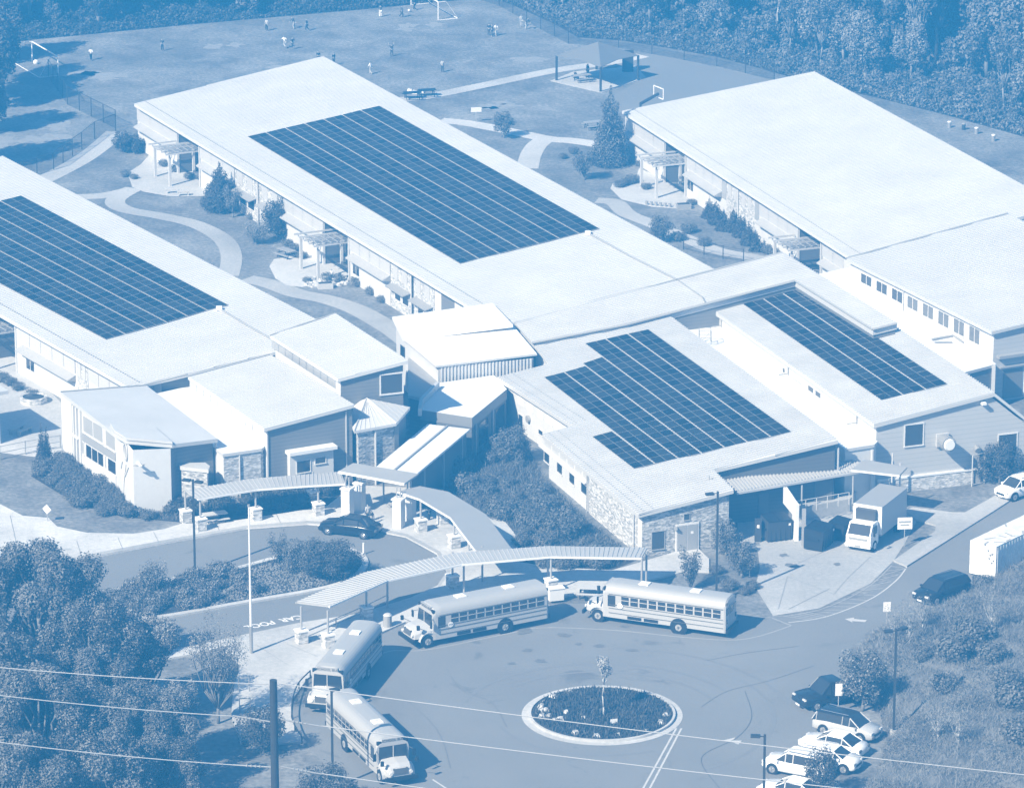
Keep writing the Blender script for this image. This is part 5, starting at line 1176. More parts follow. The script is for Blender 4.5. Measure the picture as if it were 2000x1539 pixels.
g = U(1480, 1057, 0); r = root('utility_cabinet', (g.x, g.y, 0), 'narrow dark cabinet beside the grey dumpster', 'cabinet'); b = MB(); b.box((g.x, g.y, .9), (.5, .5, 1.8), mat('cabinet', .05, .5)); b.build('body', r); b = MB(); b.box((g.x, g.y-.26, 1.3), (.2, .02, .25), M_flat); b.build('notice', r)
# picnic tables in the yard near the right-hand bus
def picnic(label, px, rz, m=None, white=0):
    g = U(px[0], px[1], 0); r = root('picnic_table', (g.x, g.y, 0), label, 'picnic table', 'picnic tables', rz=rz, world=False); m = m or M_gtrim
    b = MB(); b.box((0, 0, .75), (1.9, .8, .06), m); b.build('tabletop', r)
    for s in (1, -1):
        b = MB(); b.box((0, s*.75, .45), (1.9, .28, .05), m); b.build('bench', r)
        b = MB(); b.bar((s*.7, -.75, .43), (s*.7, .75, .43), .04, M_black, 4); b.bar((s*.7, -.6, 0), (s*.7, -.2, .72), .04, M_black, 4); b.bar((s*.7, .6, 0), (s*.7, .2, .72), .04, M_black, 4); b.build('leg', r)
    return r
picnic('picnic table left of the rightmost bus, seen over its bonnet', (1152, 1165), -.1, M_trim)
picnic('picnic table under the shade canopy edge with a seated child', (1137, 160), .4, M_gtrim)
picnic('dark picnic table by the field behind the middle wing roof', (805, 194), .25, M_black)
picnic('dark picnic table beside the path end, right one of two', (834, 189), .25, M_black)
picnic('table on the near patio among bushes at the middle wing', (560, 503), -.8, M_gtrim)
picnic('picnic table in the shade left of the tall conifer', (1158, 252), .4, M_gtrim)
picnic('picnic table at the planting bed behind the left covered walk', (420, 1020), .4, M_trim)
# goals
def goal(label, a, c, h, back, rz=0):
    a, c = U(*a), U(*c); r = root('soccer_goal', ((a+c)/2), label, 'soccer goal', 'soccer goals on the field'); d = (c-a).normalized(); n_ = Vector((-d.y, d.x, 0))
    if back < 0: n_ = -n_
    n_ = n_*abs(back); up = Vector((0, 0, h)); b = MB(); R_ = .075
    b.bar(a, a+up, R_, M_flat, 6); b.bar(c, c+up, R_, M_flat, 6); b.bar(a+up, c+up, R_, M_flat, 6); b.build('frame', r)
    b = MB(); b.bar(a, a+n_, .05, M_flat, 5); b.bar(c, c+n_, .05, M_flat, 5); b.bar(a+n_, c+n_, .05, M_flat, 5)
    b.bar(a+up, a+up+n_*.4, .05, M_flat, 5); b.bar(c+up, c+up+n_*.4, .05, M_flat, 5); b.bar(a+up+n_*.4, a+n_, .03, M_flat, 5); b.bar(c+up+n_*.4, c+n_, .03, M_flat, 5); b.build('base_frame', r); return r
goal('white goal frame at far left of the field with a white ball', (63, 118), (114, 148), 2.1, -2.2)
goal('white goal frame cut by the top edge of the field', (803, 10), (856, 40), 2.1, 2.4)
for lb, x, y in (('white ball in front of the left goal', 70, 122), ('white ball beside the upper goal players', 799, 21)):
    p = U(x, y, .2); me = bpy.data.meshes.new('ball'); bm = bmesh.new(); bmesh.ops.create_icosphere(bm, subdivisions=2, radius=.3 if x < 100 else .16); bm.to_mesh(me); bm.free(); me.materials.append(M_flat); o = bpy.data.objects.new('ball', me); sc.collection.objects.link(o); o.location = p; tag(o, lb, 'ball', 'balls on the field')
# shade sail on four dark posts
ss = root('shade_canopy', U(1165, 165), 'square hip shade canopy on dark posts over a pale slab by the court', 'canopy')
pp_ = [U(1087, 158), U(1173, 180), U(1246, 157), U(1165, 137)]; cc_ = sum(pp_, Vector())/4
for p in pp_: b = MB(); b.bar(p, p+Vector((0, 0, 2.75)), .13, M_darkpost, 8); b.build('post', ss)
b = MB(); top = cc_+Vector((0, 0, 4.3)); tops = [cc_+(p-cc_)*1.02+Vector((0, 0, 2.75)) for p in pp_]
for i in range(4):
    a, c = tops[i], tops[(i+1) % 4]; m_ = (a+c)/2; m_ = m_+(cc_-m_)*.12+Vector((0, 0, 2.95-.05)); m_.z = 2.85
    for q in ([a, m_, top], [m_, c, top]): b.hexa([x-Vector((0, 0, .05)) for x in q], q, mat('shade_fabric', .15, .8))
b.build('canopy_fabric', ss)
# storage box in the shade
g = U(1226, 140, 0); r = root('storage_cabinet', g, 'dark storage box standing at the back of the shade canopy slab', 'cabinet'); b = MB(); b.box((g.x, g.y, 1.1), (1.2, .9, 2.2), M_darkpost); b.build('body', r); b = MB(); b.box((g.x, g.y, 2.23), (1.3, 1.0, .06), M_darkpost); b.build('lid', r)
# basketball hoop
g = U(1258, 212, 0); bh = root('basketball_hoop', g, 'basketball hoop with a clear white edged backboard seen over the right wing roof', 'basketball hoop')
b = MB(); c = U(1286, 181, 2.9); g2 = U(1251, 203, 2.0); b.bar((g2.x, g2.y, 0), g2, .12, M_darkpost, 8); b.bar(g2, c-Vector((0, 0, .15)), .16, M_darkpost, 6); b.build('post', bh)
b = MB(); e1 = (U(1298, 186, 2.9)-U(1273, 176, 2.9)).normalized(); e1.z = 0; e1.normalize()
W2, H2 = .95, .55
pts_ = [c-e1*W2-Vector((0, 0, H2)), c+e1*W2-Vector((0, 0, H2)), c+e1*W2+Vector((0, 0, H2)), c-e1*W2+Vector((0, 0, H2))]
for i in range(4): b.bar(pts_[i], pts_[(i+1) % 4], .06, M_flat, 4, sq=True)
b.build('backboard', bh)
b = MB(); n_ = Vector((e1.y, -e1.x, 0))
hc_ = c-n_*-.4-Vector((0, 0, .4)); b.tube([hc_+Vector((math.cos(t)*.23, math.sin(t)*.23, 0)) for t in [i*math.pi/6 for i in range(13)]], .025, M_gtrim, 5); b.build('rim', bh)
# chain link fences
mesh_m = bpy.data.materials.new('chain_link'); mesh_m.use_nodes = True; mn = mesh_m.node_tree; bs_ = mn.nodes['Principled BSDF']; bs_.inputs['Base Color'].default_value = (.03, .03, .03, 1); bs_.inputs['Alpha'].default_value = .28; MATS['chain_link'] = mesh_m
def fence(label, px, h, step, m=None, mesh=True, group=None, name='chain_link_fence', rails=(1.0,), pr=.05, pm=None, smooth=0):
    W = [U(x, y, 0) for x, y in px]; 
    c = sum(W, Vector())/len(W); r = root(name, (c.x, c.y, 0), label, 'fence', group); mb = MB(); rl = MB(); pm = pm or M_darkpost
    k = 0
    for a, q in zip(W[:-1], W[1:]):
        L = (q-a).length; n = max(1, round(L/step))
        for i in range(n+(q is W[-1])):
            p = a.lerp(q, i/n); b = MB(); b.bar(p, p+Vector((0, 0, h)), pr, pm, 6); b.build('post', r)
        if mesh: mb.face([a, q, q+Vector((0, 0, h)), a+Vector((0, 0, h))], mesh_m)
        for t in rails: rl.bar(a+Vector((0, 0, h*t)), q+Vector((0, 0, h*t)), .03, pm, 5)
    if mesh: mb.build('mesh_panel', r, fix=False)
    rl.build('rail', r); return r
fence('dark chain link fence along the woods at the back right of the field', [(700, -80), (870, -20), (975, 12), (1056, 58), (1110, 86), (1208, 94), (1273, 106), (1400, 130), (1512, 157)], 2.0, 4.2)
fence('chain link fence at the left end of the field near the goal', [(95, 152), (132, 205), (226, 252)], 2.0, 3.0)
fence('curved chain link fence beside the left courtyard path', [(226, 256), (185, 272), (160, 292), (105, 332), (40, 352), (-60, 372)], 1.8, 3.0)
fence('low dark fence in the right courtyard behind the link roof', [(1335, 488), (1375, 498), (1412, 506), (1452, 512)], 1.3, 2.4, mesh=False, rails=(.95, .15))
fence('low picket fence on the terrace at far left', [(-60, 905), (0, 898), (50, 888), (118, 876)], 1.2, 1.6, mesh=False, rails=(.95, .1, .5), pm=M_gtrim)
fence('steel guard rail along the bus walkway under the covered walk', [(596, 1256), (716, 1204), (757, 1184)], .9, 3.0, mesh=False, rails=(1.0, .5), pm=M_gtrim)
fence('wire gate frame against the gym wall', [(1898, 950), (1922, 944)], 2.6, 2.0, rails=(1.0, .05), pm=M_trim)
# dark kerb railing round the lower left of the loop
kr = [U(x, y, .13) for x, y in ((606, 1322), (584, 1345), (573, 1372), (570, 1400), (576, 1428), (590, 1452))]
b = MB(); b.tube([p+Vector((0, 0, .5)) for p in spline(kr, 5)], .05, M_darkpost, 5)
for p in kr: b.bar(p, p+Vector((0, 0, .5)), .05, M_darkpost, 5)
tag(b.build('kerb_rail'), 'dark curved low rail along the left kerb of the bus loop', 'railing')
# ---------------- vegetation ----------------
M_la = mat('leaf_mid', .17, .7, spec=.15); M_lb = mat('leaf_dark', .1, .7, spec=.15); M_lc = mat('leaf_light', .25, .7, spec=.15); M_ld = mat('leaf_deep', .055, .7, spec=.15)
M_bark = mat('bark', .11, .9, noise=(4, .3), c2=.18); M_barkm = mat('grey_bark', .2, .9); M_barkl = mat('pale_bark', .34, .8, noise=(4, .3), c2=.45); M_straw = mat('dry_straw', .22, .9); M_straw2 = mat('dry_straw_dark', .13, .9)
def leafmesh(name, C, S, N, mi, mats, parent=None, off=(0, 0, 0), aspect=.6):
    C = np.asarray(C, float)-np.asarray(off, float); n = len(C); N = N/np.linalg.norm(N, axis=1, keepdims=True)
    R = rng.normal(size=(n, 3)); T = np.cross(N, R); T /= np.linalg.norm(T, axis=1, keepdims=True)+1e-9; B = np.cross(N, T)
    S = np.asarray(S, float)[:, None]
    V = np.empty((n, 4, 3)); V[:, 0] = C-T*S; V[:, 1] = C-B*S*aspect; V[:, 2] = C+T*S; V[:, 3] = C+B*S*aspect
    me = bpy.data.meshes.new(name); me.vertices.add(4*n); me.vertices.foreach_set('co', V.ravel()); me.loops.add(4*n); me.loops.foreach_set('vertex_index', np.arange(4*n, dtype=np.int32))
    me.polygons.add(n); me.polygons.foreach_set('loop_start', np.arange(0, 4*n, 4, dtype=np.int32)); me.polygons.foreach_set('loop_total', np.full(n, 4, dtype=np.int32))
    for m in mats: me.materials.append(m)
    me.polygons.foreach_set('material_index', np.asarray(mi, dtype=np.int32)); me.update(); me.validate()
    o = bpy.data.objects.new(name, me); sc.collection.objects.link(o)
    if parent: o.parent = parent
    return o
def lumps_to_leaves(lumps, n, size, pl=.5, jitter=.5, up=.25):
    Cs, Ss, Ns, Ms = [], [], [], []
    for (c, r) in lumps:
        k = max(8, int(n*(r[0]*r[1]+r[0]*r[2])/2)); d = rng.normal(size=(k, 3)); d /= np.linalg.norm(d, axis=1, keepdims=True)
        rad = rng.uniform(.62, 1.08, (k, 1)); wob = 1+.18*np.sin(d[:, :1]*7+c[0]*3)*np.cos(d[:, 1:2]*6+c[1]*5)
        P = np.asarray(c)+d*np.asarray(r)*rad*wob; Cs.append(P); Ss.append(rng.uniform(.6, 1.25, k)*size)
        Ns.append(d+rng.normal(size=(k, 3))*jitter+np.array([0, 0, up])); t = rng.random(); Ms.append((rng.random(k) < pl*(.35+1.3*t)).astype(int))
    return np.concatenate(Cs), np.concatenate(Ss), np.concatenate(Ns), np.concatenate(Ms)
def limb(b, a, c, r0, r1, m, k=4, bend=.12):
    a, c = Vector(a), Vector(c); L = (c-a).length; pts = [a.lerp(c, i/k)+Vector((random.uniform(-1, 1), random.uniform(-1, 1), 0))*L*bend*math.sin(math.pi*i/k) for i in range(k+1)]
    for i in range(k): b.bar(pts[i], pts[i+1], r0+(r1-r0)*i/k, m, 6, r0+(r1-r0)*(i+1)/k)
    return pts
def make_tree(name, label, cat, h, cr, ch, kind='round', size=.3, n=110, mats=None, group=None, trunk=None, nl=11, pl=.5, bare=.35, tr=None):
    """h height; cr crown radius; ch crown height"""
    r = root(name, (0, 0, 0), label, cat, group, world=False); mats = mats or [M_lb, M_la]; trunk = trunk or M_bark; tr = tr or h*.022+.05
    b = MB(); zc = h-ch/2; lumps = []
    top = limb(b, (0, 0, -.1), (random.uniform(-.1, .1)*cr, random.uniform(-.1, .1)*cr, h-ch*.25), tr, tr*.25, trunk, 5, .03)
    if kind == 'cone':
        k = 9
        for i in range(k):
            t = i/(k-1); rr = cr*(1-t)**.8*.75+.12*cr; m_ = max(1, int(5*(1-t))+1)
            for j in range(m_):
                a = 2*math.pi*(j/m_)+i; q = rr*.55 if m_ > 1 else 0
                lumps.append(((math.cos(a)*q, math.sin(a)*q, h-ch+ch*(t*.93+.05)), (rr*.62, rr*.62, ch*.09+rr*.25)))
    elif kind == 'vase':
        for i in range(nl):
            a = 2*math.pi*i/nl+random.random(); t = random.uniform(.35, 1); q = cr*t*random.uniform(.35, 1); z = h-ch+ch*(.15+.8*t*random.uniform(.7, 1.05)); s = cr*random.uniform(.2, .34)
            c = (math.cos(a)*q, math.sin(a)*q, min(z, h-s)); lumps.append((c, (s, s, s*1.7))); limb(b, (0, 0, h-ch), c, tr*.4, tr*.1, trunk, 3)
    else:
        for i in range(nl):
            z = 1-2*(i+.5)/nl; a = i*2.4+random.random()*.8; q = math.sqrt(max(0, 1-z*z))*random.uniform(.8, 1.2); s = random.uniform(.3, .48)*(.92 if nl < 20 else .6); sp = .68 if nl < 20 else .84
            c = (math.cos(a)*q*cr*sp, math.sin(a)*q*cr*sp, zc+z*ch*(.36 if nl < 20 else .42)); lumps.append((c, (cr*s, cr*s, ch*.5*s*1.1)))
            if z > -.6: limb(b, (0, 0, h-ch*.9), c, tr*.45, tr*.12, trunk, 3)
        if nl < 20: lumps.append(((0, 0, zc), (cr*.5, cr*.5, ch*.27)))
    b.build('trunk', r, smooth=True)
    C, S, N, Mi = lumps_to_leaves(lumps, n, size, pl); leafmesh('crown', C, S, N, Mi, mats, r); return r
kids = {}
def clone2(src, loc, rz, s, label=None, sz=None):
    if src.name not in kids: kids[src.name] = [c for c in bpy.data.objects if c.parent == src]
    r = src.copy(); sc.collection.objects.link(r); r.location = loc; r.rotation_euler = (0, 0, rz); r.scale = (s, s, sz or s)
    if label: r['label'] = label
    for ch in kids[src.name]: c = ch.copy(); sc.collection.objects.link(c); c.parent = r
    return r
# back woods --------------------------------------------------
GW = 'trees of the back woods'
WL = ['tall broadleaf tree of the dense back wood with mid toned leaves', 'bright leaved tree with pale trunk in the back wood', 'dark dense tree of the back wood', 'slender half bare tree of the back wood with a pale stem', 'small rounded tree at the front edge of the back wood']
protos = [make_tree('broadleaf_tree', WL[0], 'tree', 12, 3.4, 8.5, size=.23, n=230, mats=[M_lb, M_la], group=GW, nl=12, pl=.6),
          make_tree('broadleaf_tree', WL[1], 'tree', 10.5, 3.2, 7.5, size=.2, n=190, mats=[M_la, M_lc], group=GW, trunk=M_barkm, nl=12, pl=.3),
          make_tree('broadleaf_tree', WL[2], 'tree', 12.5, 3.3, 9.5, size=.24, n=240, mats=[M_ld, M_lb], group=GW, nl=12, pl=.6),
          make_tree('broadleaf_tree', WL[3], 'tree', 11.5, 2.4, 7.5, kind='vase', size=.19, n=170, mats=[M_lb, M_la], group=GW, trunk=M_barkm, nl=17, pl=.5, tr=.16),
          make_tree('broadleaf_tree', WL[4], 'tree', 6, 2.6, 5.2, size=.2, n=240, mats=[M_lb, M_la], group=GW, nl=10, pl=.5)]
used = [False]*5
def put(i, p, s, rz=None):
    global used
    rz = random.random()*6.28 if rz is None else rz
    if not used[i]:
        used[i] = True; r = protos[i]; r.location = p; r.rotation_euler.z = rz; r.scale = (s, s, s); return r
    return clone2(protos[i], p, rz, s)
def inpoly(p, poly):
    x, y = p; c = False; n = len(poly)
    for i in range(n):
        a, b = poly[i], poly[i-1]
        if (a.y > y) != (b.y > y) and x < (b.x-a.x)*(y-a.y)/(b.y-a.y)+a.x: c = not c
    return c
fr_px = [(930, -14), (1000, 10), (1075, 44), (1130, 74), (1215, 80), (1290, 92), (1400, 112), (1512, 142), (1600, 166), (1731, 196), (1850, 226), (2000, 268), (2150, 310)]
FR = [U(x, y, 0) for x, y in fr_px]
regR = [v2(p) for p in FR]+[Vector((95, 470)), Vector((120, 600)), Vector((-5, 600)), Vector((-8, 545))]
fl_px = [(-60, 95), (0, 86), (70, 78), (380, 48), (700, 20), (940, -3), (1000, -20)]
FL = [U(x, y, 0) for x, y in fl_px]
regL = [v2(p) for p in FL]+[Vector((0, 575)), Vector((-90, 575)), Vector((-90, 505))]
sheet('forest_floor', fr_px+[(2300, 100), (2300, -500), (800, -500)], M_mulch, .006); 
mbf = MB(); mbf.face([(p.x, p.y, .005) for p in FL]+[(10, 700, .005), (-160, 700, .005), (-160, 500, .005)], M_mulch); tag(mbf.build('forest_floor', fix=False), kind='structure')
def scatter(reg, step, jit=.4):
    xs = [p.x for p in reg]; ys = [p.y for p in reg]; out = []; y = min(ys); row = 0
    while y < max(ys):
        x = min(xs)+(row % 2)*step/2
        while x < max(xs):
            q = (x+random.uniform(-jit, jit)*step, y+random.uniform(-jit, jit)*step)
            if inpoly(q, reg): out.append(q)
            x += step
        y += step*.8; row += 1
    return out
def edge_dist(q, line):
    best = 1e9
    for a, b in zip(line[:-1], line[1:]):
        a, b = v2(a), v2(b); d = b-a; t = max(0, min(1, (Vector(q)-a).dot(d)/d.length_squared)); best = min(best, (a+d*t-Vector(q)).length)
    return best
cnt = 0
for q in scatter(regR, 5.3):
    e = edge_dist(q, FR)
    if e < 3.2 or q[0] > 80 or q[1] > 560 or e > 62: continue
    i = random.choices([0, 1, 2, 3, 4], [3, 4, 2.2, 3.5, .8])[0] if e > 9 else random.choices([0, 1, 3, 4], [1, 1.6, 2.2, 2.4])[0]
    put(i, (q[0], q[1], 0), random.uniform(.75, 1.1)*(.8 if e < 9 else 1)); cnt += 1
for q in scatter(regL, 4.9):
    e = edge_dist(q, FL)
    if e < 1.6 or q[0] < -82 or e > 24: continue
    i = random.choices([0, 1, 2, 3, 4], [2.5, 1.2, 4, 1, 1.5])[0] if e > 5 else random.choices([2, 0, 4], [2, 1, 3])[0]
    put(i, (q[0], q[1], 0), random.uniform(.7, 1.0)*(.75 if e < 5 else 1)); cnt += 1
print('wood trees', cnt)
# trees at the left edge, beside the goal
GL = 'dark trees along the left edge'
for k, (x, y, s) in enumerate([(-40, 130, .9), (5, 165, .7), (-10, 215, .75), (-50, 200, 1.0), (-70, 270, .9), (-5, 262, .42), (-90, 340, 1.0), (8, 112, .5)]):
    t = clone2(protos[2], U(x, y, 0), k*1.3, s, 'dark spreading tree at the left edge near the goal and fence'); t['group'] = GL
# undergrowth banks (uncountable)
def bank(name, line, depth, hgt, n, size, mats, pl=.5, side=1, lowfirst=True):
    C = []; cum = [0]
    for a, b in zip(line[:-1], line[1:]): cum.append(cum[-1]+(b-a).length)
    T = rng.random(n)*cum[-1]; D = rng.random(n)**.9*depth; Zr = rng.random(n)
    lx = np.array([p.x for p in line]); ly = np.array([p.y for p in line]); X = np.interp(T, cum, lx); Y = np.interp(T, cum, ly)
    dx = np.interp(T+.5, cum, lx)-X; dy = np.interp(T+.5, cum, ly)-Y; L = np.sqrt(dx*dx+dy*dy)+1e-6; nx, ny = -dy/L*side, dx/L*side
    hh = hgt*(.35+.65*np.minimum(1, D/2.5))*(.6+.4*np.sin(T*.55+D)*np.cos(T*.23+D*.7)+.35*np.sin(T*1.9)*np.sin(D*1.7))
    X = X+nx*D; Y = Y+ny*D; Z = np.maximum(.05, hh*Zr**.6); C = np.stack([X, Y, Z], 1)
    o = leafmesh(name, C, rng.uniform(.5, 1.3, n)*size, rng.normal(size=(n, 3))+np.array([0, 0, .4]), (rng.random(n) < pl*(.6+.5*np.sin(X*.7)*np.sin(Y*.5))).astype(int), mats); o['kind'] = 'stuff'; return o
bank('undergrowth', FR, 11, 2.3, 110000, .16, [M_lb, M_la], .75, 1)
bank('undergrowth', FL, 8, 2.0, 50000, .16, [M_ld, M_lb], .55, 1)
C_ = scatter(regR, 1.25); C_ = [q for q in C_ if edge_dist(q, FR) > 8][:9000]
n = len(C_)*6; P_ = np.repeat(np.array(C_), 6, 0)+rng.normal(size=(n, 2))*.5; o = leafmesh('undergrowth', np.c_[P_, rng.random(n)*1.6], rng.uniform(.2, .5, n), rng.normal(size=(n, 3)), (rng.random(n) < .4).astype(int), [M_lb, M_la]); o['kind'] = 'stuff'
# pale bare trunks and a distant dark pole in the right wood
for k, (x, y, h, lb) in enumerate([(1806, 92, 9.5, 'bright white bare trunk left of the dark pole in the wood'), (1512, 96, 6, 'pale bare stem in the wood above the court'), (1610, 118, 6, 'pale leaning bare stem in the middle of the wood'), (1700, 128, 5.5, 'thin pale bare stem at the wood edge, upper right')]):
    g = U(x, y, 0); r = root('bare_tree', g, lb, 'tree', 'bare stems in the wood'); b = MB(); pts = limb(b, g, g+Vector((random.uniform(-.6, .6), 0, h)), .13, .05, M_barkl, 6, .03); b.build('trunk', r)
    b = MB()
    for p in pts[3:]: limb(b, p, p+Vector((random.uniform(-1.6, 1.6), random.uniform(-.5, .5), 1.3)), .05, .02, M_barkl, 3)
    b.build('branch', r)
g = U(1828, 140, 0); r = root('utility_pole', g, 'dark distant utility pole rising in the wood at upper right', 'utility pole'); b = MB(); b.bar(g, g+Vector((0, 0, 13)), .24, M_darkpost, 10, .2); b.build('pole', r); b = MB(); b.box(g+Vector((0, 0, 12.4)), (2.4, .14, .14), M_darkpost); b.build('crossarm', r)
for k, (x, y) in enumerate([(1854, 250), (1882, 254), (1907, 262), (1940, 276)]):
    g = U(x, y, 0); r = root('metal_drum', g, ['shiny metal drum at the wood edge, first from the left', 'low dark drum between the shiny ones at the wood edge', 'shiny metal drum at the wood edge, middle one', 'shiny metal drum at the wood edge, last on the right'][k], 'drum', 'drums at the wood edge')
    b = MB(); b.bar(g, g+Vector((0, 0, .6)), .2, M_metal if k != 1 else M_darkpost, 12); b.build('drum', r); b = MB(); b.bar(g+Vector((0, 0, .6)), g+Vector((0, 0, .7)), .22, M_flat if k != 1 else M_gtrim, 12, .2); b.build('lid', r)
# big trees, lower left -----------------------------------------
def crown_at(x, y, zc): p = U(x, y, zc); return Vector((p.x, p.y, 0))
big = [make_tree('oak_tree', 'large tree at the left edge beside the drop-off drive, topmost of the near trees', 'tree', 9.5, 4.5, 8.4, size=.095, n=1500, mats=[M_lb, M_la], nl=30, pl=.5, group='large near trees at lower left'),
       make_tree('oak_tree', 'large tree in the middle of the lower left clump', 'tree', 9, 4.2, 7.8, size=.095, n=1500, mats=[M_ld, M_la], nl=28, pl=.5, group='large near trees at lower left'),
       make_tree('oak_tree', 'light leaved tree at the right shoulder of the lower left clump by the drive', 'tree', 7, 2.6, 5.8, kind='vase', size=.08, n=1100, mats=[M_lb, M_lc], nl=30, pl=.45, group='large near trees at lower left')]
plc = [(0, 70, 1190, 5.4, 1.08, None), (1, 185, 1300, 4.8, 1.0, None), (2, 290, 1290, 3.6, 1.0, None),
       (0, -20, 1370, 5, 1.05, 'large tree cut by the left edge halfway down the lower left clump'), (1, 90, 1430, 5, 1.02, 'large tree crossed by the second wire in the lower left clump'), (0, 260, 1440, 4.2, .82, 'large tree at the right side of the clump under the third wire'),
       (1, 180, 1540, 4.6, .95, 'large tree at the bottom edge of the clump'), (0, 20, 1570, 4.8, 1.0, 'large tree filling the bottom left corner'), (1, 318, 1520, 3.4, .68, 'smaller dark tree at the clump foot near the shaded lawn'), (1, 150, 1195, 3.6, .62, 'smaller tree leaning out over the drive at the clump top'),
       (1, -15, 1180, 4.6, .85, 'dark tree cut by the left edge beside the topmost near tree'), (0, 150, 1360, 4.4, .8, 'tree in the heart of the clump between the first and second wires'),
       (2, 335, 1405, 3, .8, 'light leaved sapling on the right rim of the clump')]
fst = {0: True, 1: True, 2: True}
for k, (i, x, y, zc, s, lb) in enumerate(plc):
    p = crown_at(x, y, zc)
    if fst[i]: fst[i] = False; big[i].location = p; big[i].scale = (s, s, s)
    else: clone2(big[i], p, k*1.7, s, lb)
# single garden trees: (photo base x, y, height, crown radius, crown height, kind, tones, label)
def single(x, y, h, cr, ch, kind, mats, label, size=.16, n=420, pl=.5, nl=12, trunk=None, name='garden_tree', cat='tree', group=None, tr=None):
    size, n = size*.55, n*2.6
    t = make_tree(name, label, cat, h, cr, ch, kind, size, n, mats, group, trunk, nl, pl, tr=tr); t.location = U(x, y, 0); return t
single(427, 1412, 7.9, 2.3, 6.9, 'vase', [M_lb, M_lc], 'upright open branched tree beside the flagpole on the lawn', .1, 110, .5, 46, tr=.13)
single(515, 1470, 3.6, 1.9, 3.4, 'round', [M_ld, M_lb], 'dark rounded tree behind the thick utility pole', .13, 450, .35)
single(640, 1590, 3.4, 2.3, 3.2, 'round', [M_ld, M_la], 'dusty bushy tree in front of the nearest bus', .13, 420, .35)
single(1179, 1398, 4.4, .75, 2.0, 'vase', [M_lc, M_barkl], 'tiny pale sapling on the round island', .13, 420, .6, 14, M_barkl, tr=.07)
single(1684, 1388, 4.6, 2.0, 3.9, 'round', [M_lb, M_lc], 'leafy small tree beside the dark pickup truck', .15, 420, .35)
single(1602, 1560, 3.9, 1.2, 3.4, 'round', [M_ld, M_la], 'young dark tree standing among the parked white cars', .13, 420, .3)
single(1349, 1152, 3.1, 1.1, 2.9, 'vase', [M_lb, M_lc], 'small bushy pine behind the rightmost bus roof', .12, 420, .3, 16)
single(1418, 1085, 2.9, 1.3, 2.7, 'round', [M_lb, M_la], 'small tree against the stone corner by the yard, upper one', .13, 420, .4)
single(1448, 1128, 2.9, 1.25, 2.6, 'round', [M_lb, M_la], 'small tree by the yard lamp post, lower one', .13, 420, .4)
single(1952, 945, 3.6, 2.0, 3.5, 'round', [M_ld, M_lb], 'large dark bush by the gym wall gate', .14, 420, .4)
single(430, 412, 4.6, 1.9, 4.0, 'cone', [M_ld, M_lb], 'dark conical tree in front of the middle wing near the far pergola', .16, 420, .5)
single(455, 425, 3.0, 1.2, 2.6, 'vase', [M_lb, M_lc], 'light twiggy tree beside the dark conical courtyard tree', .12, 380, .4, 16)
single(541, 468, 3.8, 1.6, 3.6, 'round', [M_ld, M_lb], 'dark rounded tree at the wall left of the near pergola', .16, 420, .5)
single(500, 478, 2.3, 1.6, 2.2, 'vase', [M_la, M_lc], 'pale twiggy bush in the left courtyard lawn', .1, 360, .5, 18)
single(1192, 322, 7.8, 2.1, 7.5, 'cone', [M_ld, M_la], 'tall dark conifer in the right courtyard', .17, 420, .45)
single(984, 270, 2.7, 1.2, 2.2, 'round', [M_lb, M_la], 'small round tree by the playground path', .16, 350, .4)
single(1141, 352, 2.8, 1.5, 2.4, 'vase', [M_lb, M_la], 'pale open tree on the lawn left of the conifer', .14, 350, .5, 16)
single(1292, 472, 2.6, 1.3, 2.3, 'round', [M_lb, M_la], 'small tree on the right courtyard lawn near the low fence', .15, 350, .4)
single(241, 298, 2.3, 1.3, 2.3, 'round', [M_ld, M_lb], 'round dark bush at the far corner of the middle wing', .16, 400, .5)
single(262, 300, 2.0, 1.0, 2.0, 'round', [M_ld, M_lb], 'second dark bush tucked against the wing corner', .16, 400, .5)
single(82, 905, 3.3, .55, 3.2, 'cone', [M_ld, M_lb], 'narrow columnar evergreen on the terrace edge at far left', .12, 600, .4)
single(92, 903, 3.0, .5, 2.9, 'cone', [M_ld, M_lb], 'second narrow columnar evergreen right beside the first', .12, 600, .4)
single(478, 940, 3.2, .45, 3.1, 'cone', [M_ld, M_lb], 'slim dark cone tree against the stone wall of the link block', .12, 600, .4)
single(600, 1118, 2.6, 2.0, 2.5, 'round', [M_lb, M_la], 'bushy tree at the middle of the planted island', .13, 420, .35)
single(650, 1130, 3.0, 2.4, 2.9, 'round', [M_ld, M_lb], 'big dark bush at the rounded tip of the planted island', .13, 480, .5)
single(290, 1165, 2.6, 1.5, 2.4, 'vase', [M_lb, M_lc], 'sparse light tree at the left end of the planted island', .11, 360, .4, 18)
single(545, 1100, 2.4, 1.3, 2.2, 'vase', [M_lb, M_lc], 'thin sparse sapling on the island beside the drive', .1, 300, .4, 18)
single(1000, 905, 3.2, 1.6, 3.0, 'round', [M_lb, M_la], 'small leafy tree at the upper end of the big planting bed', .14, 420, .4)
single(1098, 1052, 2.6, 1.5, 2.5, 'round', [M_lb, M_la], 'leafy shrub tree close to the cafeteria wall', .14, 420, .45)
for k, (x, y) in enumerate([(1385, 425), (1398, 438), (1412, 450), (1432, 452), (1446, 462), (1462, 478), (1478, 490)]):
    single(x, y, random.uniform(1.5, 2.3), .9, 2.0, 'cone', [M_ld, M_lb], 'dark spiky evergreen in the hedge row along the right wing', .14, 420, .5, group='evergreens along the right wing', name='evergreen_shrub', cat='shrub')
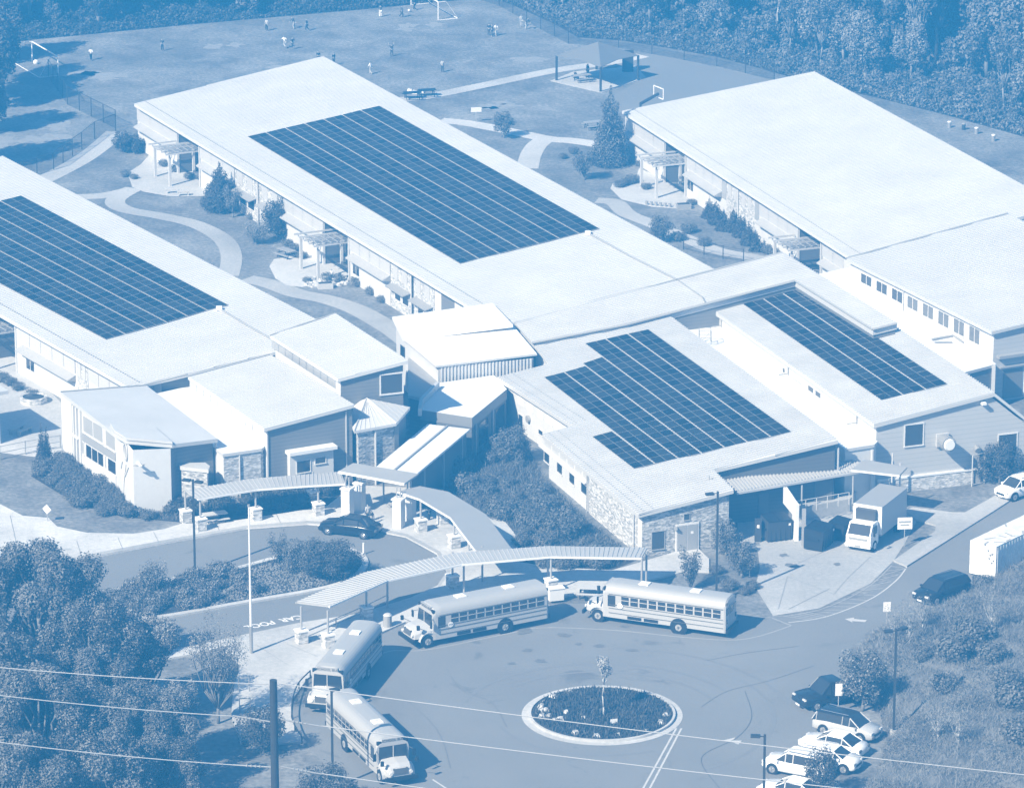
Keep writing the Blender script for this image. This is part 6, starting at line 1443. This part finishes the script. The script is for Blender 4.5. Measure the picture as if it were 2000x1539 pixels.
# shrubs -----------------------------------------------------------
def shrub_proto(label, mats, pl, size=.065, n=1500, group=None, tw=False):
    r = root('shrub', (0, 0, 0), label, 'shrub', group, world=False)
    L = [((0, 0, .5), (.75, .75, .5)), ((.4, .2, .45), (.5, .5, .42)), ((-.35, .3, .5), (.5, .5, .45)), ((-.1, -.4, .42), (.55, .5, .4))]
    b = MB()
    for i in range(9): a = i*.7; b.bar((0, 0, 0), (math.cos(a)*.5, math.sin(a)*.5, .7), .025, M_bark, 4, .01)
    b.build('stem', r); C, S, N, Mi = lumps_to_leaves(L, n, size, pl); C[:, 2] = np.maximum(C[:, 2], .03); leafmesh('foliage', C, S, N, Mi, mats, r); return r
groups = {}
def shrubs(key, label, mats, pl, spots, group):
    pr = None
    for k, (x, y, s) in enumerate(spots):
        p = U(x, y, 0)
        if pr is None: pr = shrub_proto(label, mats, pl, group=group); pr.location = p; pr.scale = (s, s, s)
        else: clone2(pr, p, k*2.1, s*random.uniform(.9, 1.1))
def region(px, n, smin, smax, zmin=0):
    poly = [Vector(p) for p in px]; xs = [p.x for p in poly]; ys = [p.y for p in poly]; out = []
    t = 0
    while len(out) < n and t < 4000:
        t += 1; q = (random.uniform(min(xs), max(xs)), random.uniform(min(ys), max(ys)))
        if inpoly(q, poly) and all(((q[0]-o[0])**2+((q[1]-o[1])*3)**2) > (15*(smin+smax)/2)**2 for o in out): out.append((q[0], q[1], random.uniform(smin, smax)))
    return out
shrubs('a', 'rounded clipped shrub in the dark bed round the stucco block', [M_lb, M_la], .45, region([(60, 905), (123, 897), (160, 925), (228, 968), (262, 1012), (330, 1000), (350, 1010), (240, 1020), (150, 992), (90, 940)], 46, .75, 1.05), 'shrubs round the stucco block')
shrubs('b', 'dark shrub in the shaded bed behind the left covered walk', [M_ld, M_lb], .5, region([(330, 985), (345, 990), (420, 990), (520, 962), (680, 945), (640, 985), (560, 998), (440, 1014), (350, 1012)], 30, .8, 1.2), 'shrubs behind the left covered walk')
shrubs('c', 'loose leafy shrub of the big planting bed beside the cafeteria wall', [M_lb, M_la], .5, region([(870, 940), (935, 890), (1000, 845), (1022, 940), (1118, 1036), (1205, 1088), (1120, 1100), (1018, 1092), (1010, 1045), (960, 1005), (900, 975)], 46, .55, 1.5), 'shrubs of the big planting bed')
shrubs('d', 'dusty grey shrub on the planted island between the two lanes', [M_lb, M_lc], .3, region([(190, 1162), (290, 1146), (402, 1124), (470, 1125), (500, 1160), (560, 1150), (400, 1185), (250, 1208), (170, 1230)], 36, .7, 1.3), 'shrubs on the planted island')
shrubs('e', 'low shrub behind the long covered walk near the path corner', [M_lb, M_la], .5, [(x, 1108+random.uniform(-8, 6), random.uniform(.8, 1.1)) for x in range(1065, 1200, 15)], 'shrubs behind the long covered walk')
shrubs('f', 'low scrubby shrub on the grass between the path corner and the yard', [M_lb, M_la], .4, [(1400, 1120, .7), (1425, 1150, .8), (1455, 1160, .6), (1410, 1165, .6), (1470, 1150, .7)], 'scrub beside the yard')
shrubs('g', 'shrub under the wall of the left courtyard', [M_lb, M_lc], .35, [(455, 400, .7), (470, 412, .8), (490, 428, .6), (575, 490, .8), (590, 505, .7), (560, 480, .7), (640, 548, .8), (600, 552, .6), (660, 552, .7), (700, 558, .9), (725, 575, .7), (745, 590, .6), (245, 345, .7), (262, 350, .6), (320, 325, .8), (345, 335, .7), (370, 350, .7)], 'shrubs of the left courtyard')
shrubs('h', 'shrub of the right courtyard planting', [M_lb, M_la], .4, [(1235, 358, .9), (1222, 362, .8), (1210, 366, .7), (1262, 370, .6), (1370, 395, .7), (1350, 400, .6), (1345, 455, .9), (1325, 470, .9), (1500, 495, 1.0), (1520, 505, 1.0), (1545, 515, .9), (1250, 325, .6), (1120, 300, .7), (1100, 310, .6), (1375, 480, .8)], 'shrubs of the right courtyard')
shrubs('i', 'scrub bush against the gym wall beside the fence', [M_lb, M_la], .35, [(1770, 945, .8), (1785, 950, .7), (1800, 948, .6), (1740, 962, .8), (1760, 975, .6), (1830, 945, .6), (1700, 975, .6)], 'scrub along the gym wall')
shrubs('j', 'potted shrub on the terrace at far left', [M_lb, M_la], .4, [(64, 778, .8), (20, 752, .8), (35, 762, .7), (5, 745, .9), (-20, 735, .9)], 'planting on the left terrace')
shrubs('k', 'big loose bush on the dry bank at lower right', [M_lb, M_la], .4, [(1862, 1338, 1.9), (1900, 1310, 1.6), (1842, 1392, 1.4), (1935, 1350, 1.4), (1985, 1440, 2.2), (1965, 1400, 1.4), (1800, 1335, 1.0), (1920, 1165, 1.0), (1990, 1510, 1.8)], 'bushes on the dry bank')
# planters: timber ring on the terrace
g = U(66, 786, 0); r = root('planter', g, 'round pale stone planter with shrubs on the left terrace', 'planter'); b = MB()
for k in range(14):
    a0, a1 = 2*math.pi*k/14, 2*math.pi*(k+1)/14; q = [g+Vector((math.cos(a)*rr_, math.sin(a)*rr_, 0)) for a, rr_ in ((a0, .95), (a0, 1.15), (a1, 1.15), (a1, .95))]; b.hexa(q, [p+Vector((0, 0, .55)) for p in q], M_stone)
b.build('rim_wall', r); b = MB(); b.bar(g, g+Vector((0, 0, .45)), .95, M_mulch, 14); b.build('soil', r)
# island rocks and gravel
def stones(name, px, n, smin, smax, m, z=.0, kind='stuff'):
    poly = [Vector(p) for p in px]; xs = [p.x for p in poly]; ys = [p.y for p in poly]; b = MB(); k = 0
    while k < n:
        q = (random.uniform(min(xs), max(xs)), random.uniform(min(ys), max(ys)))
        if not inpoly(q, poly): continue
        k += 1; c = U(q[0], q[1], 0)+Vector((0, 0, z)); s = random.uniform(smin, smax); a = random.random()*6
        lo = [c+Vector((math.cos(a+t)*s*random.uniform(.7, 1.2), math.sin(a+t)*s*random.uniform(.7, 1.2), -.02)) for t in (0, 1.3, 2.5, 3.8, 5)]
        b.hexa(lo, [c+(p-c)*.55+Vector((0, 0, s*.7)) for p in lo], m)
    o = b.build(name); o['kind'] = kind; return o
stones('gravel', [(470, 1118), (560, 1095), (625, 1110), (640, 1145), (483, 1172), (400, 1188), (440, 1150)], 1300, .05, .13, mat('river_gravel', .15, .9, noise=(6, .3), c2=.27), .1)
stones('gravel', [(590, 545), (680, 540), (690, 556), (600, 562)], 60, .15, .35, M_stone, .03)
icp = [(1048, 1380), (1090, 1355), (1176, 1347), (1260, 1356), (1310, 1385), (1300, 1425), (1240, 1440), (1120, 1440), (1060, 1420)]
# rocks on the round island: countable
rk = []
for k, (x, y) in enumerate([(1062, 1374), (1058, 1384), (1056, 1392), (1066, 1391), (1072, 1401), (1058, 1402), (1084, 1410), (1113, 1354), (1095, 1408), (1124, 1436), (1208, 1438), (1165, 1442), (1080, 1365), (1300, 1400), (1290, 1415), (1262, 1430), (1105, 1395), (1140, 1405)]):
    g = U(x, y, 0)+Vector((0, 0, .14)); b = MB(); s = random.uniform(.18, .36); a = random.random()*6
    lo = [g+Vector((math.cos(a+t)*s*random.uniform(.7, 1.2), math.sin(a+t)*s*random.uniform(.7, 1.2), -.03)) for t in (0, 1.1, 2.2, 3.4, 4.6, 5.5)]; b.hexa(lo, [g+(p-g)*.6+Vector((0, 0, s*.7)) for p in lo], M_stone)
    o = b.build('rock'); tag(o, 'pale rock on the dark planted round island', 'rock', 'rocks on the round island')
g = U(1199, 1418, 0)+Vector((0, 0, .14)); o = root('marker_plaque', g, 'small white plaque standing on the round island', 'plaque'); b = MB(); b.box(g+Vector((0, 0, .25)), (.5, .06, .3), M_flat, .3); b.build('plate', o); b = MB(); b.bar(g, g+Vector((0, 0, .25)), .03, M_post, 5); b.build('stake', o)
def tufts(name, P, h, wd, mats, pl=.5, lean=.35, stuff=True):
    """blades: thin upright triangles-as-quads"""
    n = len(P); a = rng.random(n)*2*np.pi; H_ = h*rng.uniform(.5, 1.3, n); dx, dy = np.cos(a)*wd, np.sin(a)*wd; lx, ly = rng.normal(size=n)*lean*H_, rng.normal(size=n)*lean*H_
    V = np.empty((n, 4, 3)); V[:, 0] = P-np.c_[dx, dy, np.zeros(n)]; V[:, 1] = P+np.c_[dx, dy, np.zeros(n)]; V[:, 2] = P+np.c_[lx+dx*.3, ly+dy*.3, H_]; V[:, 3] = P+np.c_[lx-dx*.3, ly-dy*.3, H_]
    me = bpy.data.meshes.new(name); me.vertices.add(4*n); me.vertices.foreach_set('co', V.ravel()); me.loops.add(4*n); me.loops.foreach_set('vertex_index', np.arange(4*n, dtype=np.int32))
    me.polygons.add(n); me.polygons.foreach_set('loop_start', np.arange(0, 4*n, 4, dtype=np.int32)); me.polygons.foreach_set('loop_total', np.full(n, 4, dtype=np.int32))
    for m in mats: me.materials.append(m)
    me.polygons.foreach_set('material_index', (rng.random(n) < pl).astype(np.int32)); me.update()
    o = bpy.data.objects.new(name, me); sc.collection.objects.link(o); o['kind'] = 'stuff'; return o
th = rng.random(5200)*2*np.pi; rr_ = np.sqrt(rng.random(5200))*4.8
tufts('ground_cover', np.c_[ic.x+np.cos(th)*rr_, ic.y+np.sin(th)*rr_, np.full(5200, .14)], .24, .05, [M_ld, M_lb], .3)
# dry bank, lower right -------------------------------------------
hb_px = [(1700, 1236), (1760, 1212), (1830, 1190), (1890, 1156), (2000, 1092), (2120, 1035)]
hl_px = [(1700, 1238), (1668, 1275), (1655, 1310), (1668, 1345), (1712, 1385), (1728, 1440), (1722, 1490), (1690, 1545), (1660, 1620)]
HB = [U(x, y, 0) for x, y in hb_px]; HL = [U(x, y, 0) for x, y in hl_px]
regH = [v2(p) for p in HL[::-1]]+[v2(p) for p in HB[1:]]+[Vector((60, 330)), Vector((60, 262)), Vector((24, 262))]
EDGE = HL[::-1]+HB[1:]
def hz_(x, y):
    if not inpoly((x, y), regH): return -.25
    d = edge_dist((x, y), EDGE); return .05+1.9*(1-math.exp(-d/3.2))+.06*d+.15*math.sin(x*.9)*math.cos(y*.7)+.1*math.sin(x*2.1+y*1.3)
nx_, ny_ = 84, 100; X0, X1, Y0, Y1 = 18, 60, 262, 336; verts = []; faces = []
for j in range(ny_+1):
    for i in range(nx_+1):
        x = X0+(X1-X0)*i/nx_; y = Y0+(Y1-Y0)*j/ny_; verts.append((x, y, hz_(x, y)))
for j in range(ny_):
    for i in range(nx_):
        a = j*(nx_+1)+i; q = (a, a+1, a+nx_+2, a+nx_+1)
        if all(verts[t][2] > -.2 for t in q) or any(verts[t][2] > -.2 for t in q): faces.append(q)
me = bpy.data.meshes.new('hillside'); me.from_pydata(verts, [], faces); me.polygons.foreach_set('use_smooth', [True]*len(faces)); me.materials.append(layered('dry_bank', .15, .08, .2, .3, 2.5, .1, None)); o = bpy.data.objects.new('hillside', me); sc.collection.objects.link(o); o['kind'] = 'structure'
PP = []
while len(PP) < 60000:
    x, y = rng.uniform(X0, 46), rng.uniform(270, 336)
    if inpoly((x, y), regH) and math.sin(x*.8+1)*math.cos(y*.6)+rng.random()*.9 > -.35: PP.append((x, y, 0))
PP = np.array(PP); ds = np.array([hz_(p[0], p[1]) for p in PP[::6]]); 
zz = np.array([hz_(p[0], p[1]) for p in PP]); PP[:, 2] = zz-.03
tufts('dry_grass', PP, .34, .02, [M_straw, M_straw2], .4, .7)
for ob in [o for o in bpy.data.objects if o.get('group') == 'bushes on the dry bank']: ob.location.z = max(0, hz_(ob.location.x, ob.location.y)-.1)
for k, (x, y, h) in enumerate([(1775, 1300, 3.2), (1800, 1270, 2.8), (1830, 1480, 3.0), (1870, 1500, 2.6), (1745, 1280, 2.5), (1935, 1290, 3.2)]):
    t = single(x, y, h, 1.3, h*.85, 'vase', [M_la, M_lc], 'bare twiggy sapling on the dry bank', .08, 140, .5, 16, M_barkl, group='saplings on the dry bank', name='sapling', cat='sapling', tr=.05); t.location.z = max(0, hz_(t.location.x, t.location.y)-.1)
# loose ground cover between the shrubs of the big bed
def cover(px, n, h, mats, pl=.5, name='ground_cover', wd=.03):
    poly = [v2(U(x, y, 0)) for x, y in px]; xs = [p.x for p in poly]; ys = [p.y for p in poly]; out = []
    while len(out) < n:
        q = (random.uniform(min(xs), max(xs)), random.uniform(min(ys), max(ys)))
        if inpoly(q, poly) and math.sin(q[0]*1.3)*math.cos(q[1]*1.1)+random.random() > -.1: out.append((q[0], q[1], .02))
    return tufts(name, np.array(out), h, wd, mats, pl, .6)
cover([(760, 995), (860, 915), (960, 855), (1010, 835), (1060, 930), (1150, 1020), (1240, 1090), (1195, 1110), (1075, 1106), (1018, 1096), (1012, 1048), (985, 1018)], 16000, .35, [M_lb, M_la])
cover([(130, 900), (262, 1008), (345, 985), (350, 1018), (240, 1008), (150, 983), (70, 930)], 5000, .2, [M_lb, M_la])
cover([(178, 1161), (280, 1145), (402, 1123), (455, 1115), (560, 1087), (660, 1074), (700, 1084), (712, 1104), (690, 1128), (630, 1148), (483, 1173), (350, 1197), (245, 1212)], 6000, .25, [M_lb, M_la])
BL = ['largest bush of the dry bank, right of the lamp post', 'bush above the largest one on the dry bank', 'bush below the largest one on the dry bank', 'bush at the right of the middle of the dry bank', 'big bush cut by the right edge, low on the bank', 'bush between the two large ones near the right edge', 'small bush nearest the lamp post on the bank', 'bush in front of the white trailer corner', 'bush in the bottom right corner of the photo']
for o_, l_ in zip([o for o in bpy.data.objects if o.get('group') == 'bushes on the dry bank'], BL): o_['label'] = l_
# low scrub over the bank, in drifts
Q = []
while len(Q) < 26000:
    x, y = rng.uniform(20, 45), rng.uniform(272, 334)
    if inpoly((x, y), regH):
        f = math.sin(x*.55+2)*math.cos(y*.42)+.5*math.sin(x*1.3+y*.8)+.25*math.sin(y*2.3)
        if f > .1: Q.append((x, y, hz_(x, y)+rng.random()*min(.75, .2+f*.6)))
n = len(Q); o = leafmesh('scrub', np.array(Q), rng.uniform(.04, .09, n), rng.normal(size=(n, 3))+np.array([0, 0, .3]), (rng.random(n) < .45).astype(int), [M_lb, M_la]); o['kind'] = 'stuff'
# ---------------- people ----------------
M_skin = mat('skin', .32, .6); M_hair = mat('dark_hair', .03, .6)
def skinned(name, V, E, R, m, parent, sub=1):
    me = bpy.data.meshes.new(name); me.from_pydata(V, E, []); o = bpy.data.objects.new(name, me); sc.collection.objects.link(o)
    md = o.modifiers.new('s', 'SKIN'); sl = me.skin_vertices[0].data
    for i, r in enumerate(R): sl[i].radius = (r, r)
    sl[0].use_root = True
    if sub: s = o.modifiers.new('u', 'SUBSURF'); s.levels = sub; s.render_levels = sub
    dg = bpy.context.evaluated_depsgraph_get(); m2 = bpy.data.meshes.new_from_object(o.evaluated_get(dg)); bpy.data.objects.remove(o); bpy.data.meshes.remove(me)
    m2.name = name; m2.materials.clear(); m2.materials.append(m); m2.polygons.foreach_set('material_index', [0]*len(m2.polygons)); m2.polygons.foreach_set('use_smooth', [True]*len(m2.polygons))
    o = bpy.data.objects.new(name, m2); sc.collection.objects.link(o); o.parent = parent; return o
POSES = {  # arm l, arm r: (elbow, wrist); leg l, leg r: (knee, ankle); lean
 'stand': (((.13, .0, .64), (.13, .05, .5)), ((-.13, .0, .64), (-.12, .07, .51)), ((.06, .01, .28), (.065, -.01, .04)), ((-.06, .01, .28), (-.07, -.02, .04)), 0, .53),
 'walk': (((.13, -.08, .65), (.12, -.1, .5)), ((-.13, .09, .66), (-.1, .17, .55)), ((.055, .1, .3), (.06, .1, .05)), ((-.055, .02, .29), (-.06, -.16, .09)), .03, .53),
 'run': (((.14, -.12, .68), (.1, -.06, .56)), ((-.14, .1, .68), (-.08, .2, .68)), ((.055, .16, .35), (.06, .06, .14)), ((-.055, -.05, .3), (-.06, -.26, .2)), .07, .52),
 'arms': (((.17, .0, .93), (.2, .03, 1.06)), ((-.19, .0, .88), (-.24, .04, 1.02)), ((.08, .02, .28), (.1, .0, .04)), ((-.07, .01, .28), (-.09, -.02, .04)), 0, .53),
 'bend': (((.12, .16, .58), (.1, .24, .46)), ((-.12, .16, .58), (-.1, .24, .44)), ((.07, .07, .29), (.08, -.01, .04)), ((-.07, .07, .29), (-.08, -.01, .04)), .16, .5),
 'sit': (((.13, .06, .42), (.09, .2, .36)), ((-.13, .06, .42), (-.09, .2, .36)), ((.07, .24, .29), (.07, .22, .04)), ((-.07, .24, .29), (-.07, .22, .04)), .02, .27)}
def person(label, px, h, pose, rz, shirt, pants, group=None, long_hair=False, z=0):
    al, ar, ll, lr, lean, hip = POSES[pose]; p = U(px[0], px[1], 0); r = root('person', (p.x, p.y, z), label, 'person', group, math.radians(rz), world=False)
    dz = hip-.53; T = lambda q, k=1: (q[0]*h, (q[1]+lean*k)*h, (q[2]+(dz if k == 0 else 0))*h)
    sh = .81+dz; V = [(0, 0, hip*h), (0, lean*.5*h, (.66+dz)*h), (0, lean*h, (.76+dz)*h), (0, lean*1.2*h, (.845+dz)*h), (0, (lean*1.4+.01)*h, (.9+dz)*h), (0, (lean*1.45+.012)*h, (.955+dz)*h)]
    R = [.075, .07, .082, .035, .06, .055]; E = [(0, 1), (1, 2), (2, 3), (3, 4), (4, 5)]
    arms = []
    for s, (el, wr) in ((1, al), (-1, ar)):
        i = len(V); V += [(s*.1*h, lean*h, sh*h), (el[0]*h, (el[1]+lean)*h, el[2]*h), (wr[0]*h, (wr[1]+lean)*h, wr[2]*h)]; R += [.038, .028, .02]; E += [(2, i), (i, i+1), (i+1, i+2)]
        d = (Vector(wr)-Vector(el)).normalized(); side = d.cross(Vector((0, 1, .2))).normalized(); w0 = Vector(V[i+2]); j = len(V); V.append(tuple(w0+d*.035*h)); R.append(.02); E.append((i+2, j))
        for k in range(4):
            u = (k-1.5)*.012; a_ = w0+d*.05*h+side*u*h; c_ = w0+d*(.085-.004*abs(k-1.3))*h+side*u*1.2*h; q = len(V); V += [tuple(a_), tuple(c_)]; R += [.0065, .005]; E += [(j, q), (q, q+1)]
        q = len(V); V += [tuple(w0+d*.03*h+side*.028*h*s), tuple(w0+d*.055*h+side*.036*h*s)]; R += [.007, .006]; E += [(j, q), (q, q+1)]; arms.append((i, i+1, i+2))
    for s, (kn, an) in ((1, ll), (-1, lr)):
        i = len(V); V += [(s*.055*h, 0, (hip-.04)*h), (kn[0]*h, kn[1]*h, kn[2]*h), (an[0]*h, an[1]*h, an[2]*h), (an[0]*h, (an[1]+.09)*h, max(.02, an[2]-.02)*h)]; R += [.055, .04, .026, .022]; E += [(0, i), (i, i+1), (i+1, i+2), (i+2, i+3)]; arms.append((i, i+1, i+2))
    skinned('body', V, E, [q*h for q in R], M_skin, r)
    a, b, c, d = arms; Vs = [V[0], V[1], V[2], V[a[0]], V[a[1]], V[b[0]], V[b[1]]]; skinned('shirt', Vs, [(0, 1), (1, 2), (2, 3), (3, 4), (2, 5), (5, 6)], [q*h for q in (.082, .08, .09, .05, .04, .05, .04)], shirt, r)
    Vs = [V[0], V[c[0]], V[c[1]], V[c[2]], V[d[0]], V[d[1]], V[d[2]]]; skinned('trousers', Vs, [(0, 1), (1, 2), (2, 3), (0, 4), (4, 5), (5, 6)], [q*h for q in (.084, .064, .05, .038, .064, .05, .038)], pants, r)
    hd = Vector(V[5]); Vh = [tuple(hd+Vector((0, -.018, .012))*h), tuple(hd+Vector((0, -.035, -.05 if not long_hair else -.1))*h)]; skinned('hair', Vh, [(0, 1)], [.062*h, .045*h], M_hair, r)
    f = MB(); ec = Vector(V[4])
    for s in (1, -1): f.box(ec+Vector((s*.022, .056, .022))*h, (.014*h, .01*h, .008*h), M_hair)
    f.box(ec+Vector((0, .064, .004))*h, (.012*h, .014*h, .02*h), M_skin); f.box(ec+Vector((0, .056, -.022))*h, (.03*h, .008*h, .007*h), M_hair)
    f.build('face', r); return r
SW, SD, SM, SL_ = mat('shirt_white', .8, .8), mat('clothes_dark', .015, .8), mat('clothes_mid', .06, .8), mat('clothes_light', .42, .8)
GP = 'children on the playing field'
FP = [((178, 119), 'walk', 20, SW, SD, 'child in a white top and dark trousers walking near the left goal'), ((317, 100), 'stand', 200, SM, SD, 'lone child in mid grey standing between the left goal and the group'),
 ((521, 61), 'stand', 160, SL_, SD, 'child with a light top and dark legs left of the pair on the field'), ((575, 57), 'bend', 60, SM, SL_, 'bending child of the upper pair in the middle of the field'), ((600, 61), 'walk', 100, SD, SD, 'dark dressed child of the upper pair in the middle of the field'),
 ((556, 95), 'run', 30, SW, SL_, 'running child all in white beside a dark dressed one'), ((571, 97), 'run', 200, SD, SM, 'dark dressed child bending beside the white one'),
 ((622, 124), 'stand', 0, SD, SD, 'child half hidden behind the roof peak, left one'), ((652, 128), 'stand', 40, SD, SM, 'child half hidden behind the roof peak, right one'),
 ((743, 34), 'stand', 10, SM, SW, 'child in white trousers at the top of the field'), ((784, 35), 'walk', 300, SM, SD, 'dark trousered child with white shoes left of the upper goal'), ((810, 21), 'walk', 70, SD, SD, 'dark child standing inside the upper goal'),
 ((955, 70), 'stand', 340, SD, SM, 'left child of the tight trio right of the upper goal'), ((961, 72), 'stand', 90, SM, SM, 'middle child of the tight trio right of the upper goal'), ((968, 71), 'walk', 220, SW, SL_, 'child in white at the right of the tight trio'),
 ((1018, 53), 'stand', 200, SL_, SL_, 'light dressed child at the wood fence'), ((1027, 58), 'bend', 240, SM, SL_, 'child leaning beside the one at the wood fence'),
 ((724, 146), 'walk', 60, SW, SL_, 'child in white with one arm out behind the roof edge'), ((765, 111), 'arms', 20, SM, SM, 'child with both arms raised on the field'), ((864, 142), 'stand', 10, SL_, SM, 'child standing alone nearest the playground path')]
for k, (px, pose, rz, s, t, lb) in enumerate(FP): person(lb, px, 1.45, pose, rz, s, t, GP)
person('adult sitting at the picnic table under the shade canopy', (1123, 158), 1.6, 'sit', 300, SD, SD, 'people under the shade canopy')
person('person standing in dark clothes at the shadow edge under the canopy', (1148, 152), 1.6, 'stand', 120, SD, SD, 'people under the shade canopy')
person('person in pale clothes standing behind the black sedan at the entrance', (719, 1022), 1.66, 'stand', 30, SL_, SM, 'people at the main entrance')
person('child in light clothes beside the adult behind the black sedan', (727, 1026), 1.25, 'walk', 60, SM, SL_, 'people at the main entrance')
person('person in dark clothes under the curved grey covered walk', (838, 1018), 1.6, 'stand', 250, SD, SD, 'people at the main entrance')
person('seated child in pale clothes by the tables of the near patio', (648, 548), 1.1, 'stand', 190, SW, SM, 'children on the courtyard patio')
# bags, benches and small courtyard pieces
for k, (x, y, lb) in enumerate([(810, 184, 'white bag lying behind the picnic tables, left one'), (822, 182, 'white bag lying behind the picnic tables, big one'), (800, 181, 'small white bag apart from the others by the tables')]):
    g = U(x, y, .0); r = root('bag', g, lb, 'bag', 'bags by the field tables'); b = MB(); b.hexa([g+Vector(v) for v in ((-.3, -.2, .02), (.3, -.2, .02), (.35, .2, .02), (-.3, .2, .02))], [g+Vector(v) for v in ((-.2, -.1, .4), (.2, -.12, .36), (.22, .1, .38), (-.2, .1, .42))], M_flat); b.build('sack', r); b = MB(); b.tube([g+Vector((-.1, 0, .4)), g+Vector((0, 0, .55)), g+Vector((.1, 0, .38))], .02, M_gtrim, 4); b.build('strap', r)
def bench(label, px, rz, L=1.6, m=None):
    g = U(px[0], px[1], 0); r = root('bench', (g.x, g.y, 0), label, 'bench', 'benches and stumps of the courtyards', rz=rz, world=False); m = m or M_trim
    b = MB(); b.box((0, 0, .45), (L, .4, .07), m); b.build('seat', r)
    for s in (1, -1): b = MB(); b.box((s*L*.4, 0, .21), (.08, .36, .42), m); b.build('leg', r)
    return r
bench('pale low bench on the far patio below the pergola, left one', (338, 378), .2, 1.5); bench('pale low bench on the far patio below the pergola, right one', (358, 383), .2, 1.2)
bench('slanting long bench on the near patio, left one', (650, 545), .9, 2.4, M_trim); bench('slanting long bench on the near patio, right one', (668, 549), .9, 2.4, M_trim)
bench('low pale bench on the left terrace beside the evergreen', (32, 845), 1.0, 1.8, M_gtrim); bench('second low bench on the left terrace beside the evergreen', (48, 848), 1.0, 1.8, M_gtrim)
for k in range(6):
    g = U(1263+k*9, 401+k*.9, 0); r = root('stump_seat', g, 'small stump seat in the row on the right courtyard patio', 'stool', 'stump seats on the right patio'); b = MB(); b.bar(g, g+Vector((0, 0, .4)), .16, M_gtrim, 8); b.build('seat', r)
for k, (x, y, lb) in enumerate([(635, 563, 'pale rectangular planter box on the near patio edge'), (1335, 408, 'grey planter box at the right courtyard patio edge'), (700, 552, 'round pale planter by the middle wing wall')]):
    g = U(x, y, 0); r = root('planter', g, lb, 'planter'); b = MB(); b.box(g+Vector((0, 0, .25)), (1.4, .7, .5), M_trim if k == 0 else M_gtrim, .2); b.build('box', r); b = MB(); b.box(g+Vector((0, 0, .52)), (1.2, .5, .06), M_mulch, .2); b.build('soil', r)
# handrails by the bottom left walk and bollards / bins at the loop
for k, (x, y, lb) in enumerate([(466, 1350, 'pale hoop rail on the bottom left walk, upper one'), (468, 1390, 'pale hoop rail on the bottom left walk, lower one')]):
    g = U(x, y, .13); r = root('hoop_rail', g, lb, 'railing', 'hoop rails on the walk'); b = MB(); b.tube([g, g+Vector((0, 0, 1)), g+Vector((.75, .1, 1)), g+Vector((.75, .1, 0))], .035, M_gtrim, 6); b.build('hoop', r); b = MB(); b.bar(g+Vector((0, 0, .5)), g+Vector((.75, .1, .5)), .03, M_gtrim, 5); b.build('crossbar', r)
g = U(757, 1226, 0); r = root('litter_bin', g, 'dark litter bin at the kerb between two school buses', 'bin'); b = MB(); b.bar(g, g+Vector((0, 0, 1.0)), .32, M_gtrim, 12); b.build('barrel', r); b = MB(); b.bar(g+Vector((0, 0, 1)), g+Vector((0, 0, 1.12)), .34, M_trim, 12, .2); b.build('lid', r)
g = U(1085, 1175, .0); r = root('equipment_box', g, 'white box beside the covered walk post behind the middle bus', 'box'); b = MB(); b.box(g+Vector((0, 0, .65)), (1.1, .7, .9), M_flat, .3); b.build('body', r); b = MB(); b.box(g+Vector((0, 0, 1.13)), (1.3, .8, .06), M_flat, .3); b.build('lid', r)
# ---------------- blue air volume, added to lay the duotone tint and lift shadows ----------------
hm = bpy.data.materials.new('tint_haze'); hm.use_nodes = True; hn = hm.node_tree; hn.nodes.clear()
ho = hn.nodes.new('ShaderNodeOutputMaterial'); hv = hn.nodes.new('ShaderNodeVolumePrincipled')
hv.inputs['Density'].default_value = .0013; hv.inputs['Color'].default_value = (.055, .385, .87, 1); hv.inputs['Absorption Color'].default_value = (.15, .12, 0, 1)
hn.links.new(hv.outputs[0], ho.inputs['Volume'])
hb_ = MB(); hb_.box((0, 600, (H+8)/2-1), (1000, 1400, H+10), hm); hz = hb_.build('tint_haze'); hz['kind'] = 'stuff'; hz.display_type = 'WIRE'
for o in bpy.data.objects:
    if '_o' in o: del o['_o']
